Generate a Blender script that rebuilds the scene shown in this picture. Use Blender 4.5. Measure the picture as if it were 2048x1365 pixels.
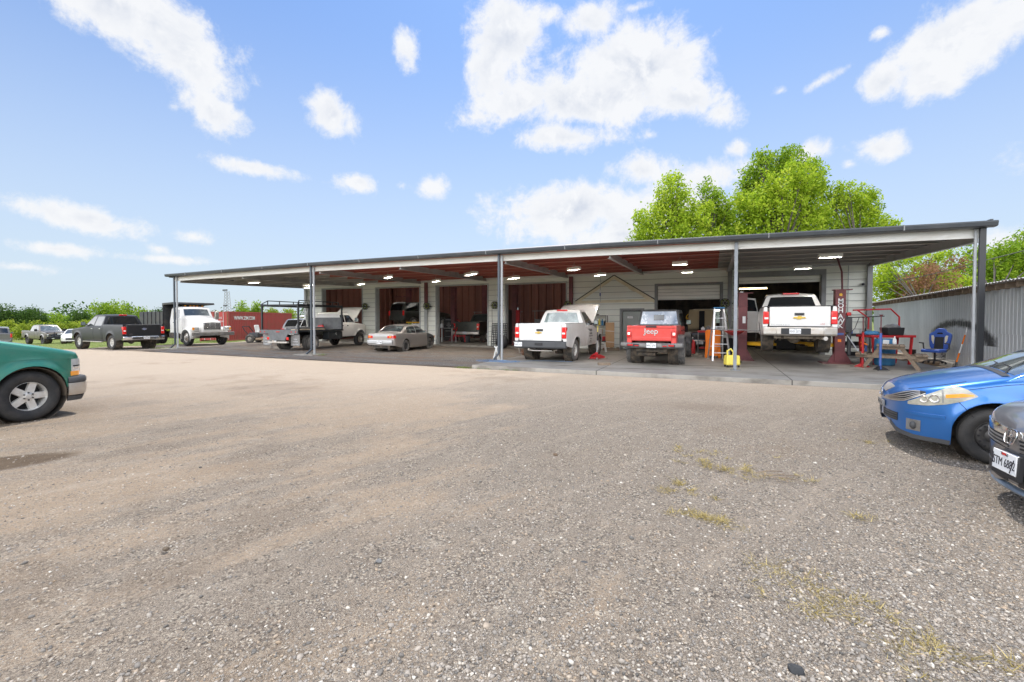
import bpy, bmesh, math, random
import numpy as np
from mathutils import Vector, Matrix, Euler
R = math.radians
random.seed(7)
rng = np.random.default_rng(7)
for o in list(bpy.data.objects): bpy.data.objects.remove(o)
SC = bpy.context.scene
COL = SC.collection

# ------------------------------------------------------------------ camera
cd = bpy.data.cameras.new('camera'); cam = bpy.data.objects.new('camera', cd); COL.objects.link(cam)
cd.sensor_width = 36; cd.lens = 36*890/2048; cd.clip_start = .05; cd.clip_end = 3000
cam.location = (0, 0, 1.65); cam.rotation_euler = (R(90-1.4), 0, R(24.25)); cd.shift_y = -21.75/2048
SC.camera = cam

# ------------------------------------------------------------------ sun, exposure
SUN_DIR = Vector((-.10, .40, 1)).normalized()       # towards the sun
sl = bpy.data.lights.new('sun', 'SUN'); sun = bpy.data.objects.new('sun', sl); COL.objects.link(sun)
sl.energy = 3.4; sl.angle = R(.6); sl.color = (1, .94, .85)
sun.rotation_euler = SUN_DIR.to_track_quat('Z', 'Y').to_euler(); sun.location = (0, 0, 60)
SC.view_settings.view_transform = 'Standard'; SC.view_settings.look = 'None'
SC.view_settings.exposure = .30; SC.view_settings.gamma = 1
try:
    SC.cycles.max_bounces = 7; SC.cycles.diffuse_bounces = 4; SC.cycles.glossy_bounces = 3
    SC.cycles.transparent_max_bounces = 8; SC.cycles.use_denoising = True
    SC.cycles.sample_clamp_indirect = 6
except Exception: pass

# ------------------------------------------------------------------ world: sky with clouds
W = bpy.data.worlds.new('World'); SC.world = W; W.use_nodes = True
nt = W.node_tree; N = nt.nodes; K = nt.links; N.clear()
def nd(t, **k):
    n = N.new(t)
    for a, b in k.items(): setattr(n, a, b)
    return n
def mth(op, a, b=None, clamp=False, nt=None):
    T = nt or W.node_tree
    n = T.nodes.new('ShaderNodeMath'); n.operation = op; n.use_clamp = clamp
    for i, q in enumerate((a, b)):
        if q is None: continue
        if isinstance(q, (int, float)): n.inputs[i].default_value = q
        else: T.links.new(q, n.inputs[i])
    return n.outputs[0]
out = nd('ShaderNodeOutputWorld'); bg = nd('ShaderNodeBackground'); sky = nd('ShaderNodeTexSky')
sky.sky_type = 'NISHITA'; sky.sun_disc = False
sky.sun_elevation = math.asin(SUN_DIR.z); sky.sun_rotation = math.atan2(SUN_DIR.x, SUN_DIR.y)
sky.air_density = 1.0; sky.dust_density = 1.1; sky.ozone_density = 1.5; sky.altitude = 50
bg.inputs[1].default_value = .15
tc = nd('ShaderNodeTexCoord'); sep = nd('ShaderNodeSeparateXYZ'); K.new(tc.outputs['Generated'], sep.inputs[0])
az = mth('MULTIPLY', mth('ARCTAN2', sep.outputs[0], sep.outputs[1]), 180/math.pi)      # 0 = +Y, clockwise
el = mth('MULTIPLY', mth('ARCSINE', sep.outputs[2]), 180/math.pi)
comb = nd('ShaderNodeCombineXYZ'); K.new(az, comb.inputs[0]); K.new(el, comb.inputs[1])
# cloud puffs: azimuth, elevation, half width, half height, tilt (degrees), weight
CLOUDS = [(-63.3,27.2,7.6,2.6,-12,1.15),(-60.2,25.4,4.6,2.6,-25,1.1),(-66.6,26.8,4.2,1.7,0,0.8),(-58.1,21.1,3.3,1.8,-25,1.0),(-61.1,20.6,1.2,0.9,0,0.6),(-45.7,22.8,2.6,2.2,-20,1.0),(-37.1,30.2,1.6,1.6,40,0.75),(-54.5,16.3,4.8,0.8,-3,0.85),(-42.9,16.0,2.4,1.2,0,0.85),(-34.1,16.2,2.2,1.4,0,0.9),(-38.3,16.1,1.5,0.6,0,0.5),(-68.6,9.3,5.2,1.2,-8,1.0),(-69.9,6.3,3.1,0.7,-3,0.85),(-59.8,8.6,1.9,0.8,-5,0.7),(-62.6,7.0,1.2,0.6,0,0.7),(-62.1,6.1,4.4,0.5,0,0.65),(-72.0,4.5,2.3,0.5,0,0.6),(-25.1,32.2,4.7,3.4,0,1.25),(-26.7,28.4,3.2,4.4,0,1.2),(-24.5,25.7,5.7,2.3,10,1.1),(-28.3,24.1,3.8,1.2,12,0.8),(-14.5,33.1,4.3,1.7,0,0.8),(-19.5,33.8,2.5,1.1,0,0.6),(-9.0,28.5,7.1,3.5,-8,1.35),(-13.2,25.6,8.6,2.5,0,1.2),(-3.2,24.5,5.0,2.2,-15,1.05),(0.5,22.6,2.4,1.4,-10,0.9),(-3.3,28.9,2.8,1.3,0,0.8),(-17.5,21.9,6.3,1.5,-3,1.05),(-11.3,21.5,2.4,0.9,0,0.5),(-7.2,21.4,1.3,0.6,0,0.5),(-16.9,13.3,10.0,3.0,4,1.2),(-6.0,12.5,9.2,3.2,0,1.1),(-0.4,15.9,5.9,2.1,0,0.85),(-7.7,17.7,4.7,1.8,-5,1.0),(-10.7,10.4,8.5,1.8,0,0.9),(2.4,18.7,1.4,0.8,0,0.75),(9.3,17.4,1.8,1.2,-10,0.8),(15.1,16.3,2.3,1.3,-10,1.0),(12.7,15.4,0.9,0.5,0,0.6),(20.5,23.9,4.2,2.6,10,1.3),(23.8,24.2,3.1,1.7,0,1.2),(19.2,21.3,2.0,1.6,0,1.0),(15.2,22.3,1.7,1.6,0,0.95),(14.9,26.2,0.8,0.5,0,0.7),(10.1,23.5,2.4,0.6,15,0.65),(6.5,23.5,1.2,0.5,0,0.5),(-9.1,33.6,2.4,0.5,0,0.5),(23.8,6.8,2.3,1.3,0,0.7),(19.5,7.3,2.0,0.9,0,0.5),(33,14,7,2.6,0,.9),(36,24,8,4,0,1.0),
 (110,16,28,11,0,1.5),(145,20,30,13,0,1.6),(180,18,32,13,0,1.6),(-145,20,30,13,0,1.6),(-112,15,26,10,0,1.4),(165,42,30,9,0,1.2),(-165,40,26,8,0,1.2),(70,28,16,5,5,1.1),(95,18,20,4,0,1.0),(120,35,14,8,20,1.1),(150,16,22,5,0,1.1),(175,30,16,8,-15,1.1),(-175,12,20,4,0,1.0),  # opens with an unseen cloud bank added behind the camera as fill
 (-150,24,18,7,10,1.1),(-125,12,18,4,0,1.0),(-105,27,14,7,-10,1.1),(60,10,14,2.5,0,.9),(-100,9,14,2.5,0,.9),(40,50,18,9,30,1),(-60,58,22,8,10,1),(-140,55,30,9,0,1),(130,60,30,9,0,1)]
acc = None
for a0, e0, wa, we, tl, wt in CLOUDS:
    mp = nd('ShaderNodeMapping', vector_type='TEXTURE'); K.new(comb.outputs[0], mp.inputs[0])
    mp.inputs['Location'].default_value = (a0, e0, 0); mp.inputs['Rotation'].default_value = (0, 0, R(tl)); mp.inputs['Scale'].default_value = (wa*1.42, we*1.48, 1)
    ln = nd('ShaderNodeVectorMath', operation='LENGTH'); K.new(mp.outputs[0], ln.inputs[0])
    v = mth('MULTIPLY', mth('SUBTRACT', 1.0, ln.outputs['Value']), wt)
    if acc is None: acc = v
    else:
        s = nd('ShaderNodeMath', operation='SMOOTH_MAX'); K.new(acc, s.inputs[0]); K.new(v, s.inputs[1]); s.inputs[2].default_value = .25; acc = s.outputs[0]
acc = mth('MAXIMUM', acc, -.6)
def noise(vec, scale, det, rough, T=None, dist=0):
    T = T or W.node_tree
    n = T.nodes.new('ShaderNodeTexNoise'); n.inputs['Scale'].default_value = scale; n.inputs['Detail'].default_value = det
    n.inputs['Roughness'].default_value = rough; n.inputs['Distortion'].default_value = dist
    if vec is not None: T.links.new(vec, n.inputs['Vector'])
    return n
n1 = noise(tc.outputs['Generated'], 12, 10, .66, dist=.35); n2 = noise(tc.outputs['Generated'], 38, 8, .68)
f = mth('ADD', acc, mth('MULTIPLY', mth('SUBTRACT', n1.outputs[0], .5), 1.55))
f = mth('ADD', f, mth('MULTIPLY', mth('SUBTRACT', n2.outputs[0], .5), .75))
mr = nd('ShaderNodeMapRange', interpolation_type='SMOOTHSTEP'); K.new(f, mr.inputs[0]); mr.inputs[1].default_value = .10; mr.inputs[2].default_value = .66
mr2 = nd('ShaderNodeMapRange', interpolation_type='SMOOTHSTEP'); K.new(f, mr2.inputs[0]); mr2.inputs[1].default_value = .4; mr2.inputs[2].default_value = 1.25
# cloud colour: white, a touch greyer and bluer in the thick undersides
cc = nd('ShaderNodeMix', data_type='RGBA'); cc.inputs[6].default_value = (5.15, 5.2, 5.3, 1); cc.inputs[7].default_value = (3.7, 3.95, 4.45, 1)
off = nd('ShaderNodeVectorMath', operation='ADD'); K.new(tc.outputs['Generated'], off.inputs[0]); off.inputs[1].default_value = (0, 0, .035)
n3 = noise(off.outputs[0], 12, 4, .6, dist=.35)
K.new(mth('MULTIPLY', mr2.outputs[0], mth('ADD', mth('MULTIPLY', mth('SUBTRACT', n3.outputs[0], n1.outputs[0]), 4.0), .35), True), cc.inputs[0])
# thin milky haze towards the horizon
hz = nd('ShaderNodeMapRange', interpolation_type='SMOOTHSTEP'); K.new(el, hz.inputs[0]); hz.inputs[1].default_value = 40; hz.inputs[2].default_value = -4; hz.inputs[3].default_value = .04; hz.inputs[4].default_value = .88
skyc = nd('ShaderNodeMix', data_type='RGBA', blend_type='MULTIPLY'); skyc.inputs[0].default_value = 1; K.new(sky.outputs[0], skyc.inputs[6]); skyc.inputs[7].default_value = (.54, .75, 1.0, 1)
hm = nd('ShaderNodeMix', data_type='RGBA'); K.new(hz.outputs[0], hm.inputs[0]); K.new(skyc.outputs[2], hm.inputs[6]); hm.inputs[7].default_value = (3.9, 4.4, 4.85, 1)
mx = nd('ShaderNodeMix', data_type='RGBA'); K.new(mth('MULTIPLY', mr.outputs[0], .96), mx.inputs[0]); K.new(hm.outputs[2], mx.inputs[6]); K.new(cc.outputs[2], mx.inputs[7])
# unseen clouds behind the camera, brightened to fill the shade under the canopy
sb = mth('MULTIPLY', sep.outputs[1], -1.0); bb = nd('ShaderNodeMapRange', interpolation_type='SMOOTHSTEP'); K.new(sb, bb.inputs[0]); bb.inputs[1].default_value = -.1; bb.inputs[2].default_value = .7; bb.inputs[3].default_value = 1; bb.inputs[4].default_value = 5.0
br = nd('ShaderNodeVectorMath', operation='SCALE'); K.new(cc.outputs[2], br.inputs[0]); K.new(bb.outputs[0], br.inputs['Scale']); K.new(br.outputs[0], mx.inputs[7])
K.new(mx.outputs[2], bg.inputs[0]); K.new(bg.outputs[0], out.inputs[0])

# ------------------------------------------------------------------ helpers
def tag(o, label=None, cat=None, group=None, kind=None):
    if label: o['label'] = label
    if cat: o['category'] = cat
    if group: o['group'] = group
    if kind: o['kind'] = kind
    return o
def thing(name, label, cat, loc=(0, 0, 0), rz=0, group=None, scale=1):
    o = bpy.data.objects.new(name, None); COL.objects.link(o); o.location = loc; o.rotation_euler = (0, 0, R(rz)); o.scale = (scale,)*3
    o.empty_display_size = .2
    return tag(o, label, cat, group)
def cub(pts):
    """monotone cubic through (x, v) points"""
    xs = np.array([p[0] for p in pts], float); ys = np.array([p[1] for p in pts], float)
    if len(xs) < 3: return lambda x: float(np.interp(x, xs, ys))
    h = np.diff(xs); d = np.diff(ys)/h; m = np.zeros(len(xs)); m[0] = d[0]; m[-1] = d[-1]
    for i in range(1, len(xs)-1):
        m[i] = 0 if d[i-1]*d[i] <= 0 else 2*d[i-1]*d[i]/(d[i-1]+d[i])
    def f(x):
        if x <= xs[0]: return float(ys[0])
        if x >= xs[-1]: return float(ys[-1])
        i = int(np.searchsorted(xs, x)-1); i = max(0, min(i, len(h)-1)); t = (x-xs[i])/h[i]
        return float((2*t**3-3*t**2+1)*ys[i]+(t**3-2*t*t+t)*h[i]*m[i]+(-2*t**3+3*t*t)*ys[i+1]+(t**3-t*t)*h[i]*m[i+1])
    return f
def lin(pts):
    xs = [p[0] for p in pts]; ys = [p[1] for p in pts]
    return lambda x: float(np.interp(x, xs, ys))
def rotz(a): return Matrix.Rotation(a, 4, 'Z')

class MB:
    def __init__(s): s.v = []; s.f = []; s.m = []; s.c = 0
    def mat(s, i): s.c = i; return s
    def add(s, vs, fs, M=None):
        o = len(s.v)
        s.v += [tuple(M @ Vector(v)) for v in vs] if M is not None else [tuple(v) for v in vs]
        s.f += [[i+o for i in f] for f in fs]; s.m += [s.c]*len(fs); return s
    def box(s, c, d, rot=None, tx=1, ty=1):
        x, y, z = d[0]/2, d[1]/2, d[2]/2
        vs = [(-x, -y, -z), (x, -y, -z), (x, y, -z), (-x, y, -z), (-x*tx, -y*ty, z), (x*tx, -y*ty, z), (x*tx, y*ty, z), (-x*tx, y*ty, z)]
        M = Matrix.Translation(c)
        if rot is not None: M = M @ Euler([R(a) for a in rot]).to_matrix().to_4x4()
        return s.add(vs, [(0, 3, 2, 1), (4, 5, 6, 7), (0, 1, 5, 4), (1, 2, 6, 5), (2, 3, 7, 6), (3, 0, 4, 7)], M)
    def bb(s, x0, x1, y0, y1, z0, z1):
        return s.box(((x0+x1)/2, (y0+y1)/2, (z0+z1)/2), (abs(x1-x0), abs(y1-y0), abs(z1-z0)))
    def beam(s, p0, p1, w, h, roll=0):
        p0 = Vector(p0); p1 = Vector(p1); d = p1-p0; L = d.length; q = d.to_track_quat('X', 'Z')
        M = Matrix.Translation((p0+p1)/2) @ q.to_matrix().to_4x4() @ Matrix.Rotation(R(roll), 4, 'X')
        x, y, z = L/2, w/2, h/2
        vs = [(-x, -y, -z), (x, -y, -z), (x, y, -z), (-x, y, -z), (-x, -y, z), (x, -y, z), (x, y, z), (-x, y, z)]
        return s.add(vs, [(0, 3, 2, 1), (4, 5, 6, 7), (0, 1, 5, 4), (1, 2, 6, 5), (2, 3, 7, 6), (3, 0, 4, 7)], M)
    def cyl(s, p0, p1, r0, r1=None, n=14, cap=True):
        r1 = r0 if r1 is None else r1; p0 = Vector(p0); p1 = Vector(p1); q = (p1-p0).to_track_quat('Z', 'Y').to_matrix()
        vs = []
        for p, r in ((p0, r0), (p1, r1)):
            for k in range(n):
                a = 2*math.pi*k/n; vs.append(p+q @ Vector((r*math.cos(a), r*math.sin(a), 0)))
        fs = [(k, (k+1) % n, n+(k+1) % n, n+k) for k in range(n)]
        if cap: fs += [tuple(range(n-1, -1, -1)), tuple(range(n, 2*n))]
        return s.add(vs, fs)
    def tube(s, pts, r, n=7):
        pts = [Vector(p) for p in pts]; rows = []
        up = None
        for i, p in enumerate(pts):
            d = (pts[min(i+1, len(pts)-1)]-pts[max(i-1, 0)]).normalized()
            if up is None: up = d.orthogonal().normalized()
            up = (up-d*up.dot(d)).normalized(); sd = d.cross(up); rr = r[i] if isinstance(r, (list, tuple)) else r
            rows.append([p+up*math.cos(2*math.pi*k/n)*rr+sd*math.sin(2*math.pi*k/n)*rr for k in range(n)])
        vs = [v for row in rows for v in row]; fs = []
        for i in range(len(rows)-1):
            for k in range(n): fs.append((i*n+k, i*n+(k+1) % n, (i+1)*n+(k+1) % n, (i+1)*n+k))
        fs += [tuple(range(n-1, -1, -1)), tuple((len(rows)-1)*n+k for k in range(n))]
        return s.add(vs, fs)
    def lathe(s, prof, n=28, M=None, a0=0, a1=360):
        full = abs(a1-a0) >= 359.9; m = n if full else n+1
        vs = [(r*math.cos(R(a0)+R(a1-a0)*k/n), r*math.sin(R(a0)+R(a1-a0)*k/n), z) for r, z in prof for k in range(m)]
        fs = []
        for i in range(len(prof)-1):
            for k in range(n):
                k2 = (k+1) % m
                fs.append((i*m+k, i*m+k2, (i+1)*m+k2, (i+1)*m+k))
        return s.add(vs, fs, M)
    def prism(s, poly, a, b, axis='y', M=None):
        """poly in the two other axes, extruded from a to b along axis"""
        f = {'y': lambda p, t: (p[0], t, p[1]), 'x': lambda p, t: (t, p[0], p[1]), 'z': lambda p, t: (p[0], p[1], t)}[axis]
        n = len(poly); vs = [f(p, a) for p in poly]+[f(p, b) for p in poly]
        return s.add(vs, [tuple(range(n)), tuple(range(2*n-1, n-1, -1))]+[(k, (k+1) % n, n+(k+1) % n, n+k) for k in range(n)], M)
    def grid(s, rows, flip=False, close=False):
        m = len(rows[0]); vs = [p for r in rows for p in r]; fs = []
        for i in range(len(rows)-1):
            for k in range(m if close else m-1):
                q = (i*m+k, i*m+(k+1) % m, (i+1)*m+(k+1) % m, (i+1)*m+k); fs.append(q[::-1] if flip else q)
        return s.add(vs, fs)
    def ico(s, c, r, sub=1, sq=(1, 1, 1), jit=0):
        bm = bmesh.new(); bmesh.ops.create_icosphere(bm, subdivisions=sub, radius=1)
        vs = [(c[0]+v.co.x*r*sq[0]*(1+random.uniform(-jit, jit)), c[1]+v.co.y*r*sq[1]*(1+random.uniform(-jit, jit)), c[2]+v.co.z*r*sq[2]*(1+random.uniform(-jit, jit))) for v in bm.verts]
        fs = [[v.index for v in f.verts] for f in bm.faces]; bm.free(); return s.add(vs, fs)
    def mesh(s, name, mats, smooth=38):
        me = bpy.data.meshes.new(name); me.from_pydata(s.v, [], s.f)
        for m in (mats if isinstance(mats, (list, tuple)) else [mats]): me.materials.append(m)
        if len(me.materials) > 1: me.polygons.foreach_set('material_index', s.m)
        bm = bmesh.new(); bm.from_mesh(me); bmesh.ops.recalc_face_normals(bm, faces=bm.faces); bm.to_mesh(me); bm.free()
        if smooth:
            me.shade_smooth(); me.set_sharp_from_angle(angle=R(smooth))
        me.update(); return me
    def build(s, name, mats, parent=None, smooth=38, bevel=0, seg=2):
        o = bpy.data.objects.new(name, s.mesh(name, mats, smooth)); COL.objects.link(o)
        if parent is not None: o.parent = parent
        if bevel:
            b = o.modifiers.new('bevel', 'BEVEL'); b.width = bevel; b.segments = seg; b.limit_method = 'ANGLE'; b.angle_limit = R(40); b.harden_normals = False
        return o
def text(name, body, mat, parent, loc, rot, size, depth=.002, align='CENTER', sx=1, bold=0, sp=1):
    c = bpy.data.curves.new(name, 'FONT'); c.body = body; c.size = size; c.extrude = depth; c.align_x = align; c.align_y = 'CENTER'; c.offset = bold; c.resolution_u = 3; c.space_character = sp
    t = bpy.data.objects.new('tmp', c); COL.objects.link(t)
    me = bpy.data.meshes.new_from_object(t); bpy.data.objects.remove(t)
    me.materials.clear(); me.materials.append(mat)
    o = bpy.data.objects.new(name, me); COL.objects.link(o); o.parent = parent; o.location = loc; o.rotation_euler = [R(a) for a in rot]; o.scale = (sx, 1, 1)
    return o
def copy_tree(o, parent=None):
    c = o.copy(); COL.objects.link(c)
    if parent is not None: c.parent = parent
    for ch in o.children: copy_tree(ch, c)
    return c

# ------------------------------------------------------------------ materials
def mk(name):
    m = bpy.data.materials.new(name); m.use_nodes = True; nt = m.node_tree
    return m, nt, nt.nodes, nt.links, nt.nodes['Principled BSDF']
def MT(name, col, rough=.5, metal=0, coat=0, var=None, bump=None, spec=.5, emit=None, alpha=None, vscale=(1, 1, 1)):
    """var = (colour2, scale, low, high): noise mix; bump = (scale, strength, distance)"""
    m, nt, N, K, p = mk(name)
    p.inputs['Base Color'].default_value = (*col, 1); p.inputs['Roughness'].default_value = rough; p.inputs['Metallic'].default_value = metal
    p.inputs['Coat Weight'].default_value = coat; p.inputs['Coat Roughness'].default_value = .04; p.inputs['Specular IOR Level'].default_value = spec
    tc = N.new('ShaderNodeTexCoord'); mp = N.new('ShaderNodeMapping'); K.new(tc.outputs['Object'], mp.inputs[0]); mp.inputs['Scale'].default_value = vscale
    if var:
        n = noise(mp.outputs[0], var[1], 6, .62, nt); r = N.new('ShaderNodeMapRange'); K.new(n.outputs[0], r.inputs[0]); r.inputs[1].default_value = var[2]; r.inputs[2].default_value = var[3]
        x = N.new('ShaderNodeMix'); x.data_type = 'RGBA'; K.new(r.outputs[0], x.inputs[0]); x.inputs[6].default_value = (*col, 1); x.inputs[7].default_value = (*var[0], 1)
        K.new(x.outputs[2], p.inputs['Base Color'])
    if bump:
        n = noise(mp.outputs[0], bump[0], 5, .6, nt); b = N.new('ShaderNodeBump'); b.inputs['Strength'].default_value = bump[1]; b.inputs['Distance'].default_value = bump[2]
        K.new(n.outputs[0], b.inputs['Height']); K.new(b.outputs[0], p.inputs['Normal'])
    if emit: p.inputs['Emission Color'].default_value = (*emit[0], 1); p.inputs['Emission Strength'].default_value = emit[1]
    return m
def PAINT(name, col, metal=.35, rough=.34, dust=(.30, .25, .20), lo=.25, hi=.75, amt=.5, coat=.85):
    """car paint with clear coat; road dust thickens towards the sills"""
    m, nt, N, K, p = mk(name)
    tc = N.new('ShaderNodeTexCoord'); sp = N.new('ShaderNodeSeparateXYZ'); K.new(tc.outputs['Object'], sp.inputs[0])
    r = N.new('ShaderNodeMapRange'); K.new(sp.outputs[2], r.inputs[0]); r.inputs[1].default_value = hi; r.inputs[2].default_value = lo
    n = noise(tc.outputs['Object'], 5, 8, .7, nt)
    d = mth('MULTIPLY', mth('ADD', mth('MULTIPLY', r.outputs[0], .8), .10, nt=nt), mth('MULTIPLY', n.outputs[0], amt*1.7, nt=nt), True, nt)
    x = N.new('ShaderNodeMix'); x.data_type = 'RGBA'; K.new(d, x.inputs[0]); x.inputs[6].default_value = (*col, 1); x.inputs[7].default_value = (*dust, 1)
    K.new(x.outputs[2], p.inputs['Base Color']); p.inputs['Metallic'].default_value = metal
    K.new(mth('ADD', mth('MULTIPLY', d, .5, nt=nt), rough, nt=nt), p.inputs['Roughness'])
    p.inputs['Coat Weight'].default_value = coat; K.new(mth('ADD', mth('MULTIPLY', d, .45, nt=nt), .04, nt=nt), p.inputs['Coat Roughness'])
    return m
M = {}
M['blk'] = MT('black_plastic', (.018, .018, .02), .55)
M['dkgrey'] = MT('dark_grey_plastic', (.06, .062, .066), .6)
M['gap'] = MT('panel_gap', (.006, .006, .007), .8)
M['under'] = MT('underbody', (.035, .032, .028), .85, var=((.16, .12, .085), 6, .4, .75))
M['tyre'] = MT('tyre_rubber', (.022, .022, .023), .72, var=((.055, .05, .045), 5, .45, .8), bump=(60, .25, .004))
M['tyredust'] = MT('dusty_tyre', (.075, .075, .075), .85, var=((.19, .175, .155), 8, .35, .75), bump=(60, .25, .004))
M['glass'] = MT('dark_glass', (.014, .017, .02), .04, spec=.9, coat=.6)
M['glassteal'] = MT('green_glass', (.09, .13, .13), .05, spec=.8, coat=.6, var=((.28, .34, .33), 1.6, .45, .62))
M['glassmid'] = MT('grey_glass', (.035, .045, .05), .04, spec=.9, coat=.6, var=((.13, .15, .15), 2.2, .5, .65))
M['chrome'] = MT('chrome', (.75, .75, .76), .13, 1, var=((.45, .42, .38), 7, .5, .8))
M['chromed'] = MT('dusty_chrome', (.62, .60, .57), .38, .8, var=((.50, .44, .37), 5, .35, .7))
M['alu'] = MT('alloy_rim', (.66, .65, .62), .35, .35, var=((.46, .41, .35), 8, .45, .8))
M['steel'] = MT('black_steel_rim', (.05, .05, .052), .5, .4, var=((.12, .11, .10), 8, .4, .8))
M['greysteel'] = MT('grey_steel', (.25, .25, .25), .5, .5, var=((.15, .13, .11), 6, .4, .8))
M['red_lens'] = MT('red_lens', (.55, .012, .012), .15, coat=.8, emit=((.8, .02, .01), .12))
M['redref'] = MT('red_reflector', (.5, .02, .02), .2, coat=.5)
M['amber'] = MT('amber_lens', (.85, .32, .03), .2, coat=.8, emit=((.9, .3, .02), .1))
M['clear'] = MT('clear_lens', (.62, .63, .62), .12, .35, coat=1)
M['whitelens'] = MT('white_lens', (.8, .8, .78), .15, coat=1)
M['yellowed'] = MT('yellowed_lens', (.30, .288, .232), .25, .05, coat=.8, var=((.46, .44, .365), 7, .4, .7))
M['plate'] = MT('plate_white', (.72, .73, .74), .4)
M['ink'] = MT('plate_ink', (.02, .02, .03), .5)
M['gold'] = MT('gold_badge', (.62, .42, .08), .3, .6)
M['silver'] = MT('silver_badge', (.7, .7, .72), .25, .9)
M['engine'] = MT('engine_dark', (.03, .03, .03), .7)
# ------------------------------------------------------------------ vehicle surfaces
class Surf:
    """a lofted shell: stations along x, a side that follows S(z), a rounded shoulder, a crowned top"""
    def __init__(s, W, top, bot, S, sh=.05, crown=.03, arches=(), flare=.0, fr=.06, crownpow=2):
        s.W, s.top, s.bot, s.S, s.sh, s.crown, s.arches, s.flare, s.fr, s.cp = W, top, bot, S, sh, crown, arches, flare, fr, crownpow
    def zb(s, x):
        z = s.bot(x)
        for xc, r, zc in s.arches:
            if abs(x-xc) < r: z = max(z, zc+math.sqrt(r*r-(x-xc)**2))
        return z
    def shh(s, x): return min(s.sh, max(.004, s.W(x)*.6), max(.004, (s.top(x)-s.bot(x))*.45))
    def y0(s, x, z):
        y = s.W(x)*s.S(z)
        if s.flare:
            for xc, r, zc in s.arches:
                d = math.hypot(x-xc, max(0, z-zc))-r
                if d > -.02: y += s.flare*math.exp(-(max(0, d)/s.fr)**2)*(1 if z > zc-.25 else .6)
        return y
    def y(s, x, z):
        h = s.shh(x); zt = s.top(x)-h
        if z <= zt: return s.y0(x, z)
        q = min(1, (z-zt)/h); return s.y0(x, zt)-h*(1-math.sqrt(max(0, 1-q*q)))
    def ye(s, x): return s.y0(x, s.top(x)-s.shh(x))-s.shh(x)
    def P(s, x, z, sd=1, off=0):
        y = s.y(x, z); e = .01
        if off:
            n = Vector((-(s.y(x+e, z)-s.y(x-e, z))/(2*e), 1, -(s.y(x, z+e)-s.y(x, z-e))/(2*e)))
            n.x = max(-4, min(4, n.x)); n.z = max(-3, min(3, n.z)); n.normalize()
            return (x+n.x*off, (y+n.y*off)*sd, z+n.z*off)
        return (x, y*sd, z)
    def tz(s, x, v): return s.top(x)+s.crown*(1-abs(v)**s.cp)
    def T(s, x, v, off=0):
        e = .02; sl = (s.top(x+e)-s.top(x-e))/(2*e); n = Vector((-sl, 0, 1)).normalized()
        return (x+n.x*off, v*s.ye(x), s.tz(x, v)+n.z*off)
    def stations(s, x0, x1, step=.08):
        xs = list(np.arange(x0, x1, step))+[x1]
        for xc, r, zc in s.arches:
            if x0 < xc+r and x1 > xc-r:
                xs = [x for x in xs if not (xc-r-.03 < x < xc+r+.03)]
                xs += [xc-r*math.cos(math.pi*k/18) for k in range(19)]+[xc-r-.0015, xc+r+.0015]
        return sorted(x for x in set(round(float(x), 5) for x in xs) if x0-1e-6 <= x <= x1+1e-6)
    def sec(s, x, ns=9, bed=None):
        zb = s.zb(x); h = s.shh(x); zt = s.top(x)-h; zt = max(zt, zb+.01)
        pts = [(x, s.y0(x, zb)-.02, zb+.0), ]
        pts += [(x, s.y0(x, zb+(zt-zb)*k/(ns-1)), zb+(zt-zb)*k/(ns-1)) for k in range(ns)]
        y1 = s.y0(x, zt)
        for a in (25, 50, 72, 90): pts.append((x, y1-h*(1-math.cos(R(a))), zt+h*math.sin(R(a))))
        if bed is None:
            ye = y1-h
            for k in range(1, 6): v = 1-k/5; pts.append((x, ye*v, s.top(x)+s.crown*(1-v**s.cp)))
        else:
            yi = y1-h-.05; pts += [(x, yi, s.top(x)), (x, yi-.01, s.top(x)-.03), (x, yi-.03, bed), (x, 0, bed)]
        return pts
    def loft(s, mb, x0, x1, step=.08, bed=None, caps=(True, True)):
        xs = s.stations(x0, x1, step); rows = []
        for x in xs:
            h = s.sec(x, bed=bed); rows.append([(a, -b, c) for a, b, c in h][:-1]+h[::-1])
        mb.grid(rows)
        for q, on in ((0, caps[0]), (-1, caps[1])):
            if not on: continue
            if bed is None:
                r = rows[q]; mb.add(r, [tuple(range(len(r)))])
            else:
                r = rows[q]; n = len(r)//2
                mb.add(r[:n], [tuple(range(n))]); mb.add(r[n+1:], [tuple(range(len(r)-n-1))])
    def strip(s, mb, x0, x1, lo, hi, sd=1, off=.005, nx=14, nz=5, skirt=.012, top=False):
        """a panel on the side between curves lo(x) and hi(x) (or, with top=True, on the top between v-fractions)"""
        lo = lo if callable(lo) else (lambda x, q=lo: q); hi = hi if callable(hi) else (lambda x, q=hi: q)
        f = (lambda x, t, o: s.T(x, t, o)) if top else (lambda x, t, o: s.P(x, t, sd, o))
        rows = []
        for i in range(nx+1):
            x = x0+(x1-x0)*i/nx; a, b = lo(x), hi(x)
            rows.append([f(x, a+(b-a)*k/nz, off) for k in range(nz+1)])
        mb.grid(rows)
        if skirt:
            ring = rows[0]+[r[-1] for r in rows[1:]]+rows[-1][-2::-1]+[r[0] for r in rows[-2:0:-1]]
            c = []
            for i in range(nx+1):
                x = x0+(x1-x0)*i/nx; a, b = lo(x), hi(x)
                c.append([f(x, a+(b-a)*k/nz, off-skirt) for k in range(nz+1)])
            ring2 = c[0]+[r[-1] for r in c[1:]]+c[-1][-2::-1]+[r[0] for r in c[-2:0:-1]]
            keep = mb.c; mb.grid([ring, ring2], close=True); mb.c = keep

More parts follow.
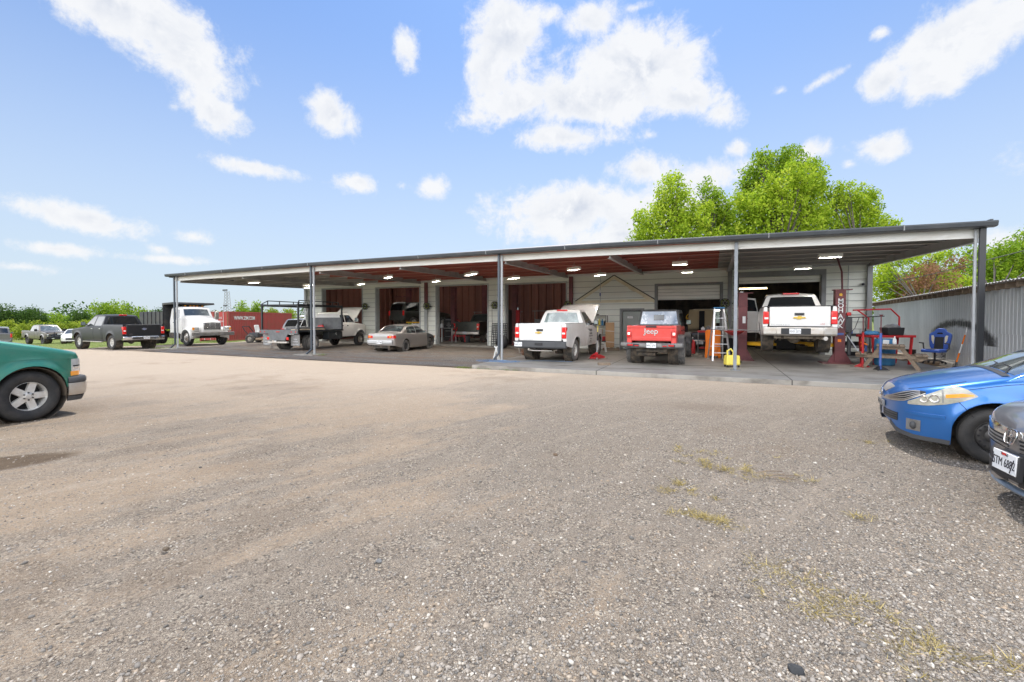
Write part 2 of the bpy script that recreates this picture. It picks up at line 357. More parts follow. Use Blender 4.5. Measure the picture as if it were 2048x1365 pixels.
WCACHE = {}
def rim_mb(style, r, w):
    """rim with its outer face at +z (z=0 is the outer lip plane)"""
    mb = MB()
    mb.lathe([(r, 0), (r*.955, .004), (r*.93, -.02), (r*.90, -.06), (r*.90, -w*.8)], 36)
    mb.mat(1); mb.lathe([(r*.9, -w*.62), (r*.5, -w*.66), (.01, -w*.66)], 24); mb.mat(0)
    if style[0] == 's' and style[1:].isdigit():                                   # spoked alloy
        n = int(style[1:]); zf = -.022
        mb.lathe([(.001, zf+.012), (r*.15, zf+.012), (r*.20, zf+.002), (r*.34, zf-.004), (r*.36, zf-.03)], 24)
        for k in range(n):
            a = 2*math.pi*k/n; Mx = rotz(a); wi = r*(.17 if n > 5 else .21); wo = r*(.13 if n > 5 else .20)
            vs = [(r*.28, -wi, zf), (r*.92, -wo, zf-.006), (r*.92, wo, zf-.006), (r*.28, wi, zf), (r*.28, -wi*1.1, zf-.035), (r*.92, -wo*1.15, zf-.04), (r*.92, wo*1.15, zf-.04), (r*.28, wi*1.1, zf-.035)]
            mb.add(vs, [(0, 1, 2, 3), (4, 7, 6, 5), (0, 4, 5, 1), (1, 5, 6, 2), (2, 6, 7, 3), (3, 7, 4, 0)], Mx)
        nl = 6 if n != 5 else 6
        mb.mat(1)
        for k in range(nl):
            a = 2*math.pi*(k+.5)/nl; x, y = r*.25*math.cos(a), r*.25*math.sin(a); mb.cyl((x, y, zf-.01), (x, y, zf+.016), r*.045, n=8)
        mb.mat(0)
    elif style == 'steel':
        mb.lathe([(r*.9, -.05), (r*.8, -.035), (r*.62, -.03), (r*.45, -.045), (r*.3, -.02), (r*.16, -.015), (r*.12, -.03), (.001, -.03)], 32)
        mb.mat(1)
        for k in range(14):
            a = 2*math.pi*k/14; x, y = r*.72*math.cos(a), r*.72*math.sin(a); mb.cyl((x, y, -.045), (x, y, -.028), r*.062, n=8)
        for k in range(5):
            a = 2*math.pi*k/5; x, y = r*.23*math.cos(a), r*.23*math.sin(a); mb.cyl((x, y, -.03), (x, y, -.005), r*.04, n=6)
        mb.mat(0)
    elif style == 'dual':                                 # deep dish of a dual rear wheel
        mb.lathe([(r*.9, -.06), (r*.84, -.14), (r*.6, -.16), (r*.4, -.15), (r*.36, -.06), (r*.2, -.04), (.001, -.04)], 30)
        mb.mat(1)
        for k in range(8):
            a = 2*math.pi*k/8; x, y = r*.66*math.cos(a), r*.66*math.sin(a); mb.cyl((x, y, -.165), (x, y, -.145), r*.085, n=8)
        mb.mat(0)
    elif style == 'truck':                                # convex steel front wheel, hand holes
        mb.lathe([(r*.9, -.03), (r*.82, -.02), (r*.6, -.0), (r*.42, .03), (r*.36, .035), (r*.34, .07), (r*.2, .09), (.001, .09)], 30)
        mb.mat(1)
        for k in range(10):
            a = 2*math.pi*k/10; x, y = r*.70*math.cos(a), r*.70*math.sin(a); mb.cyl((x, y, -.02), (x, y, .004), r*.06, n=8)
            x, y = r*.39*math.cos(a), r*.39*math.sin(a); mb.cyl((x, y, .02), (x, y, .055), r*.035, n=6)
        mb.mat(0)
    return mb
def tyre_mb(Rr, rr, w, knobs=0, dense=False):
    mb = MB(); h = w/2; n = 48 if dense else 34
    prof = [(rr*.97, -h*.72), (rr+.012, -h*.86), (rr+(Rr-rr)*.45, -h), (Rr-.035, -h*.93), (Rr-.012, -h*.78)]
    g = [-.45, 0, .45]
    for q in g: prof += [(Rr, h*(q-.12)), (Rr-.010, h*(q-.10)), (Rr-.010, h*(q+.10)), (Rr, h*(q+.12))]
    prof += [(Rr-.012, h*.78), (Rr-.035, h*.93), (rr+(Rr-rr)*.72, h*.985), (rr+(Rr-rr)*.70, h*1.0), (rr+(Rr-rr)*.45, h), (rr+(Rr-rr)*.3, h*.985), (rr+.012, h*.86), (rr*.97, h*.72)]
    mb.lathe(prof, n)
    if knobs:
        for k in range(knobs):
            for j, zc in enumerate((-.78, -.28, .28, .78)):
                a = 2*math.pi*(k+(.5 if j % 2 else 0)+(.15 if j > 1 else 0))/knobs; Mx = rotz(a)
                mb.box((0, 0, 0), (.02, Rr*2*math.pi/knobs*.62, h*.40)) if False else mb.add([(Rr-.02, -.5*q*Rr*2*math.pi/knobs*.6, zc*h+z*h*.2) for z in (-1, 1) for q in (-1, 1)]+[(Rr+.008-(.012 if abs(zc) > .5 else 0), -.5*q*Rr*2*math.pi/knobs*.52, zc*h+z*h*.18) for z in (-1, 1) for q in (-1, 1)], [(4, 5, 7, 6), (0, 1, 5, 4), (2, 6, 7, 3), (0, 4, 6, 2), (1, 3, 7, 5)], Mx)
    return mb
def wheel(parent, x, y, z, Rr, rr, w, style, rim='alu', tyre='tyre', knobs=0, steer=0, dense=False):
    key = (Rr, rr, w, style, rim, tyre, knobs, dense)
    if key not in WCACHE:
        t = tyre_mb(Rr, rr, w, knobs, dense).mesh('tyre', M[tyre], 45)
        mb = rim_mb(style, rr, w); q = mb.mesh('rim', [M[rim], M['blk']], 35)
        WCACHE[key] = (t, q)
    t, q = WCACHE[key]
    e = bpy.data.objects.new('wheel', None); COL.objects.link(e); e.parent = parent; e.location = (x, y, z); e.empty_display_size = .1
    e.rotation_euler = (R(-90 if y > 0 else 90), 0, R(steer))
    e.rotation_mode = 'ZYX' if False else 'XYZ'
    a = bpy.data.objects.new('tyre', t); COL.objects.link(a); a.parent = e
    b = bpy.data.objects.new('rim', q); COL.objects.link(b); b.parent = e; b.location = (0, 0, w*.5*.72-.004)
    return e
def plate(parent, loc, rz, txt, tilt=0, w=.305, h=.155, frame='blk', top='TEXAS'):
    """licence plate, face towards local -Y turned by rz"""
    mb = MB(); mb.box((0, 0, 0), (w, .012, h)); mb.mat(1); mb.box((0, .006, 0), (w+.016, .012, h+.016)); 
    p = mb.build('license_plate', [M['plate'], M[frame]], parent, bevel=.003); p.location = loc; p.rotation_euler = (R(tilt), 0, R(rz))
    text('plate_number', txt, M['ink'], p, (0, -.0075, -h*.06), (90, 0, 0), h*.62, .001, sx=.68*w/.305)
    text('plate_heading', top, M['ink'], p, (0, -.0075, h*.38), (90, 0, 0), h*.2, .001)
    return p
def rbox(name, mat, parent, c, d, rot=None, bevel=.02, seg=3, tx=1, ty=1):
    return MB().box(c, d, rot, tx, ty).build(name, mat, parent, bevel=bevel, seg=seg)
def bowtie(name, mat, parent, c, w, h, face='x-'):
    """a cross-like bow-tie badge on a rear face"""
    a = w/2; b = h/2; p = [(-a, -b*.45), (-a*.32, -b*.45), (-a*.24, -b), (a*.36, -b), (a*.30, -b*.45), (a, -b*.45), (a*.86, b*.45), (a*.32, b*.45), (a*.24, b), (-a*.36, b), (-a*.30, b*.45), (-a*.86, b*.45)]
    mb = MB(); mb.prism(p, -.008, .008, 'x'); o = mb.build(name, mat, parent, bevel=.002); o.location = c
    return o

def glasshouse(parent, G, paint, sides, tops, glass='glass', flipx=None):
    """G: Surf of the cab; sides: list of (x0,x1,lo,hi); tops: list of (x0,x1,vmax[,material])"""
    mb = MB(); G.loft(mb, *G.rng, step=.06); mb.build('cab', paint, parent)
    for sd in (1, -1):
        for q in sides:
            mb = MB(); G.strip(mb, q[0], q[1], q[2], q[3], sd, .004, 12, 4, skirt=.012); mb.build('window', M[q[4] if len(q) > 4 else glass], parent)
    for q in tops:
        mb = MB(); G.strip(mb, q[0], q[1], lambda x, v=q[2]: -v, lambda x, v=q[2]: v, 1, .004, 8, 8, skirt=.01, top=True)
        mb.build(q[4] if len(q) > 4 else 'windshield', M[q[3] if len(q) > 3 else glass], parent)
def liners(parent, arches, Wh, zs, x0, x1):
    for xc, r, zc in arches:
        for sd in (1, -1):
            mb = MB(); Mx = Matrix.Translation((xc, sd*(Wh-.02), zc)) @ Matrix.Rotation(R(90*sd), 4, 'X')
            mb.lathe([(r+.012, 0), (r+.005, .33), (.001, .34)], 20, Mx); mb.build('wheel_well', M['under'], parent)
    mb = MB(); mb.bb(x0+.1, x1-.15, -Wh*.62, Wh*.62, zs+.02, zs+.22)
    mb.cyl((arches[0][0], -Wh+.2, arches[0][2]), (arches[0][0], Wh-.2, arches[0][2]), .05)
    mb.ico((arches[0][0], .05, arches[0][2]), .15, 2, (1, .9, 1))
    for y in (-.42, .42): mb.bb(x0+.15, x1-.3, y-.04, y+.04, zs-.08, zs+.06)
    mb.cyl((x0+.2, -.5, zs-.0), (x0+1.6, -.35, zs-.02), .04)
    mb.build('underbody', M['under'], parent, bevel=.01)
def mirror(parent, x, y, z, s, mat, big=1, lens=None):
    mb = MB(); mb.box((x-.02, y+s*.14*big, z), (.11, .20*big, .20*big), None, .9, .85); mb.box((x+.01, y+s*.02, z-.05), (.06, .12, .05))
    o = mb.build('mirror', mat, parent, bevel=.025, seg=3)
    mb = MB(); mb.box((x-.078, y+s*.14*big, z), (.006, .16*big, .15*big)); mb.build('mirror_glass', M[lens or 'glassteal'], o, bevel=.002)
    return o
def pickup(name, label, cat, loc, rz, paint, sp=None, group=None):
    s = dict(xr=-2.92, xf=2.95, ra=-1.68, fa=2.0, W=1.0, sill=.46, rail=1.37, belt=1.27, cab0=-.80, cab1=1.22, ws=.62, roof=1.92, hood=1.22, nose=1.10, hz=1.0,
             R=.40, rr=.23, tw=.27, rim='s6', rimmat='alu', tyre='tyre', knobs=0, arch=.49, glass='glass', rglass=None, doors=((.18, 1.06), (-.70, .14)), wins=((.24, 1.0), (-.62, .12)),
             bumper='chromed', bed=True, front='std', steer=0, handle='chrome', flare=.02, mirror='blk', mbig=1, bz=(.52, .74), rearwin=True, roofw=.745, sq=0, tail=True, step=.09)
    s.update(sp or {}); r = thing(name, label, cat, loc, rz, group)
    W = s['W']; xf = s['xf']; xr = s['xr']; zc = s['R']
    arches = [(s['ra'], s['arch'], zc+.02), (s['fa'], s['arch'], zc+.02)]
    Wf = cub([(xr, W*.985), (xr+.3, W), (0, W), (xf-.6, W), (xf-.28, W*.975), (xf-.10, W*.92), (xf-.03, W*.84), (xf, W*.74)]) if not s['sq'] else (lambda x: W)
    Sf = cub([(s['sill'], .945), (s['sill']+.15, .985), (.85, 1.0), (1.1, .99), (1.45, .965)])
    bot = lin([(xr, s['sill']+.12), (s['ra']-.5, s['sill']+.03), (0, s['sill']), (s['fa']+.5, s['sill']+.02), (xf, s['sill']+.14)])
    topf = cub([(s['cab0']-.3, s['belt']+.02), (s['cab1']-.2, s['belt']), (s['cab1']+.1, s['hood']+.02), ((s['cab1']+xf)/2, (s['hood']*.55+s['nose']*.45)), (xf-.25, s['nose']), (xf-.06, s['nose']-.06), (xf, s['nose']-.14)])
    B = Surf(Wf, topf, bot, Sf, .07, .045, arches, s['flare'], .07)
    cab0 = s['cab0']; mb = MB(); B.loft(mb, cab0-.01 if s['bed'] else xr, xf, s['step']); mb.build('body', paint, r)
    bd = None
    if s['bed']:
        bd = Surf(Wf, lambda x: s['rail'], bot, cub([(s['sill'], .945), (s['sill']+.15, .985), (.9, 1.0), (1.2, .985), (1.45, .96)]), .035, 0, arches, s['flare'], .07)
        mb = MB(); bd.loft(mb, xr, cab0-.035, s['step'], bed=.82); mb.build('bed', paint, r)
        mb = MB()
        for sd in (1, -1): mb.bb(xr+.05, cab0-.06, sd*(W*.955-.075), sd*(W*.955-.01), s['rail']-.004, s['rail']+.012)
        mb.build('bed_rail_cap', M['blk'], r, bevel=.004)
    liners(r, arches, W*.97, s['sill'], xr, xf)
    # cab
    rf = s['roof']; wsx = s['ws']
    G = Surf(lambda x: W*.945, lin([(cab0, s['belt']-.02), (cab0+.03, s['belt']+.08), (cab0+.14, rf-.12), (cab0+.19, rf-.055), (cab0+.30, rf-.02), (cab0+.6, rf), (wsx-.25, rf), (wsx-.08, rf-.025), (wsx, rf-.07), (wsx+.06, rf-.13), (s['cab1'], s['belt']+.03), (s['cab1']+.05, s['belt']-.03)]),
             lambda x: s['belt']-.05, lin([(s['belt']-.1, 1.0), (s['belt']+.05, .99), (rf-.1, s['roofw']/(W*.945)), (rf, (s['roofw']-.02)/(W*.945))]), .06, .03)
    G.rng = (cab0, s['cab1']+.05)
    sides = [(a, b, s['belt']+.035, (lambda x: min(G.top(x)-.085, rf-.105)), s['glass']) for a, b in s['wins']]
    tops = [(wsx+.05, s['cab1']-.01, .93, s['glass'] if s['glass'] != 'glassteal' else 'glass', 'windshield')]
    if s['rearwin']: tops.append((cab0+.04, cab0+.135, .86, s['rglass'] or s['glass'], 'rear_window'))
    glasshouse(r, G, paint, sides, tops)
    # doors
    for a, b in s['doors']:
        for sd in (1, -1):
            mb = MB(); B.strip(mb, a, b, lambda x: max(s['sill']+.03, B.zb(x)+.03), lambda x: B.top(x)-.045, sd, .006, 12, 7, .014)
            o = mb.build('door', paint, r)
            rbox('handle', M[s['handle']] if s['handle'] else paint, o, (a+.14, sd*(B.y(a+.14, s['belt']-.13)+.02), s['belt']-.13), (.2, .035, .035), bevel=.012)
    for sd in (1, -1): mirror(r, s['cab1']-.16, sd*(W*.955), s['belt']+.14, sd, paint if s['mirror'] == 'body' else M[s['mirror']], s['mbig'])
    # wheels
    for x in (s['ra'], s['fa']):
        for sd in (1, -1): wheel(r, x, sd*(W-.04-s['tw']/2), s['R'], s['R'], s['rr'], s['tw'], s['rim'], s['rimmat'], s['tyre'], s['knobs'], s['steer'] if x > 0 else 0)
    # tail
    if s['bed'] and s['tail']:
        tg = MB(); tg.box((xr-.012, 0, (s['rail']+.74)/2), (.06, W*1.60, s['rail']-.74)); tgo = tg.build('tailgate', paint, r, bevel=.02, seg=3)
        mb = MB(); mb.box((xr-.046, 0, s['rail']-.235), (.012, .26, .085)); mb.mat(1); mb.box((xr-.052, 0, s['rail']-.235), (.012, .19, .04)); mb.build('tailgate_handle', [M['dkgrey'], M['blk']], tgo, bevel=.006)
        for sd in (1, -1):
            rbox('taillight', M['red_lens'], r, (xr+.05, sd*W*.895, 1.06), (.17, W*.165, .40), bevel=.025)
            t = rbox('reverse_lens', M['whitelens'], r.children[-1], (xr-.034, sd*W*.885, 1.04), (.012, W*.11, .06), bevel=.003)
    z0, z1 = s['bz']
    if s['bumper']:
        mb = MB(); p = [(xr+.12, z0+.03), (xr-.10, z0), (xr-.15, z0+.05), (xr-.15, z1-.03), (xr-.12, z1), (xr+.12, z1)]
        mb.prism(p, -W*.62, W*.62, 'y')
        for sd in (1, -1): mb.add([(a, sd*W*.62, b) for a, b in p]+[(a+.02 if a > xr else a+.08, sd*W*.97, b) for a, b in p], [tuple(range(6)), tuple(range(11, 5, -1))]+[(k, (k+1) % 6, 6+(k+1) % 6, 6+k) for k in range(6)])
        bo = mb.build('rear_bumper', M[s['bumper']], r, bevel=.012, seg=2)
        mb = MB(); mb.bb(xr-.13, xr+.08, -W*.8, W*.8, z1-.004, z1+.018); mb.build('bumper_step_pad', M['blk'], bo, bevel=.006)
    # front
    if s['front'] == 'std':
        mb = MB(); mb.box((xf-.035, 0, .93), (.08, W*1.15, .30)); mb.mat(1)
        for k in range(4): mb.box((xf+.008, 0, .83+.067*k), (.02, W*1.1, .018))
        mb.build('grille', [M['blk'], M['chrome']], r, bevel=.006)
        for sd in (1, -1):
            rbox('headlight', M['clear'], r, (xf-.10, sd*W*.74, .95), (.16, W*.30, .22), (0, 0, sd*-18), bevel=.02)
        mb = MB(); mb.box((xf-.02, 0, .64), (.18, W*1.80, .22)); mb.build('front_bumper', M[s['bumper'] or 'chromed'], r, bevel=.05, seg=3)
    return r, B, G, bd, s
def raised_hood(parent, paint, hx, z, L, W, ang, under='engine'):
    """open hood hinged at the cowl (hx, z), leading edge up by ang degrees"""
    mb = MB(); n = 8; rows = []
    for i in range(n+1):
        t = i/n; rows.append([(t*L, y*W*(1-.10*t*t), .05*(1-abs(y)**3)-(.05 if abs(y) > .99 else 0)-.10*t**4) for y in (-1, -.98, -.9, -.6, -.3, 0, .3, .6, .9, .98, 1)])
    mb.grid(rows); o = mb.build('hood', paint, parent, smooth=50)
    so = o.modifiers.new('solid', 'SOLIDIFY'); so.thickness = .03; so.offset = -1
    o.location = (hx, 0, z); o.rotation_euler = (0, -R(ang), 0); return o
# ------------------------------------------------------------------ ground
def gz(x, y=0): return -.028*min(45, max(0, -x-31))
def ground_mat(name, kind):
    m, nt, N, K, p = mk(name)
    tc = N.new('ShaderNodeTexCoord'); V = tc.outputs['Object']
    sp = N.new('ShaderNodeSeparateXYZ'); K.new(V, sp.inputs[0]); X, Y = sp.outputs[0], sp.outputs[1]
    def rmp(v, a, b, c=0, d=1, sm=True):
        r = N.new('ShaderNodeMapRange'); r.interpolation_type = 'SMOOTHSTEP' if sm else 'LINEAR'
        K.new(v, r.inputs[0]) if not isinstance(v, (int, float)) else None
        for i, q in enumerate((a, b, c, d)): r.inputs[i+1].default_value = q
        return r.outputs[0]
    def mixc(f, a, b, bt='MIX'):
        x = N.new('ShaderNodeMix'); x.data_type = 'RGBA'; x.blend_type = bt
        for i, q in ((0, f), (6, a), (7, b)):
            if isinstance(q, tuple): x.inputs[i].default_value = (*q, 1)
            elif isinstance(q, (int, float)): x.inputs[i].default_value = q
            else: K.new(q, x.inputs[i])
        return x.outputs[2]
    def vor(scale, feat='F1'):
        v = N.new('ShaderNodeTexVoronoi'); v.feature = feat; v.inputs['Scale'].default_value = scale; K.new(V, v.inputs['Vector']); return v
    def ramp(v, stops):
        r = N.new('ShaderNodeValToRGB'); K.new(v, r.inputs[0]); e = r.color_ramp.elements
        e[0].position, e[0].color = stops[0][0], (*stops[0][1], 1); e[1].position, e[1].color = stops[-1][0], (*stops[-1][1], 1)
        for q, c in stops[1:-1]: k = e.new(q); k.color = (*c, 1)
        return r.outputs[0]
    ad = lambda a, b: mth('ADD', a, b, nt=nt); mu = lambda a, b, c=False: mth('MULTIPLY', a, b, c, nt)
    def spot(x, y, rx, ry, a=0, soft=.35, wob=.5):
        mp = N.new('ShaderNodeMapping'); mp.vector_type = 'TEXTURE'; K.new(V, mp.inputs[0]); mp.inputs['Location'].default_value = (x, y, 0); mp.inputs['Rotation'].default_value = (0, 0, R(a)); mp.inputs['Scale'].default_value = (rx, ry, 1e3)
        l = N.new('ShaderNodeVectorMath'); l.operation = 'LENGTH'; K.new(mp.outputs[0], l.inputs[0])
        return rmp(ad(l.outputs['Value'], mu(ad(nm.outputs[0], -.5), wob*2)), 1.0+soft/2, 1.0-soft)
    big = noise(V, .22, 4, .6, nt); nm = noise(V, 1.3, 6, .65, nt); fine = noise(V, 14, 6, .7, nt)
    mpR = N.new('ShaderNodeMapping'); mpR.inputs['Rotation'].default_value = (0, 0, R(-66)); K.new(V, mpR.inputs[0]); mpS = N.new('ShaderNodeMapping'); mpS.inputs['Scale'].default_value = (.34, .95, 1); K.new(mpR.outputs[0], mpS.inputs[0])
    trk = noise(mpS.outputs[0], 1.0, 5, .62, nt, .4); mpT = N.new('ShaderNodeMapping'); mpT.inputs['Scale'].default_value = (.34, 2.5, 1); K.new(mpR.outputs[0], mpT.inputs[0]); trk2 = noise(mpT.outputs[0], 1.0, 7, .62, nt, 1.3)
    v1 = vor(78); v2 = vor(170); v3 = vor(9); c1 = N.new('ShaderNodeSeparateColor'); K.new(v1.outputs['Color'], c1.inputs[0]); c2 = N.new('ShaderNodeSeparateColor'); K.new(v2.outputs['Color'], c2.inputs[0]); c3 = N.new('ShaderNodeSeparateColor'); K.new(v3.outputs['Color'], c3.inputs[0])
    if kind == 'lot':
        q = ad(mu(X, .912), mu(Y, .411)); Z = ad(mu(X, -.411), mu(Y, .912))
        g = ad(ad(mu(big.outputs[0], .9), mu(trk.outputs[0], .9)), -.52)
        g = ad(g, mu(rmp(q, -3.5, 2.5), .42)); g = ad(g, mu(rmp(Z, 9, 15), -.30)); g = ad(g, mu(ad(nm.outputs[0], -.5), .5))
        g = ad(g, mu(ad(trk2.outputs[0], -.5), .8)); g = rmp(g, .30, .62)
        stone = ramp(c1.outputs[0], [(0, (.10, .09, .08)), (.25, (.20, .175, .15)), (.55, (.32, .275, .235)), (.8, (.41, .345, .275)), (.93, (.52, .46, .385)), (1, (.62, .57, .49))])
        stone2 = ramp(c2.outputs[0], [(0, (.14, .122, .104)), (.5, (.31, .266, .222)), (1, (.48, .42, .355))])
        stones = mixc(1.0, mixc(rmp(c3.outputs[1], .45, .55), stone, stone2), (.88, .88, .885), 'MULTIPLY')
        dirt = mixc(nm.outputs[0], (.385, .30, .22), (.31, .23, .16))
        dirt = mixc(mu(rmp(c1.outputs[1], .72, .8), .75), dirt, stone); dirt = mixc(mu(rmp(c2.outputs[1], .55, .7), .55), dirt, stone2)
        col = mixc(mu(g, .92), dirt, stones)
        col = mixc(mu(rmp(fine.outputs[0], .52, .8), .45), col, (.20, .16, .125)); col = mixc(mu(rmp(c3.outputs[2], .90, .93), rmp(v3.outputs['Distance'], .12, .06)), col, (.07, .055, .045)); col = mixc(mu(rmp(trk.outputs[0], .52, .66), .14), col, (.24, .185, .135))
        col = mixc(mu(spot(-7.5, 1.85, 1.0, .40, 66, .18, .22), .92), col, (.115, .08, .052))
        col = mixc(mu(spot(-9.5, 7.6, 1.6, 1.1, 10, .7, .6), .45), col, (.22, .16, .11))
        col = mixc(mu(spot(-14, 7.4, 3.0, 1.0, 20, .8, .7), .35), col, (.24, .18, .13))
        col = mixc(mu(spot(-.2, 9.2, .9, .5, 10, .8, .6), .5), col, (.17, .13, .10))
        col = mixc(mu(spot(-1.2, 10.8, 1.8, .5, 8, .9, .6), .3), col, (.2, .16, .13))
        med = noise(V, 4.5, 7, .7, nt, .8); col = mixc(mu(rmp(med.outputs[0], .54, .70), .26), col, (.235, .18, .13)); col = mixc(mu(rmp(med.outputs[0], .46, .34), .22), col, (.50, .45, .38)); col = mixc(mu(rmp(trk2.outputs[0], .54, .66), .26), col, (.47, .395, .32)); col = mixc(mu(rmp(Z, 6, 14), .55), col, (.56, .475, .395)); col = mixc(mu(mu(rmp(big.outputs[0], .5, .62), rmp(nm.outputs[0], .45, .6)), .32), col, (.25, .185, .13))
        hgt = ad(mu(v1.outputs['Distance'], mu(g, -1.0)), mu(v2.outputs['Distance'], -.45)); hgt = ad(hgt, mu(fine.outputs[0], .6)); bs, bdist = 1.0, .017
        rough = .93
    elif kind == 'apron':
        stone = ramp(c1.outputs[0], [(0, (.075, .072, .07)), (.5, (.17, .165, .16)), (.85, (.27, .26, .25)), (1, (.42, .40, .38))])
        mp3 = N.new('ShaderNodeMapping'); mp3.inputs['Scale'].default_value = (.35, 1.4, 1); K.new(V, mp3.inputs[0]); st = noise(mp3.outputs[0], 1.1, 5, .65, nt)
        col = mixc(rmp(st.outputs[0], .42, .62), stone, (.20, .155, .12)); col = mixc(mu(rmp(nm.outputs[0], .55, .72), .7), col, (.075, .06, .05))
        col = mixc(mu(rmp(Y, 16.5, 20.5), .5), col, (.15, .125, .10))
        hgt = ad(mu(v1.outputs['Distance'], -.6), fine.outputs[0]); bs, bdist = .8, .015; rough = .9
    elif kind == 'slab':
        st = noise(V, .8, 6, .65, nt); mp3 = N.new('ShaderNodeMapping'); mp3.inputs['Scale'].default_value = (.5, 2.2, 1); K.new(V, mp3.inputs[0]); s2 = noise(mp3.outputs[0], 1.2, 5, .6, nt)
        col = mixc(rmp(st.outputs[0], .4, .7), (.37, .355, .33), (.27, .255, .235)); col = mixc(mu(rmp(s2.outputs[0], .52, .68), .75), col, (.13, .118, .105))
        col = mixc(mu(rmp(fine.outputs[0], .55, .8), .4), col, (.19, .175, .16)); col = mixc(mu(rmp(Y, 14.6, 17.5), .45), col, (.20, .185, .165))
        jx = mth('ABSOLUTE', ad(mth('MODULO', ad(X, 40.65), 5.0, nt=nt), -2.5), nt=nt); col = mixc(rmp(jx, .018, .008), col, (.07, .065, .06))
        hgt = fine.outputs[0]; bs, bdist = .25, .005; rough = .62
    elif kind == 'grass':
        col = mixc(rmp(nm.outputs[0], .35, .65), (.115, .16, .035), (.22, .24, .07)); col = mixc(mu(rmp(fine.outputs[0], .4, .7), .5), col, (.07, .12, .02))
        hgt = fine.outputs[0]; bs, bdist = 1, .08; rough = .95
    sc = {'lot': (.88, .868, .84), 'apron': (1.0, .97, .93), 'slab': (.92, .90, .86), 'grass': (1, 1, 1)}[kind]
    col = mixc(1.0, col, sc, 'MULTIPLY')
    K.new(col, p.inputs['Base Color']); p.inputs['Roughness'].default_value = rough; p.inputs['Specular IOR Level'].default_value = .25
    b = N.new('ShaderNodeBump'); b.inputs['Strength'].default_value = bs; b.inputs['Distance'].default_value = bdist; K.new(hgt, b.inputs['Height']); K.new(b.outputs[0], p.inputs['Normal'])
    return m
GM = {k: ground_mat('ground_'+k, k) for k in ('lot', 'apron', 'slab', 'grass')}
def und(x, y): return .018*math.sin(x*.7+1.3*math.sin(y*.45))*math.sin(y*.8+.5*math.sin(x*.6))+.008*math.sin(2.3*x+1)*math.sin(1.9*y+2*math.sin(.7*x))
def sheet(name, mat, xs, ys, zf, kind='structure', keep=None):
    mb = MB(); nx = len(xs); mb.v = [(x, y, zf(x, y)) for y in ys for x in xs]
    for j in range(len(ys)-1):
        for i in range(nx-1):
            if keep is None or keep((xs[i]+xs[i+1])/2, (ys[j]+ys[j+1])/2): mb.f.append([j*nx+i, j*nx+i+1, (j+1)*nx+i+1, (j+1)*nx+i]); mb.m.append(0)
    used = sorted({i for f in mb.f for i in f}); mp = {a: b for b, a in enumerate(used)}; mb.v = [mb.v[i] for i in used]; mb.f = [[mp[i] for i in f] for f in mb.f]
    return tag(mb.build(name, mat, None, smooth=180), kind=kind)
far = [-600, -400, -250, -160, -110]
sheet('ground', GM['grass'], far+list(np.arange(-80, 50, 5.0))+[60, 90, 150, 300, 600], [-300, -150, -60, -30]+list(np.arange(-20, 60, 5.0))+[70, 100, 160, 260, 420, 700], lambda x, y: gz(x)-.03)
def lotedge(x, y): return x > -34-1.2*math.sin(y*.5)-.6*math.sin(y*1.7) and -14 < y < 37+.8*math.sin(x)
sheet('gravel_lot', GM['lot'], list(np.arange(-38, -12, .8))+list(np.arange(-12, 10, .25))+list(np.arange(10, 24, 1.)), list(np.arange(-14, -1, 1.))+list(np.arange(-1, 13, .25))+list(np.arange(13, 38.5, .9)),
      lambda x, y: gz(x)+und(x, y)*min(1, max(0, (13.5-y)/4))*(1 if y > -1 else 0)+(.0 if y < 13 else -.012), keep=lotedge)
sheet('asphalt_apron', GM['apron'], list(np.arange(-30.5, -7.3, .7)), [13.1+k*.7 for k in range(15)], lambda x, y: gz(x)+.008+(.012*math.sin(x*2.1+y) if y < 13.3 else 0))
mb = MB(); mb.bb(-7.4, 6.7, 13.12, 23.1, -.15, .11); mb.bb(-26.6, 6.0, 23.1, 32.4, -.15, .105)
tag(mb.build('concrete_slab', GM['slab'], None, bevel=.01), kind='structure')

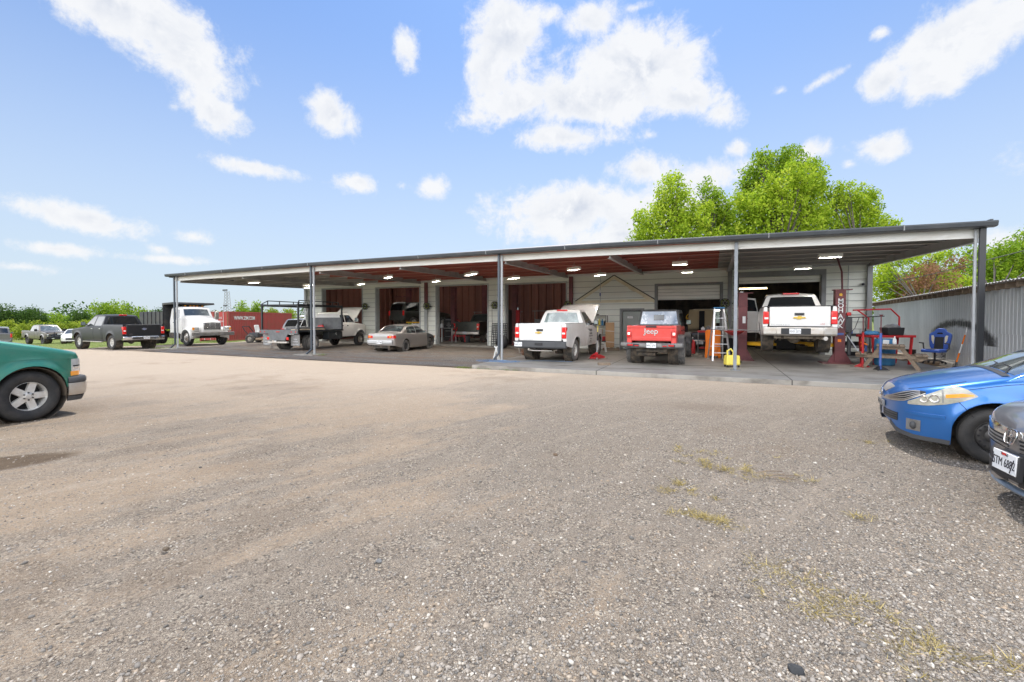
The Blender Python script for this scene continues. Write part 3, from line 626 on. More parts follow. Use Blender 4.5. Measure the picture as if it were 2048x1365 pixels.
# loose gravel: thousands of real stones, one stuff object
def stones(name, n, rmin, rmax, zmin, zmax, mat, kind='stuff', seed=1, big=False):
    g = np.random.default_rng(seed); u = g.random(n*3); Z = zmin*(zmax/zmin)**u if not big else zmin+(zmax-zmin)*u
    q = (g.random(n*3)*2-1)*1.25*Z
    blot = .5+.5*np.sin(q*1.3+2*np.sin(Z*.9))*np.sin(Z*1.1+1.7*np.sin(q*.8))
    pr = np.clip(.05+.62/(1+np.exp(-(q-.1*Z+.6)*1.3))*(.35+.65*blot)+.16*blot, 0, 1)
    k = g.random(n*3) < pr; q, Z = q[k][:n], Z[k][:n]; n = len(q)
    x = q*.9118-Z*.4107; y = q*.4107+Z*.9118
    ok = (y < 12.9); x, y = x[ok], y[ok]; n = len(x)
    bm = bmesh.new(); bmesh.ops.create_icosphere(bm, subdivisions=1, radius=1); bv = np.array([v.co[:] for v in bm.verts]); bf = np.array([[v.index for v in f.verts] for f in bm.faces]); bm.free()
    nv, nf = len(bv), len(bf)
    r = rmin*(rmax/rmin)**(g.random(n)**2.6)
    sc = g.uniform(.6, 1.25, (n, 1, 3)); sc[:, :, 2] *= .62
    P = bv[None]*(1+g.uniform(-.32, .32, (n, nv, 1)))*sc*r[:, None, None]
    a = g.random(n)*6.283; ca, sa = np.cos(a)[:, None], np.sin(a)[:, None]
    t = g.uniform(-.4, .4, n)[:, None]; P[:, :, 2] += P[:, :, 0]*t
    X = P[:, :, 0]*ca-P[:, :, 1]*sa+x[:, None]; Y = P[:, :, 0]*sa+P[:, :, 1]*ca+y[:, None]
    zz = .018*np.sin(x*.7+1.3*np.sin(y*.45))*np.sin(y*.8+.5*np.sin(x*.6))+.008*np.sin(2.3*x+1)*np.sin(1.9*y+2*np.sin(.7*x))
    Zz = P[:, :, 2]+(zz+r*.18)[:, None]
    co = np.stack([X, Y, Zz], -1).reshape(-1, 3).astype(np.float32); fc = (bf[None]+(np.arange(n)*nv)[:, None, None]).reshape(-1, 3).astype(np.int32)
    me = bpy.data.meshes.new(name); me.vertices.add(len(co)); me.vertices.foreach_set('co', co.ravel()); me.loops.add(len(fc)*3); me.loops.foreach_set('vertex_index', fc.ravel())
    me.polygons.add(len(fc)); me.polygons.foreach_set('loop_start', np.arange(0, len(fc)*3, 3, dtype=np.int32)); me.update(calc_edges=True)
    at = me.attributes.new('tone', 'FLOAT', 'FACE'); at.data.foreach_set('value', np.repeat(g.random(n).astype(np.float32), nf))
    me.materials.append(mat); o = bpy.data.objects.new(name, me); COL.objects.link(o); return tag(o, kind=kind)
def tone_mat(name, stops, rough=.85, sub=None):
    m, nt, N, K, p = mk(name); a = N.new('ShaderNodeAttribute'); a.attribute_name = 'tone'; r = N.new('ShaderNodeValToRGB'); K.new(a.outputs['Fac'], r.inputs[0]); e = r.color_ramp.elements
    e[0].position, e[0].color = stops[0][0], (*stops[0][1], 1); e[1].position, e[1].color = stops[-1][0], (*stops[-1][1], 1)
    for q, c in stops[1:-1]: k = e.new(q); k.color = (*c, 1)
    K.new(r.outputs[0], p.inputs['Base Color']); p.inputs['Roughness'].default_value = rough; p.inputs['Specular IOR Level'].default_value = .2
    if sub:
        t = N.new('ShaderNodeBsdfTranslucent'); K.new(r.outputs[0], t.inputs[0]); x = N.new('ShaderNodeMixShader'); x.inputs[0].default_value = sub
        K.new(p.outputs[0], x.inputs[1]); K.new(t.outputs[0], x.inputs[2]); K.new(x.outputs[0], N['Material Output'].inputs[0])
    return m
SM = tone_mat('loose_stone', [(0, (.10, .095, .088)), (.15, (.19, .175, .158)), (.5, (.30, .27, .238)), (.74, (.37, .325, .275)), (.84, (.33, .25, .175)), (.93, (.44, .40, .345)), (1, (.56, .52, .46))])
tag(stones('gravel', 90000, .0026, .0115, 1.5, 7.5, SM, seed=3), 'loose grey and tan gravel stones strewn over the lot', 'gravel')

tag(stones('pebbles', 3800, .006, .019, 1.5, 6.0, SM, seed=8), 'larger loose pebbles scattered among the fine gravel', 'gravel')

# ------------------------------------------------------------------ building
def siding_mat():
    m, nt, N, K, p = mk('siding'); tc = N.new('ShaderNodeTexCoord'); n = noise(tc.outputs['Object'], .9, 6, .65, nt)
    sp = N.new('ShaderNodeSeparateXYZ'); K.new(tc.outputs['Object'], sp.inputs[0])
    x = N.new('ShaderNodeMix'); x.data_type = 'RGBA'; K.new(n.outputs[0], x.inputs[0]); x.inputs[6].default_value = (.80, .82, .76, 1); x.inputs[7].default_value = (.70, .71, .64, 1)
    mp = N.new('ShaderNodeMapping'); mp.inputs['Scale'].default_value = (.3, 1, 8); K.new(tc.outputs['Object'], mp.inputs[0]); n2 = noise(mp.outputs[0], 2, 5, .6, nt)
    y = N.new('ShaderNodeMix'); y.data_type = 'RGBA'; r = N.new('ShaderNodeMapRange'); K.new(n2.outputs[0], r.inputs[0]); r.inputs[1].default_value = .55; r.inputs[2].default_value = .8; r.inputs[4].default_value = .5
    K.new(r.outputs[0], y.inputs[0]); K.new(x.outputs[2], y.inputs[6]); y.inputs[7].default_value = (.72, .67, .53, 1)
    K.new(y.outputs[2], p.inputs['Base Color']); p.inputs['Roughness'].default_value = .7; return m
M['siding'] = siding_mat()
M['trim'] = MT('grey_trim', (.235, .24, .245), .55, var=((.19, .19, .19), 3, .4, .7))
M['frame'] = MT('light_frame', (.40, .42, .42), .55, var=((.33, .34, .33), 3, .4, .7))
M['postgrey'] = MT('grey_post_paint', (.42, .44, .46), .5, .1, var=((.33, .34, .34), 4, .45, .75))
M['spout'] = MT('dark_spout', (.055, .068, .085), .42, .1, var=((.09, .09, .09), 5, .5, .8))
M['fascia'] = MT('dark_fascia', (.042, .047, .054), .42, .1, var=((.065, .07, .075), 2, .45, .75))
M['whitebeam'] = MT('whitewashed_beam', (.70, .70, .67), .6, var=((.50, .45, .38), 2.2, .5, .78), vscale=(.4, 1, 3))
M['rafter'] = MT('grey_rafter', (.36, .36, .355), .6, var=((.28, .26, .24), 2, .45, .75))
M['deckred'] = MT('red_primer_deck', (.50, .17, .125), .6, var=((.38, .13, .10), 1.5, .4, .7), vscale=(.3, 2, 1))
M['deckgrey'] = MT('grey_deck', (.36, .345, .325), .6, var=((.27, .255, .24), 1.5, .4, .7), vscale=(.3, 2, 1))
M['decklight'] = MT('pale_deck', (.50, .47, .42), .6, var=((.40, .36, .31), 1.5, .4, .7), vscale=(.3, 2, 1))
M['roofmetal'] = MT('roof_metal', (.52, .54, .56), .4, .3)
M['maroon'] = MT('maroon_steel', (.17, .045, .05), .5, .1, var=((.10, .03, .035), 4, .4, .7))
M['rolldoor'] = MT('roll_door', (.82, .81, .75), .5, var=((.70, .68, .60), 3, .45, .75), vscale=(.5, 1, 3))
M['redsteel'] = MT('red_painted_steel', (.50, .025, .03), .42, .05, var=((.30, .03, .03), 7, .5, .75))
M['bluesteel'] = MT('blue_painted_steel', (.06, .12, .38), .45, .05, var=((.12, .14, .22), 7, .5, .75))
M['yellow'] = MT('yellow_paint', (.80, .44, .02), .45, var=((.50, .30, .05), 5, .5, .75))
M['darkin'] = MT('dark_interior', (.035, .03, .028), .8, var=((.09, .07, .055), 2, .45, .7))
M['tube'] = MT('lit_tube', (.9, .9, .85), .4, emit=((1, .97, .9), 9))
M['tubewarm'] = MT('warm_lit_tube', (.9, .8, .5), .4, emit=((1, .78, .42), 9))
TOPZ = lin([(-28, 4.165), (-16.7, 4.235), (-3.5, 4.185), (6.4, 4.06)])
OPEN = [(-25.07, -21.47, .1, 3.74), (-20.27, -16.8, .1, 3.68), (-15.53, -12.0, .1, 3.67), (-10.81, -7.23, .1, 3.63), (-4.24, -3.24, .1, 2.09), (-2.53, .33, .1, 3.30), (1.08, 4.29, .1, 3.58)]
bl = thing('garage_building', 'long grey-green garage building with seven open work bays under one canopy', 'building', (0, 0, 0))
mb = MB(); zs = sorted(set([round(.05+.30*k, 3) for k in range(14)]+[o[3] for o in OPEN]+[4.12])); zs = [z for z in zs if z <= 4.12]
joints = [-26.62]+[-23.3, -18.5, -13.8, -9.0, -5.6, -.9, 3.0, 4.9]+[6.0]
for z0, z1 in zip(zs, zs[1:]):
    if z1-z0 < .004: continue
    base = .05+.30*math.floor((z0-.05+1e-6)/.30); cuts = [(-26.62, 6.0)]
    for a, b, lo, hi in OPEN:
        if z0 < hi-.001 and z1 > lo:
            nc = []
            for p_, q_ in cuts:
                if b <= p_ or a >= q_: nc.append((p_, q_)); continue
                if a > p_: nc.append((p_, a))
                if b < q_: nc.append((b, q_))
            cuts = nc
    for a, b in cuts:
        y = lambda z: 23.15+.022*((z-base)/.30)
        xs = [a]+[j for j in joints if a+.05 < j < b-.05]+[b]
        for xa, xb in zip(xs, xs[1:]):
            mb.add([(xa+.004, y(z0), z0), (xb-.004, y(z0), z0), (xb-.004, y(z1), z1), (xa+.004, y(z1), z1), (xa+.004, 23.2, z0), (xb-.004, 23.2, z0)], [(0, 1, 2, 3), (0, 4, 5, 1)])
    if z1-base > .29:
        for a, b in cuts: mb.mat(1); mb.bb(a+.01, b-.01, 23.135, 23.15, z1-.016, z1); mb.mat(0)  # dark strip along each lap, a shadow line put in as colour
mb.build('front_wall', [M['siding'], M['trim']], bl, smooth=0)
mb = MB(); mb.bb(-26.6, -5.5, 23.2, 23.3, 4.13, 5.58); mb.bb(-26.6, -26.5, 23.3, 32.4, 0, 5.58); mb.bb(5.9, 6.0, 23.2, 32.4, 0, 4.3)
for a, b, *_ in [(-26.6, -25.07), (-21.47, -20.27), (-16.8, -15.53), (-12.0, -10.81), (-7.23, -4.24), (-3.24, -2.53), (.33, 1.08), (4.29, 6.0)]: mb.bb(a+.001, b-.001, 23.21, 23.34, .1, 4.12)
for a, b, lo, hi in OPEN: mb.bb(a, b, 23.21, 23.34, hi, 4.12)
mb.build('side_wall', M['siding'], bl)
# back wall: ribbed rust-brown sheets behind the left bays, dark behind the right ones
def rib(y, x0, x1, z0, z1, d=.10, pitch=.62):
    vs = []; x = x0; rows = [[], []]
    while x < x1:
        for a, b in ((0, 0), (.30, 0), (.36, d), (.56, d), (.62, 0)):
            xx = min(x1, x+a*pitch/.62); rows[0].append((xx, y-b, z0)); rows[1].append((xx, y-b, z1))
        x += pitch
    return rows
m, nt_, N_, K_, p_ = mk('rust_brown_sheet'); tc_ = N_.new('ShaderNodeTexCoord'); sp_ = N_.new('ShaderNodeSeparateXYZ'); K_.new(tc_.outputs['Object'], sp_.inputs[0])
w_ = N_.new('ShaderNodeTexWhiteNoise'); w_.noise_dimensions = '1D'; K_.new(mth('FLOOR', mth('MULTIPLY', sp_.outputs[0], 1/.62, nt=nt_), nt=nt_), w_.inputs['W'])
n_ = noise(tc_.outputs['Object'], 2.5, 6, .7, nt_); x_ = N_.new('ShaderNodeMix'); x_.data_type = 'RGBA'; K_.new(mth('ADD', mth('MULTIPLY', w_.outputs[0], .6, nt=nt_), mth('MULTIPLY', n_.outputs[0], .5, nt=nt_), True, nt_), x_.inputs[0])
x_.inputs[6].default_value = (.12, .038, .032, 1); x_.inputs[7].default_value = (.26, .10, .068, 1); K_.new(x_.outputs[2], p_.inputs['Base Color']); p_.inputs['Roughness'].default_value = .6; M['rustsheet'] = m
mb = MB(); mb.grid(rib(32.3, -26.5, -6.9, .1, 5.4)); mb.build('back_wall', M['rustsheet'], bl, smooth=0)
r0_ = rib(0, 23.5, 32.3, .1, 5.4); mb = MB(); mb.grid([[(-26.42+(0-p[1]), p[0], p[2]) for p in r0_[0]], [(-26.42+(0-p[1]), p[0], p[2]) for p in r0_[1]]]); mb.bb(-26.45, -25.1, 23.36, 23.4, .1, 5.4); mb.build('side_lining', M['rustsheet'], bl, smooth=0)
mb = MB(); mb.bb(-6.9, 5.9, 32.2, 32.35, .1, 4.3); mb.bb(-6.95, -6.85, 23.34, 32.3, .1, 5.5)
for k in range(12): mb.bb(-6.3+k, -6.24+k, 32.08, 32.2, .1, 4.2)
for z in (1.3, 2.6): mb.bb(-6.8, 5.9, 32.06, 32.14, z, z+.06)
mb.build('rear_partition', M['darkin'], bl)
mb = MB(); mb.bb(-26.75, -5.4, 23.08, 26.3, 5.58, 5.66); mb.bb(-26.75, -5.4, 27.1, 29.6, 5.58, 5.66); mb.bb(-26.75, -5.4, 30.4, 32.6, 5.58, 5.66); mb.bb(-5.4, 6.1, 23.12, 32.6, 4.3, 4.38)
mb.build('roof', M['roofmetal'], bl)
m, nt_, N_, K_, p_ = mk('added_skylight_sheet'); t_ = N_.new('ShaderNodeBsdfTranslucent'); t_.inputs[0].default_value = (.8, .78, .72, 1); K_.new(t_.outputs[0], N_['Material Output'].inputs[0])
mb = MB(); mb.bb(-26.7, -5.45, 26.3, 27.1, 5.60, 5.606); mb.bb(-26.7, -5.45, 29.6, 30.4, 5.60, 5.606); mb.build('added_skylight', m, bl)  # translucent roof strips added to bring light into the left bays
# frames round the bays, jambs, sectional doors
for i, (a, b, lo, hi) in enumerate(OPEN):
    w = .17 if i == 6 else (.11 if i > 3 else .07); mt = M['trim'] if i > 3 else M['frame']
    hh = .24 if i == 6 else w
    mb = MB(); mb.bb(a-w, a, 23.115, 23.20, lo, hi+hh); mb.bb(b, b+w, 23.115, 23.20, lo, hi+hh); mb.bb(a, b, 23.115, 23.20, hi, hi+hh)
    mb.bb(a-.001, a+.02, 23.2, 23.45, lo, hi) if i != 4 else None; mb.bb(b-.02, b+.001, 23.2, 23.45, lo, hi) if i != 4 else None
    mb.build('bay_frame' if i != 4 else 'door_frame', mt, bl, bevel=.004)
def sect_door(a, b, z0, z1):
    mb = MB(); z = z1
    while z > z0+.02:
        zl = max(z0, z-.16); mb.box(((a+b)/2, 23.27, (z+zl)/2), (b-a, .05, z-zl-.012)); z -= .16
    mb.build('overhead_door', M['rolldoor'], bl, bevel=.006)
sect_door(-2.5, .3, 2.60, 3.29); sect_door(1.1, 4.27, 3.28, 3.57)
mb = MB(); mb.bb(-4.2, -3.28, 23.16, 23.2, .12, 2.05); mb.mat(1); mb.cyl((-3.36, 23.16, 1.05), (-3.36, 23.1, 1.05), .03); mb.mat(0)
d_ = mb.build('door', [MT('grey_green_door', (.30, .33, .315), .5, var=((.25, .27, .26), 2, .4, .7)), M['chrome']], bl, bevel=.004)
mb = MB(); mb.bb(-3.96, -3.70, 23.148, 23.158, 1.70, 1.80); q_ = mb.build('door_sign', M['plate'], d_); text('sign_text', 'OFFICE', M['ink'], q_, (-3.83, 23.146, 1.75), (90, 0, 0), .06, .001)
mb = MB(); mb.bb(-.3, -.2, 0, 0, 0, 0)
# corner and intermediate columns on the wall
for x, t in ((-26.6, 'frame'), (-16.25, 'maroon'), (-6.93, 'maroon'), (.72, 'trim'), (5.95, 'trim')):
    mb = MB()
    if t == 'maroon': mb.bb(x-.10, x+.10, 23.0, 23.11, 2.35, 4.0); mb.mat(1); mb.bb(x-.10, x+.10, 23.0, 23.11, .1, 2.35)
    else: mb.bb(x-.09, x+.09, 22.98, 23.11, .1, 4.0)
    mb.build('wall_column', [M[t], M['frame']], bl, bevel=.006)
# old gable outline left on the siding
M['tan'] = MT('tan_caulk_scar', (.74, .67, .50), .8, var=((.62, .56, .40), 3, .4, .7))
mb = MB(); A_, B_, C_ = (-6.72, 2.52), (-4.66, 3.82), (-2.62, 2.54)
for (x0, z0), (x1, z1) in ((A_, B_), (B_, C_)):
    mb.beam((x0, 23.14, z0), (x1, 23.14, z1), .02, .17)
mb.beam((-6.6, 23.142, 2.56), (-2.64, 23.142, 2.60), .02, .14)
for x in (-3.75, -3.05): mb.box((x, 23.137, 3.78-(x+4.66)*.627-.03), (.34, .02, .13), (0, 32, 0))
mb.build('gable_scar', M['tan'], bl)
mb = MB()
for (x0, z0), (x1, z1) in ((A_, B_), (B_, C_)): mb.beam((x0+.02, 23.125, z0+.10), (x1, 23.125, z1+.10), .035, .05)
mb.build('gable_strip', M['dkgrey'], bl)
# pipes and conduit on the right part
mb = MB(); mb.tube([(5.23, 23.08, 4.0), (5.23, 23.08, 1.95)], .018, 8); mb.build('conduit', M['frame'], bl)
mb = MB(); mb.tube([(-5.35, 23.1, 4.05), (-5.35, 23.1, 2.55)], .015, 6); mb.mat(1); mb.cyl((-5.35, 23.06, 3.02), (-5.35, 23.06, 3.16), .035); mb.mat(2); mb.cyl((-5.35, 23.06, 2.86), (-5.35, 23.06, 3.02), .035)
mb.build('air_drop_pipe', [M['frame'], M['plate'], M['bluesteel']], bl)

# ------------------------------------------------------------------ canopy
cn = thing('canopy', 'long metal canopy with dark fascia over the bays', 'canopy', (0, 0, 0))
XS = [-27.9, -22, -16.7, -12, -7.1, -3.2, .65, 6.3]
mb = MB()
for a, b in zip(XS, XS[1:]):
    pr = lambda x: [(x, 14.80, TOPZ(x)-.145), (x, 14.74, TOPZ(x)-.125), (x, 14.72, TOPZ(x)-.03), (x, 14.74, TOPZ(x)), (x, 14.95, TOPZ(x)+.005), (x, 14.95, TOPZ(x)-.145)]
    mb.add(pr(a)+pr(b), [(k, (k+1) % 6, 6+(k+1) % 6, 6+k) for k in range(6)])
mb.add(pr(-27.9), [tuple(range(6))]); mb.add(pr(6.3), [tuple(range(6))])
mb.bb(-27.9, -27.83, 14.95, 23.1, 3.99, 4.17); mb.bb(6.24, 6.3, 14.95, 23.1, 3.95, 4.13)
mb.build('fascia', M['fascia'], cn, smooth=30, bevel=.006)
x_ = -26.0
while x_ < 6: mb = MB(); mb.bb(x_-.012, x_+.012, 14.712, 14.76, TOPZ(x_)-.14, TOPZ(x_)+.004); mb.build('fascia_joint', M['trim'], cn); x_ += 3.05
mb = MB()
for a, b in zip(XS, XS[1:]): mb.beam((a if a > -27.9 else -27.7, 15.13, TOPZ(a)-.255), (b if b < 6.3 else 6.15, 15.13, TOPZ(b)-.255), .07, .22)
mb.build('front_beam', M['whitebeam'], cn)
# deck with purlins
M['purlinred'] = MT('shaded_primer', (.34, .11, .085), .6); M['purlingrey'] = MT('shaded_grey_purlin', (.30, .29, .275), .6); M['flangered'] = MT('lit_primer_flange', (.42, .17, .13), .6)  # deck paint again: bounce light painted in as darker webs, lighter flanges
def deck(a, b, mat, pm, fm, y0=14.96, y1=23.12):
    mb = MB(); n = max(2, int((b-a)/1.5)); z = lambda x, y: (TOPZ(x)-.045)+(4.17-(TOPZ(x)-.045))*(y-15)/8.1
    mb.grid([[(a+(b-a)*i/n, y, z(a+(b-a)*i/n, y)) for y in (y0, (y0+y1)/2, y1)] for i in range(n+1)])
    o_ = mb.build('deck_panel', mat, cn, smooth=0)
    for k in range(6):
        y = 16.0+k*1.32; mb = MB(); mb.beam((a, y, z(a, y)-.085), (b, y, z(b, y)-.085), .03, .15); mb.mat(1); mb.beam((a, y-.05, z(a, y)-.165), (b, y-.05, z(b, y)-.165), .12, .012); mb.build('purlin', [pm, fm], cn)
    return o_
deck(-27.8, -19.6, M['decklight'], M['deckgrey'], M['decklight']); deck(-19.6, .2, M['deckred'], M['purlinred'], M['flangered']); deck(.2, 6.24, M['deckgrey'], M['purlingrey'], M['decklight'])
mb = MB()
for (x0, x1, y) in ((-19.6, -16.9, 16.2), (-19.6, -17.6, 17.3), (-19.6, -16.2, 18.4), (-19.6, -15.5, 19.4), (-19.6, -15.0, 21.2), (-1.3, .2, 17.2), (-.9, .2, 18.2), (-1.5, .2, 19.2), (-1.1, .2, 20.2), (-5.2, -3.4, 20.4), (-5.6, -2.9, 21.4)):
    zc = lambda x, y: (TOPZ(x)-.045)+(4.17-(TOPZ(x)-.045))*(y-15)/8.1
    mb = MB(); mb.bb(x0, x1, y, y+.85, zc(x0, y)-.022, zc(x0, y)-.012); mb.build('repaint_patch', M['decklight'], cn)
for x in (-27.25, -22, -16.6, -12, -7.1, -3.2, .65, 6.1):
    mb = MB(); x2 = {-27.25: -26.66, 6.1: 5.96}.get(x, x); z0 = TOPZ(x)-.34; z1 = 4.0
    mb.beam((x, 15.18, z0), (x2, 23.0, z1-.02), .04, .24)
    mb.beam((x, 15.18, z0-.12), (x2, 23.0, z1-.14), .14, .015)
    mb.build('rafter', M['rafter'], cn)
mb = MB()
for x0, x1, mt in ((-26.6, .6, 0), (.6, 5.9, 1)): mb.mat(mt); mb.bb(x0, x1, 22.96, 23.1, 3.93, 4.11)
mb.build('wall_beam', [M['whitebeam'], M['rafter']], cn)
# posts
for i, x in enumerate((-27.35, -16.85, -7.22, .63, 6.10)):
    zb = .11 if i > 1 else 0.0; zt = TOPZ(x)-.15
    mb = MB()
    if i == 4: mb.bb(x-.12, x-.07, 15.0, 15.06, zb, zt)
    elif i == 3: mb.bb(x-.047, x+.047, 14.99, 15.07, zb+.02, zt)
    else: mb.bb(x-.0, x+.07, 14.99, 15.06, zb, zt)
    mb.bb(x-.13, x+.16, 14.92, 15.16, zb, zb+.015)
    mb.build('post', M['postgrey'] if i != 3 else MT('dim_post', (.23, .25, .28), .5, var=((.17, .18, .19), 4, .4, .7)), cn, bevel=.006)
    if i == 3: continue
    mb = MB(); w = .125 if i == 4 else .08; xc = x+.0 if i == 4 else x-.045
    mb.bb(xc-w/2, xc+w/2, 14.90, 14.975, zb+(.28 if i < 4 else 0), zt+.02)
    if i < 4: mb.add([(xc-w/2, 14.90, zb+.28), (xc+w/2, 14.90, zb+.28), (xc+w/2, 14.975, zb+.28), (xc-w/2, 14.975, zb+.28), (xc-w/2-.12, 14.70, zb+.05), (xc+w/2-.12, 14.70, zb+.05), (xc+w/2-.12, 14.80, zb+.04), (xc-w/2-.12, 14.80, zb+.04)], [(0, 1, 5, 4), (1, 2, 6, 5), (2, 3, 7, 6), (3, 0, 4, 7)])
    mb.build('downspout', M['spout'] if i != 4 else MT('black_spout', (.02, .021, .024), .4), cn, bevel=.01)
for x in (-16.75, -27.25):
    mb = MB(); mb.bb(x-.9, x+.3, 14.55, 15.35, -.02, .035); tag(mb.build('footing_pad', GM['slab'], None, bevel=.01), kind='structure')
# hanging lights
M['lightbox'] = MT('light_housing', (.78, .77, .72), .4)
M['ledfill'] = MT('led_fill_emitter', (.8, .78, .7), .4, emit=((1, .94, .84), 130))  # strong emission added as fill light for the shade under the canopy
lt = None
for i, (x, y, rz, L, z) in enumerate([(3.45, 17.4, 0, .62, 3.74), (3.2, 20.6, 5, .55, 3.72), (-1.12, 17.6, 0, .5, 3.76), (-1.0, 20.6, 0, .45, 3.75), (-5.25, 17.9, -35, .62, 3.78), (-4.75, 20.4, -35, .6, 3.76), (-10.3, 18.2, -38, 1.15, 3.82), (-9.2, 20.6, -38, .9, 3.80), (-15.0, 18.0, -38, 1.2, 3.84), (-13.8, 20.5, -38, .95, 3.80), (-24.5, 17.6, -15, 1.2, 3.86), (-22.6, 19.8, -15, 1.0, 3.82), (-19.2, 20.6, -30, 1.0, 3.82), (-24.4, 21.3, -15, .9, 3.80)]):
    t = thing('canopy_light', ['wide flat shop light nearest the right canopy post', 'flat shop light over the bay with the lifted truck', 'square shop light above the red pickup, front one', 'small shop light above the red pickup, near the wall',
        'flat shop light above the tail of the white pickup', 'flat shop light near the wall over the gable scar', 'long shop light left of the middle canopy post', 'long shop light in front of the fourth bay opening', 'long shop light above the tan sedan', 'long shop light before the third bay opening',
        'long shop light in the leftmost canopy span, front one', 'long shop light in the leftmost canopy span, rear one', 'long shop light above the flatbed truck cab', 'shop light beside the leftmost wall corner'][i], 'light', (x, y, z), rz, 'shop lights hanging under the canopy')
    mb = MB(); mb.box((0, 0, 0), (L, .22, .045)); 
    for sy in (-1, 1): mb.box((0, sy*.115, -.045), (L+.02, .012, .10)); mb.box((sy*(L/2+.004), 0, -.045), (.012, .22, .10))  # deep skirts shaped to keep the glowing fill panels out of view
    mb.box((0, 0, -.045), (L, .010, .09))
    for q_ in range(int(L/.16)): mb.box((-L/2+.16*(q_+.5), 0, -.055), (.006, .22, .06))
    hs = mb.build('housing', M['lightbox'], t)
    for yy in (-.055, .055): mb = MB(); mb.box((0, yy, -.026), (L*.94, .075, .008)); mb.build('led_fill', M['ledfill'], hs)
    mb = MB(); mb.tube([(-.12, 0, .02), (0, 0, .16), (.12, 0, .02)], .005, 5); mb.tube([(0, 0, .16), (.03, .02, 4.05-z)], .004, 5); mb.build('chain', M['frame'], t)
# lit tubes inside the two right bays
for n, lb, x0, x1, y, z, mt in (('tube_light', 'lit white tube light over the old car in the half-open bay', -.95, 1.2, 26.5, 2.13, 'tube'), ('tube_light', 'warm lit tube light inside the bay behind the lifted truck', 1.35, 2.7, 28.0, 3.35, 'tubewarm')):
    t = thing(n, lb, 'light', ((x0+x1)/2, y, z)); L = x1-x0; mb = MB(); mb.cyl((-L/2, 0, 0), (L/2, 0, 0), .03, n=10); mb.build('tube', M[mt], t); mb = MB(); mb.bb(-L/2, L/2, -.05, .05, .03, .08); mb.build('housing', M['lightbox'], t)
# lean-to at the left end
lt = thing('lean_to', 'small grey lean-to shed with sloping roof behind the left wall corner', 'shed', (-27.9, 26.5, 0)); mb = MB()
mb.prism([(-1.3, 0), (1.25, 0), (1.25, 3.25), (-1.3, 2.0)], 0, 4, 'y'); mb.build('wall', MT('pale_shed_wall', (.5, .52, .52), .7, var=((.42, .43, .42), 3, .4, .7), bump=(3, .2, .02)), lt)
mb = MB(); mb.beam((-1.45, 1.95, 2.0), (1.3, 1.95, 3.34), 4.3, .05); mb.build('roof', M['roofmetal'], lt)
# ------------------------------------------------------------------ vehicles
P_navy = PAINT('black_blue_paint', (.006, .008, .012), .0, .45, amt=.06, coat=.12)
P_bronze = PAINT('bronze_grey_paint', (.045, .038, .032), .3, .36, amt=.5)
P_white = PAINT('white_paint', (.74, .74, .73), 0, .4, dust=(.45, .38, .29), lo=.35, hi=.75, amt=.45)
P_red = PAINT('red_paint', (.62, .022, .02), .05, .35, dust=(.45, .25, .2), amt=.25)
P_dgreen = PAINT('dark_green_paint', (.008, .022, .020), .3, .3, amt=.3)
P_silver = PAINT('silver_paint', (.52, .53, .54), .6, .35, dust=(.45, .42, .38), amt=.3)
P_beige = PAINT('tan_metallic_paint', (.35, .325, .31), .55, .38, dust=(.42, .38, .34), amt=.4)
P_grey = PAINT('grey_blue_paint', (.10, .105, .115), .5, .36, amt=.35)
P_green = PAINT('teal_green_paint', (.003, .22, .155), .4, .28, dust=(.25, .22, .17), lo=.5, hi=.85, amt=.28)
P_blue = PAINT('metallic_blue_paint', (.006, .125, .42), .5, .26, dust=(.10, .19, .36), lo=.2, hi=.6, amt=.25)
P_honda = PAINT('gunmetal_paint', (.21, .21, .225), .7, .28, dust=(.25, .24, .25), amt=.2)

# 1 dark crew-cab pickup at the left end of the canopy
r, B, G, bd, s = pickup('pickup_truck', 'black crew-cab pickup parked just left of the dump truck', 'pickup truck', (-31.5, 14.1, gz(-31.5)), 178.7, P_navy, dict(rim='s6', rimmat='alu', R=.40, bumper='chrome', arch=.50), 'pickup trucks around the garage')
text('tailgate_badge', 'Ford', M['silver'], r.children[-1], (0, 0, 0), (0, 0, 0), .001) if False else None
mb = MB(); mb.lathe([(.001, 0), (.115, 0), (.125, -.006)], 24, Matrix.Translation((-2.97, 0, 1.13)) @ Matrix.Rotation(R(-90), 4, 'Y') @ Matrix.Diagonal((.5, 1, 1, 1))); o = mb.build('oval_badge', M['silver'], r)
mb = MB(); mb.lathe([(.001, 0.002), (.10, .002), (.105, -.006)], 24, Matrix.Translation((-2.972, 0, 1.13)) @ Matrix.Rotation(R(-90), 4, 'Y') @ Matrix.Diagonal((.42, 1, 1, 1))); mb.build('badge_field', M['bluesteel'], o)
text('badge_text', 'Ford', M['plate'], o, (-2.978, 0, 1.13), (90, 0, -90), .09, .001)
text('side_badge', 'F-150', M['silver'], r, (-2.90, .45, .86), (90, 0, -90), .07, .003); text('tailgate_text', 'XLT', M['silver'], r, (-2.962, .62, .84), (90, 0, -90), .08, .003)
plate(r, (-3.085, -.05, .66), -90, 'KLR 2187'); rbox('running_board', M['chromed'], r, (.2, 1.0, .42), (2.1, .12, .04), bevel=.01)
mb = MB(); mb.box((-.74, 0, 1.905), (.05, .36, .06)); mb.build('brake_light', M['red_lens'], r, bevel=.01)

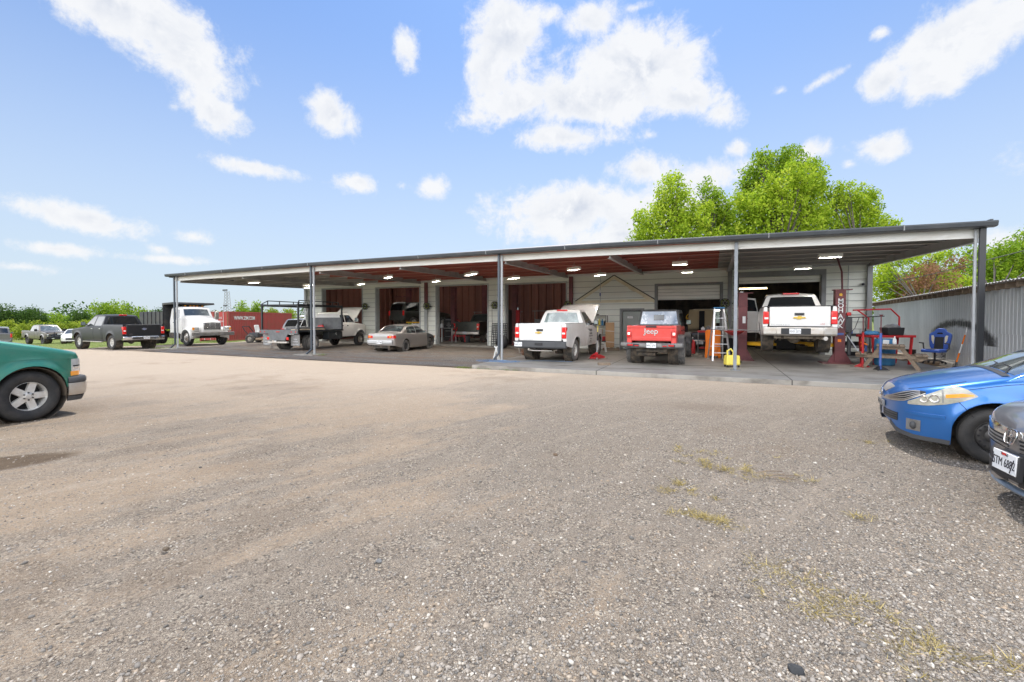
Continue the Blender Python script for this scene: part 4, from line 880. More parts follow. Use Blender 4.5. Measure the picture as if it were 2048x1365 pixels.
# 2 bronze crew-cab with a grille guard, on the grass
r, B, G, bd, s = pickup('pickup_truck', 'bronze-grey crew-cab pickup with black grille guard parked on the grass', 'pickup truck', (-67.6, 23.8, gz(-67.6)), -2, P_bronze, dict(xr=-3.15, xf=3.2, ra=-1.75, fa=2.22, R=.44, rr=.24, arch=.53, sill=.55, belt=1.36, rail=1.42, hood=1.38, nose=1.28, roof=2.05, cab0=-1.0, cab1=1.35, ws=.75, doors=((.35, 1.2), (-.85, .3)), wins=((.42, 1.12), (-.8, .28)), rim='s8', rimmat='steel', tw=.32, bumper='blk', bz=(.6, .82), mbig=1.3, flare=.05, glass='glassmid'), 'pickup trucks around the garage')
mb = MB()
for y in (-.35, .35): mb.tube([(3.3, y, .65), (3.34, y, 1.0), (3.3, y, 1.3)], .04)
for z in (.95, 1.25): mb.tube([(3.1, -.98, z), (3.3, -.8, z), (3.34, 0, z), (3.3, .8, z), (3.1, .98, z)], .032)
mb.box((3.3, 0, .68), (.16, 2.0, .24)); mb.build('grille_guard', M['blk'], r, bevel=.01)
for y in (-.5, .5): rbox('fog_light', M['whitelens'], r, (3.39, y, .62), (.02, .22, .06), bevel=.005)
plate(r, (3.4, 0, 1.08), 90, 'BKD 4471')

# 3 white regular cab with its hood up, on the slab
r, B, G, bd, s = pickup('pickup_truck', 'white regular-cab pickup with hood up and lettering on its door', 'pickup truck', (-5.54, 17.5, .115), 89, P_white, dict(xr=-2.66, xf=2.75, ra=-1.48, fa=1.88, cab0=-.42, cab1=1.10, ws=.52, doors=((-.12, .98),), wins=((-.05, .90),), rim='s5', rimmat='alu', bumper='dkgrey', roofw=.74, rail=1.385, rglass='glassteal', knobs=0, tyre='tyredust', bz=(.50, .76), sill=.48), 'pickup trucks around the garage')
raised_hood(r, P_white, 1.05, 1.34, 1.62, .93, 35)
bowtie('badge', M['gold'], r, (-2.725, .04, 1.06), .26, .085)
plate(r, (-2.83, .78, .64), -90, 'NXR 9175'); mb = MB(); mb.box((-.26, 0, 1.895), (.06, .44, .055)); mb.build('brake_light', M['red_lens'], r, bevel=.01)
text('tailgate_text', 'SILVERADO', M['frame'], r, (-2.706, .45, .80), (90, 0, -90), .055, .002, sp=1.4)
for z, sz, t in ((1.10, .15, 'Reliable'), (.97, .14, 'Roofing'), (.86, .065, 'ROOFING & REPAIR'), (.75, .06, 'Commercial'), (.68, .06, 'Residential'), (.61, .06, 'Free Estimates')):
    text('door_lettering', t, M['ink'], r, (.42, -B.y(.42, z)-.012, z), (90, 0, 0), sz, .001)
mb = MB(); mb.box((-2.82, 0, .66), (.02, .30, .09)); mb.build('hitch_slot', M['blk'], r, bevel=.01)
mb = MB(); mb.tube([(-2.6, -.6, .45), (-2.4, -.35, .40), (-2.45, .3, .40), (-2.6, .5, .43)], .025); mb.tube([(-2.72, .42, .47), (-2.2, .4, .47)], .035); mb.build('exhaust', M['chromed'], r)

# 4 red truck with a black top
rj = thing('pickup_truck', 'red pickup with black hardtop and wide mud tyres before the grey door', 'pickup truck', (-1.78, 17.86, .115), 89, 'pickup trucks around the garage')
ar = [(-1.55, .50, .44), (1.94, .50, .44)]
Sj = lin([(.5, .97), (.7, 1.0), (1.3, .985), (1.4, .96)])
Bj = Surf(lambda x: .76, lambda x: 1.33, lambda x: .62, Sj, .03, 0, ar, 0)
mb = MB(); Bj.loft(mb, -2.68, -.82, .1, bed=.85); mb.build('bed', P_red, rj)
Cj = Surf(cub([(-.8, .76), (1.2, .76), (2.3, .66), (2.6, .62)]), lin([(-.8, 1.28), (1.2, 1.28), (1.3, 1.26), (2.4, 1.18), (2.6, 1.1)]), lambda x: .55, Sj, .04, .03, ar, 0)
mb = MB(); Cj.loft(mb, -.78, 2.6, .1); mb.build('body', P_red, rj)
liners(rj, ar, .80, .6, -2.6, 2.6)
Gj = Surf(lambda x: .74, lin([(-.80, 1.25), (-.77, 1.34), (-.66, 1.84), (-.60, 1.88), (.9, 1.9), (1.02, 1.86), (1.25, 1.25)]), lambda x: 1.22, lin([(1.2, 1.0), (1.85, .90), (1.9, .88)]), .045, .015); Gj.rng = (-.80, 1.25)
M['softtop'] = MT('black_hardtop', (.022, .023, .025), .5)
glasshouse(rj, Gj, M['softtop'], [(-.58, .12, 1.32, 1.76), (.2, .95, 1.32, lambda x: min(Gj.top(x)-.1, 1.76))], [(.98+.06, 1.23, .9, 'glass', 'windshield')])
mb = MB(); rows = []
for i in range(7):
    t = i/6; x = -.786+.112*t; z = 1.35+.47*t; rows.append([(x, y*(.66-.07*t), z) for y in (-1, -.5, 0, .5, 1)])
mb.grid(rows); w_ = mb.build('rear_window', MT('sky_reflection_glass', (.10, .14, .20), .03, spec=1, coat=1, var=((.42, .47, .52), 2.6, .52, .66)), rj)  # pale noise blotches paint a cloud reflection into the glass
mb = MB(); mb.box((-.745, .0, 1.60), (.012, .36, .20), (0, 13, 0)); mb.build('sliding_pane', M['glass'], w_, bevel=.02)
tg = rbox('tailgate', P_red, rj, (-2.70, 0, 1.075), (.06, 1.26, .50), bevel=.015); rbox('tailgate_ridge', P_red, tg, (-2.738, 0, 1.285), (.02, 1.5, .075), bevel=.01); rbox('tailgate_base', P_red, tg, (-2.73, 0, .90), (.02, 1.24, .10), bevel=.01)
text('tailgate_text', 'Jeep', M['silver'], tg, (-2.733, 0, 1.14), (90, 0, -90), .25, .006, bold=.004, sx=1.05)
mb = MB(); mb.box((-2.752, 0, 1.29), (.012, .34, .055)); mb.build('tailgate_handle', M['blk'], tg, bevel=.008)
for sd in (1, -1):
    rbox('corner_panel', P_red, rj, (-2.66, sd*.70, 1.0), (.12, .16, .66), bevel=.02)
    t = rbox('taillight', M['redref'], rj, (-2.74, sd*.71, 1.05), (.05, .15, .22), bevel=.02); rbox('lamp_core', MT('lamp_core', (.9, .75, .7), .2, emit=((1, .7, .6), .6)) if sd == 1 else bpy.data.materials['lamp_core'], t, (-2.77, sd*.71, 1.06), (.01, .075, .08), bevel=.004)
    # flares
    for xc, r0 in ((-1.55, .50), (1.94, .52)):
        mb = MB(); pts = [(-.56, .14), (-.50, .32), (-.32, .50), (0, .56), (.32, .50), (.50, .32), (.56, .14)]
        rows = [[(xc+a, sd*.74, .46+b), (xc+a, sd*.955, .46+b-.01), (xc+a*.97, sd*.96, .46+b-.07), (xc+a*.93, sd*.78, .46+b-.07)] for a, b in pts]
        mb.grid(rows); mb.build('fender_flare', M['dkgrey'], rj)
    for x0, x1 in ((-.70, .14), (.20, 1.1)):
        mb = MB(); Cj.strip(mb, x0, x1, .64, 1.22, sd, .007, 6, 4, .015); o = mb.build('door', P_red, rj); rbox('handle', M['blk'], o, (x0+.12, sd*.79, 1.12), (.18, .04, .04), bevel=.01)
    mirror(rj, 1.1, sd*.76, 1.42, sd, M['blk'], 1)
    for x in (-1.55, 1.94): wheel(rj, x, sd*.80, .43, .43, .22, .30, 's5', 'steel', 'tyredust', 26)
mb = MB(); p = [(-2.66, .60), (-2.84, .60), (-2.88, .64), (-2.88, .72), (-2.84, .76), (-2.66, .76)]; mb.prism(p, -.62, .62, 'y')
for sd in (1, -1): mb.add([(a, sd*.62, b) for a, b in p]+[(a+.10, sd*.97, b+.02) for a, b in p], [tuple(range(6)), tuple(range(11, 5, -1))]+[(k, (k+1) % 6, 6+(k+1) % 6, 6+k) for k in range(6)])
bo = mb.build('rear_bumper', M['greysteel'], rj, bevel=.012)
for sd in (1, -1):
    rbox('bumper_recess', M['blk'], bo, (-2.87, sd*.55, .68), (.02, .42, .09), bevel=.02); rbox('fog_light', M['redref'], bo, (-2.885, sd*.64, .69), (.015, .17, .055), bevel=.012); rbox('tow_hook', M['redref'], bo, (-2.885, sd*.44, .67), (.015, .13, .035), bevel=.01)
plate(rj, (-2.90, -.03, .69), -90, 'WSG 6781'); rbox('frame_crossmember', M['under'], rj, (-2.5, 0, .52), (.3, 1.0, .12), bevel=.02); mb = MB(); mb.cyl((-2.4, -.1, .40), (-2.4, .5, .40), .11); mb.build('muffler', M['under'], rj)
rbox('grille', M['blk'], rj, (2.62, 0, .95), (.06, 1.1, .35), bevel=.02); rbox('front_bumper', M['blk'], rj, (2.75, 0, .62), (.2, 1.7, .2), bevel=.03)

# 5 lifted white crew cab on the two-post lift
r, B, G, bd, s = pickup('pickup_truck', 'white crew-cab pickup raised on the maroon two-post lift', 'pickup truck', (2.55, 19.15, .64), 88, P_white, dict(rim='s6', tyre='tyredust', bumper='chromed', rail=1.40, roofw=.75, tw=.29, bz=(.50, .78)), 'pickup trucks around the garage')
bowtie('badge', M['gold'], r, (-2.985, .0, 1.06), .34, .105); plate(r, (-3.085, .12, .64), -90, 'MXR 2573')
mb = MB(); mb.box((-3.078, .1, .64), (.012, .78, .19)); mb.build('plate_recess', M['blk'], r, bevel=.01)
text('tailgate_text', 'SILVERADO', M['frame'], r, (-2.966, .50, .83), (90, 0, -90), .07, .002, sp=1.5); text('tailgate_badge', 'LTZ', M['redref'], r, (-2.966, -.60, .86), (90, 0, -90), .06, .002)
mb = MB(); mb.bb(-2.86, -.86, -.93, .93, 1.40, 1.43); mb.build('bed_cover', M['blk'], r, bevel=.01); mb = MB(); mb.box((-.66, 0, 1.915), (.06, .5, .055)); mb.build('brake_light', M['red_lens'], r, bevel=.01)
# open left doors
for x, w in ((.16, .98), (1.02, .9)):
    mb = MB(); mb.prism([(0, .50), (0, 1.27), (.12, 1.80), (.62, 1.84), (.86, 1.27), (.86, .62), (.80, .50)] if x < 1 else [(0, .50), (0, 1.27), (.12, 1.80), (.35, 1.8), (.86, 1.27), (.86, .50)], -.03, .03, 'y'); mb.mat(1)
    mb.prism([(.05, 1.31), (.15, 1.74), (.58, 1.78), (.78, 1.31)] if x < 1 else [(.05, 1.31), (.15, 1.74), (.36, 1.74), (.76, 1.31)], -.034, .034, 'y'); mb.mat(2); mb.prism([(.06, .6), (.06, 1.2), (.8, 1.2), (.8, .6)], -.05, -.03, 'y')
    o = mb.build('open_door', [P_white, M['glass'], M['dkgrey']], r, bevel=.01); o.location = (x, .98, 0); o.rotation_euler = (0, 0, R(180-62))
mb = MB(); mb.ico((-1.68, 0, .40), .20, 2, (1, 1, 1)); mb.cyl((-1.68, -.75, .40), (-1.68, .75, .40), .055); mb.cyl((-2.95, -.62, .42), (-1.9, -.6, .42), .045)
for y in (-.55, .55): mb.tube([(-2.6, y, .5), (-2.0, y, .36), (-1.68, y, .32), (-1.0, y, .38), (-.4, y, .5)], .04); mb.cyl((-1.75, y*.75, .3), (-1.65, y*.7, .75), .035)
mb.box((-2.7, 0, .45), (.12, 1.3, .09)); mb.build('rear_axle', MT('muddy_axle', (.30, .25, .19), .8, var=((.14, .12, .10), 9, .4, .7), bump=(20, .4, .01)), r)
mb = MB(); mb.cyl((-3.12, -.66, .43), (-2.6, -.62, .43), .06); mb.build('exhaust', M['chromed'], r)

# 6 dark green pickup inside the third bay
r, B, G, bd, s = pickup('pickup_truck', 'dark green pickup parked nose-in inside the third bay from the left', 'pickup truck', (-14.75, 28.3, .11), 90, P_dgreen, dict(rim='s5', tyre='tyredust', bumper='chromed', step=.12), 'pickup trucks around the garage')
plate(r, (-3.085, 0, .64), -90, 'HTX 3301')

# 7 flatbed crew-cab with hood up and pipe rack
rf = thing('flatbed_truck', 'white crew-cab flatbed truck with black pipe rack and hood up', 'flatbed truck', (-20.6, 17.3, 0), 97.7)
arF = [(4.15, .54, .46)]
_, B, G, _, s = (None,)*5
BW = cub([(1.9, 1.0), (4.0, 1.01), (4.7, .99), (4.95, .90), (5.02, .8)])
BF = Surf(BW, cub([(1.9, 1.40), (3.3, 1.40), (3.5, 1.42), (4.3, 1.38), (4.85, 1.30), (5.0, 1.18)]), lin([(1.9, .62), (5.0, .66)]), cub([(.6, .95), (.8, .99), (1.1, 1.0), (1.5, .965)]), .06, .05, arF, .05)
mb = MB(); BF.loft(mb, 2.35, 5.0, .08); mb.build('body', P_white, rf)
GF = Surf(lambda x: .945, lin([(2.35, 1.38), (2.38, 1.5), (2.44, 1.98), (2.52, 2.04), (2.9, 2.07), (3.55, 2.06), (3.68, 1.98), (4.1, 1.44), (4.16, 1.38)]) if False else lin([(2.35, 1.36), (2.38, 1.5), (2.44, 1.96), (2.55, 2.03), (2.9, 2.06), (3.15, 2.06), (3.3, 2.0), (3.80, 1.46), (3.86, 1.36)]), lambda x: 1.34, lin([(1.3, 1.0), (1.95, .84), (2.06, .82)]), .06, .03); GF.rng = (2.35, 3.86)
glasshouse(rf, GF, P_white, [(2.45, 2.78, 1.47, 1.90), (2.86, 3.66, 1.47, lambda x: min(GF.top(x)-.09, 1.90))], [(3.34, 3.78, .92)])
for sd in (1, -1):
    for a, b in ((2.40, 2.80), (2.84, 3.62)):
        mb = MB(); BF.strip(mb, a, b, .66, 1.40, sd, .007, 6, 5, .014); o = mb.build('door', P_white, rf); rbox('handle', M['blk'], o, (a+.08, sd*1.02, 1.27), (.10, .03, .06), bevel=.01)
    mirror(rf, 3.62, sd*.98, 1.62, sd, M['chrome'] if sd < 0 else M['blk'], 1.25)
    wheel(rf, 4.15, sd*.90, .42, .42, .22, .24, 's8', 'chromed'); wheel(rf, 0, sd*.98, .41, .41, .235, .23, 'dual', 'chromed', 'tyredust'); wheel(rf, 0, sd*.70, .41, .41, .235, .23, 'dual', 'steel', 'tyredust')
raised_hood(rf, P_white, 3.72, 1.46, 1.35, .86, 48)
mb = MB(); mb.bb(-1.3, 4.6, -.42, -.34, .58, .74); mb.bb(-1.3, 4.6, .34, .42, .58, .74); mb.cyl((0, -.8, .41), (0, .8, .41), .08); mb.ico((0, 0, .41), .2, 2); mb.bb(-1.25, 4.8, -.3, .3, .5, .7); mb.build('chassis', M['under'], rf)
M['bedgrey'] = MT('grey_steel_bed', (.15, .155, .16), .6, .2, var=((.10, .10, .10), 4, .4, .7)); M['bedblk'] = MT('black_steel', (.02, .023, .026), .45)
mb = MB(); mb.bb(-1.3, 2.28, -1.2, 1.2, .98, 1.08); o = mb.build('flat_deck', [M['bedblk']], rf, bevel=.008)
mb = MB(); mb.prism([(-1.22, 1.10), (-1.22, .90), (-.62, .90), (-.45, .62), (-.45, .55), (.45, .55), (.45, .62), (.62, .90), (1.22, .90), (1.22, 1.10)], -1.36, -1.30, 'x'); mb.build('tail_panel', M['bedgrey'], rf, bevel=.008)
for y in (-1.12, -.85, -.08, 0, .08, .85, 1.12): mb = MB(); mb.cyl((-1.365, y, 1.0), (-1.38, y, 1.0), .028, n=10); mb.build('marker_light', M['red_lens'], o)
for sd in (1, -1):
    mb = MB(); mb.bb(-1.16, -1.13, sd*.62, sd*1.17, .28, .86); q = mb.build('mud_flap', M['greysteel'], rf, bevel=.004)
    for k, (t, h) in enumerate((('TRUCK', .07), ('OUTFITTERS', .055), ('BEDS & BODIES', .05))): text('flap_text', t, M['plate'], q, (-1.165, sd*.9, .62-.13*k), (90, 0, -90), h, .001)
    mb = MB(); mb.box((-1.38, sd*.62-.0, .66), (.04, .13, .14)); mb.build('taillight', M['red_lens'], rf, bevel=.01)
mb = MB(); mb.bb(-1.42, -1.28, -.62, .62, .42, .50); mb.build('step_bar', M['chromed'], rf, bevel=.006); mb = MB(); mb.box((-1.32, .22, .56), (.02, .12, .16)); mb.build('license_plate', M['plate'], rf)
for sd in (1, -1):
    mb = MB(); mb.bb(1.0, 2.2, sd*.80, sd*1.19, .52, .96); q = mb.build('tool_box', M['bedblk'], rf, bevel=.01); rbox('latch', M['chrome'], q, (1.65, sd*1.2, .82), (.10, .02, .12), bevel=.008)
mb = MB()
for sd in (1, -1):
    for x in (-1.22, 2.2): mb.bb(x-.04, x+.04, sd*1.16-.04, sd*1.16+.04, 1.08, 2.36)
    mb.bb(-1.28, 2.24, sd*1.16-.04, sd*1.16+.04, 2.32, 2.44); mb.tube([(-1.24, sd*1.16, 2.44), (-1.0, sd*1.0, 2.62), (2.1, sd*1.0, 2.62)], .025)
    for x in (-1.0, -.2, .8, 1.6, 2.1): mb.bb(x-.02, x+.02, sd*1.0-.02, sd*1.0+.02, 2.42, 2.62)
for x in (-1.22, -.2, 1.0, 2.2): mb.bb(x-.03, x+.03, -1.16, 1.16, 2.36, 2.42)
mb.build('pipe_rack', M['bedblk'], rf, bevel=.006)
mb = MB(); mb.bb(2.2, 2.26, -1.1, 1.1, 1.08, 1.75); mb.build('headboard', M['bedgrey'], rf, bevel=.006)
mb = MB(); mb.box((.6, 0, 1.15), (1.9, .9, .12)); q = mb.build('deck_box', M['bedgrey'], rf, bevel=.01)
t = thing('red_jug', 'red plastic fuel jug on the flatbed deck near its headboard', 'jug', (-21.3+.35, 19.2, 1.08), 20); mb = MB(); mb.box((0, 0, .12), (.35, .22, .24), None, .8, .8); mb.build('jug_body', M['redref'], t, bevel=.03); mb = MB(); mb.cyl((.08, 0, .22), (.14, 0, .30), .025); mb.build('cap', M['blk'], t)
t = thing('lumber_board', 'pale board lying lengthwise on the flatbed deck', 'board', (-19.65, 17.2, 1.08), 97); mb = MB(); mb.box((0, 0, .03), (2.2, .25, .05)); mb.build('board', MT('pale_wood', (.55, .46, .33), .8, var=((.42, .34, .24), 6, .4, .7)), t, bevel=.004)

# 8 white dump truck
rd = thing('dump_truck', 'white heavy truck with black dump body behind the leftmost canopy post', 'dump truck', (-29.6, 17.9, 0), -6.3)
M['dumpblk'] = MT('black_dump_body', (.02, .022, .025), .55, var=((.07, .06, .05), 3, .45, .75))
HW = cub([(-1.0, .93), (-.5, .90), (.3, .80), (.75, .72), (.88, .62)])
HD = Surf(lambda x: HW(x)*.80, cub([(-.95, 1.80), (-.3, 1.72), (.5, 1.58), (.82, 1.50), (.88, 1.42)]), lambda x: .86, lin([(.8, 1.02), (1.2, 1.0), (1.9, .93)]), .10, .05, [], 0)
mb = MB(); HD.loft(mb, -.95, .88, .07); mb.build('hood', P_white, rd)
for sd in (1, -1):
    mb = MB(); rows = []
    for k in range(17):
        a = R(-12+204*k/16); c_, s_ = math.cos(a), math.sin(a); rr = .60; x = -c_*(rr+.06) if False else -c_*rr*1.02
        z = .52+s_*rr*.98; rows.append([(x, sd*.60, z+.12), (x, sd*.95, z+.07), (x, sd*1.10, z+.02), (x*.985, sd*1.14, z-.05), (x*.95, sd*1.13, z-.12)])
    mb.grid(rows); fo = mb.build('fender', P_white, rd, smooth=60); so = fo.modifiers.new('s', 'SOLIDIFY'); so.thickness = .02
    mb = MB(); mb.box((.70, sd*.95, 1.06), (.34, .42, .30), None, .9, .9); q = mb.build('headlight_pod', P_white, rd, bevel=.05, seg=3)
    rbox('headlight', M['clear'], q, (.875, sd*.88, 1.06), (.03, .24, .15), bevel=.01); rbox('turn_signal', M['amber'], q, (.86, sd*1.06, 1.06), (.05, .12, .15), bevel=.01)
    wheel(rd, 0, sd*.97, .51, .51, .30, .28, 'truck', 'chromed'); wheel(rd, -4.3, sd*.98, .51, .51, .29, .28, 'dual', 'chromed'); wheel(rd, -4.3, sd*.66, .51, .51, .29, .28, 'dual', 'steel')
    o = MB().box((-1.05, sd*1.20, 1.9), (.14, .24, .50)).build('mirror', M['chromed'], rd, bevel=.03); o2 = MB(); o2.tube([(-1.3, sd*.95, 2.2), (-1.05, sd*1.18, 2.18)], .015); o2.tube([(-1.3, sd*.95, 1.7), (-1.05, sd*1.18, 1.65)], .015); o2.build('mirror_bracket', M['chromed'], rd)
mb = MB(); mb.box((.885, 0, 1.22), (.05, .98, .42)); mb.mat(1)
for k in range(7): mb.box((.915, 0, 1.05+.057*k), (.015, .92, .02))
for y in (-.46, -.15, .15, .46): mb.box((.918, y, 1.22), (.016, .015, .40))
mb.build('grille', [M['blk'], M['chrome']], rd, bevel=.004)
CW = Surf(lambda x: .93, lin([(-2.45, 1.62), (-2.42, 2.30), (-2.30, 2.42), (-1.6, 2.47), (-1.32, 2.44), (-1.24, 2.36), (-.95, 1.84), (-.9, 1.62)]), lambda x: .72, lin([(.7, 1.0), (1.6, 1.0), (2.4, .90), (2.5, .89)]), .07, .03); CW.rng = (-2.45, -.9)
glasshouse(rd, CW, P_white, [(-2.0, -1.22, 1.72, lambda x: min(CW.top(x)-.10, 2.28), 'glassmid')], [(-1.20, -.97, .88, 'glassmid', 'windshield')])
mb = MB()
for sd in (1, -1):
    mb = MB(); CW.strip(mb, -2.05, -1.08, .78, 1.66, sd, .008, 6, 5, .015); o = mb.build('door', P_white, rd); rbox('handle', M['blk'], o, (-1.9, sd*.95, 1.45), (.16, .04, .05), bevel=.01)
for y in (-.5, -.2, 0, .2, .5): rbox('clearance_light', M['amber'], rd, (-1.42, y, 2.515), (.08, .10, .045), bevel=.01)
rbox('front_bumper', M['greysteel'], rd, (1.05, 0, .74), (.14, 2.42, .22), bevel=.02); rbox('step_tank', M['under'], rd, (-1.7, .9, .62), (1.0, .4, .35), bevel=.04); rbox('step_tank', M['under'], rd, (-1.7, -.9, .62), (1.0, .4, .35), bevel=.04)
mb = MB(); mb.bb(-5.8, .9, -.45, -.36, .62, .85); mb.bb(-5.8, .9, .36, .45, .62, .85); mb.cyl((0, -.9, .51), (0, .9, .51), .07); mb.cyl((-4.3, -.9, .51), (-4.3, .9, .51), .12); mb.bb(-.7, .7, -.3, .3, .6, .9); mb.build('chassis', M['under'], rd)
mb = MB(); mb.bb(-6.2, -2.75, -1.22, -1.14, 1.05, 2.15); mb.bb(-6.2, -2.75, 1.14, 1.22, 1.05, 2.15); mb.bb(-6.2, -2.75, -1.2, 1.2, 1.0, 1.08); mb.bb(-2.83, -2.75, -1.2, 1.2, 1.05, 2.62); mb.bb(-6.2, -6.12, -1.2, 1.2, 1.0, 2.0)
for x in (-5.6, -5.0, -4.4, -3.8, -3.2): mb.bb(x, x+.08, -1.26, -1.21, 1.05, 2.15); mb.bb(x, x+.08, 1.21, 1.26, 1.05, 2.15)
mb.build('dump_body', M['dumpblk'], rd, bevel=.01)
mb = MB(); mb.prism([(-2.85, 2.50), (-2.85, 2.70), (-1.35, 2.74), (-1.30, 2.62), (-2.6, 2.58)], -1.2, 1.2, 'y'); mb.build('cab_shield', M['dumpblk'], rd, bevel=.01)

# ------------------------------------------------------------------ cars
def car(name, label, loc, rz, paint, d, group='cars parked around the garage'):
    s = dict(W=.85, sill=.20, Rw=.305, rr=.19, tw=.19, rim='steel', rimmat='steel', glass='glass', sh=.07, crown=.03, arch=.365, step=.07, gw=.90, flare=.01); s.update(d)
    r = thing(name, label, 'car', loc, rz, group); ar = [(s['ra'], s['arch'], s['Rw']+.015), (s['fa'], s['arch'], s['Rw']+.015)]
    B = Surf(cub(s['Wc']), cub(s['top']), lin(s['bot']), cub(s['S']), s['sh'], s['crown'], ar, s['flare'], .06)
    mb = MB(); B.loft(mb, s['xr'], s['xf'], s['step']); mb.build('body', paint, r)
    liners(r, ar, s['W']*.96, s['sill'], s['xr'], s['xf'])
    gt = lin(s['gt']); gx0, gx1 = s['gt'][0][0], s['gt'][-1][0]; bz = s['belt']
    G = Surf(lambda x: s['W']*s['gw'], gt, lambda x: bz-.06, cub([(bz-.1, 1.0), (bz+.1, .975), (max(q[1] for q in s['gt']), s['rw']/(s['W']*s['gw']))]), .06, .035); G.rng = (gx0, gx1)
    hi = lambda x: min(G.top(x)-.07, max(q[1] for q in s['gt'])-.10)
    glasshouse(r, G, paint, [(a, b, lambda x: bz+.02, hi, s['glass']) for a, b in s['wins']], [(a, b, .9, s['glass'], n) for a, b, n in s['tops']])
    for a, b in s['doors']:
        for sd in (1, -1):
            mb = MB(); B.strip(mb, a, b, lambda x: max(s['sill']+.05, B.zb(x)+.03), lambda x: B.top(x)-.05, sd, .005, 12, 7, .012); o = mb.build('door', paint, r)
            rbox('handle', paint, o, (a+.14, sd*(B.y(a+.14, bz-.12)+.02), bz-.12), (.16, .03, .03), bevel=.01)
    for sd in (1, -1): mirror(r, s['mx'], sd*s['W']*.90, bz+.07, sd, paint, .75)
    for x in (s['ra'], s['fa']):
        for sd in (1, -1): wheel(r, x, sd*(s['W']-.015-s['tw']/2), s['Rw'], s['Rw'], s['rr'], s['tw'], s['rim'], s['rimmat'], s.get('tyre', 'tyre'), 0, 0)
    return r, B, G
# tan sedan
r, B, G = car('sedan', 'dusty tan sedan with dark bare front fender under the canopy', (-15.25, 19.6, -.02), 95.5, P_beige, dict(xr=-2.18, xf=2.2, ra=-1.11, fa=1.35,
    Wc=[(-2.18, .66), (-2.12, .76), (-1.9, .82), (-1.2, .845), (0, .85), (1.3, .84), (1.8, .80), (2.08, .68), (2.2, .45)], top=[(-2.18, .78), (-2.12, .93), (-1.9, .97), (-1.2, .98), (-.5, .94), (.9, .93), (1.1, .92), (1.8, .78), (2.1, .66), (2.2, .55)],
    bot=[(-2.18, .38), (-1.6, .26), (0, .19), (1.7, .22), (2.2, .32)], S=[(.15, .93), (.35, .985), (.55, 1), (.8, .975), (1.0, .93)], belt=.93, gt=[(-1.45, .90), (-1.40, .97), (-.82, 1.31), (-.6, 1.36), (0, 1.385), (.25, 1.36), (.38, 1.31), (1.02, .93), (1.06, .88)], rw=.56,
    wins=[(-.92, -.10), (-.03, .80)], tops=[(-1.32, -.84, 'rear_window'), (.42, 1.0, 'windshield')], doors=[(-.92, -.08), (-.05, .98)], mx=.72, rim='steel', tyre='tyredust', glass='glassmid'))
for sd in (1, -1):
    mb = MB(); B.strip(mb, -2.155, -1.98, .72, .86, sd, .008, 5, 4, .01); mb.build('taillight', M['red_lens'], r)
    rbox('taillight', M['red_lens'], r, (-2.165, sd*.55, .79), (.05, .26, .13), bevel=.02); rbox('reverse_lens', M['amber'], r.children[-1], (-2.195, sd*.60, .80), (.01, .12, .06), bevel=.004)
rbox('trunk_lid', P_silver, r, (-2.15, 0, .80), (.05, 1.0, .22), bevel=.02); rbox('rear_bumper', P_silver, r, (-2.17, 0, .54), (.16, 1.46, .22), bevel=.06, seg=4); plate(r, (-2.265, -.02, .52), -90, 'GFT 1408')
mb = MB(); B.strip(mb, 1.0, 1.95, lambda x: B.zb(x)+.01, lambda x: B.top(x)-.03, -1, .006, 16, 6, .01); mb.build('bare_fender', M['dkgrey'], r); rbox('side_lamp', M['amber'], r, (2.02, -.70, .66), (.10, .05, .12), bevel=.01)
# silver wagon between flatbed and container
r, B, G = car('station_wagon', 'silver sport-utility car parked behind the flatbed truck', (-27.6, 23.6, -.05), 128, P_silver, dict(W=.93, xr=-2.3, xf=2.3, ra=-1.4, fa=1.4, Rw=.35, rr=.22, arch=.41, sill=.28,
    Wc=[(-2.3, .80), (-2.1, .90), (0, .93), (1.8, .90), (2.2, .75), (2.3, .55)], top=[(-2.3, 1.05), (0, 1.08), (1.2, 1.05), (2.0, .92), (2.3, .75)], bot=[(-2.3, .4), (0, .28), (2.3, .36)], S=[(.2, .95), (.6, 1), (1.0, .98), (1.2, .95)], belt=1.08,
    gt=[(-2.28, 1.03), (-2.2, 1.15), (-1.75, 1.66), (-1.5, 1.70), (0, 1.72), (.4, 1.68), (1.15, 1.1), (1.2, 1.02)], rw=.62, wins=[(-1.95, -.95), (-.88, -.1), (0, .85)], tops=[(-2.18, -1.78, 'rear_window'), (.5, 1.1, 'windshield')], doors=[(-1.0, -.1), (-.05, .95)], mx=.8, rim='s5', rimmat='alu'))
for sd in (1, -1): rbox('taillight', M['red_lens'], r, (-2.25, sd*.78, 1.0), (.22, .2, .12), bevel=.03)
# white car nose past the bronze pickup
r, B, G = car('sedan', 'white sedan seen nose-on between the two left pickups', (-60.5, 23.6, gz(-60.5)), -30, P_white, dict(xr=-2.3, xf=2.35, ra=-1.3, fa=1.4, Rw=.33, rr=.21, Wc=[(-2.3, .7), (-2, .86), (0, .88), (1.6, .86), (2.2, .66), (2.35, .4)], W=.88,
    top=[(-2.3, .9), (-1.4, 1.0), (0, .95), (1.0, .95), (1.9, .82), (2.35, .6)], bot=[(-2.3, .35), (0, .22), (2.35, .3)], S=[(.15, .93), (.5, 1), (.8, .98), (1, .94)], belt=.96, gt=[(-1.7, .92), (-1.6, .98), (-.9, 1.36), (0, 1.45), (.3, 1.42), (1.15, .96), (1.2, .9)], rw=.58, wins=[(-.95, -.1), (0, .85)], tops=[(-1.5, -.9, 'rear_window'), (.36, 1.1, 'windshield')], doors=[(-.95, -.1), (-.05, .95)], mx=.8, rim='s5', rimmat='alu', glass='glassmid'))
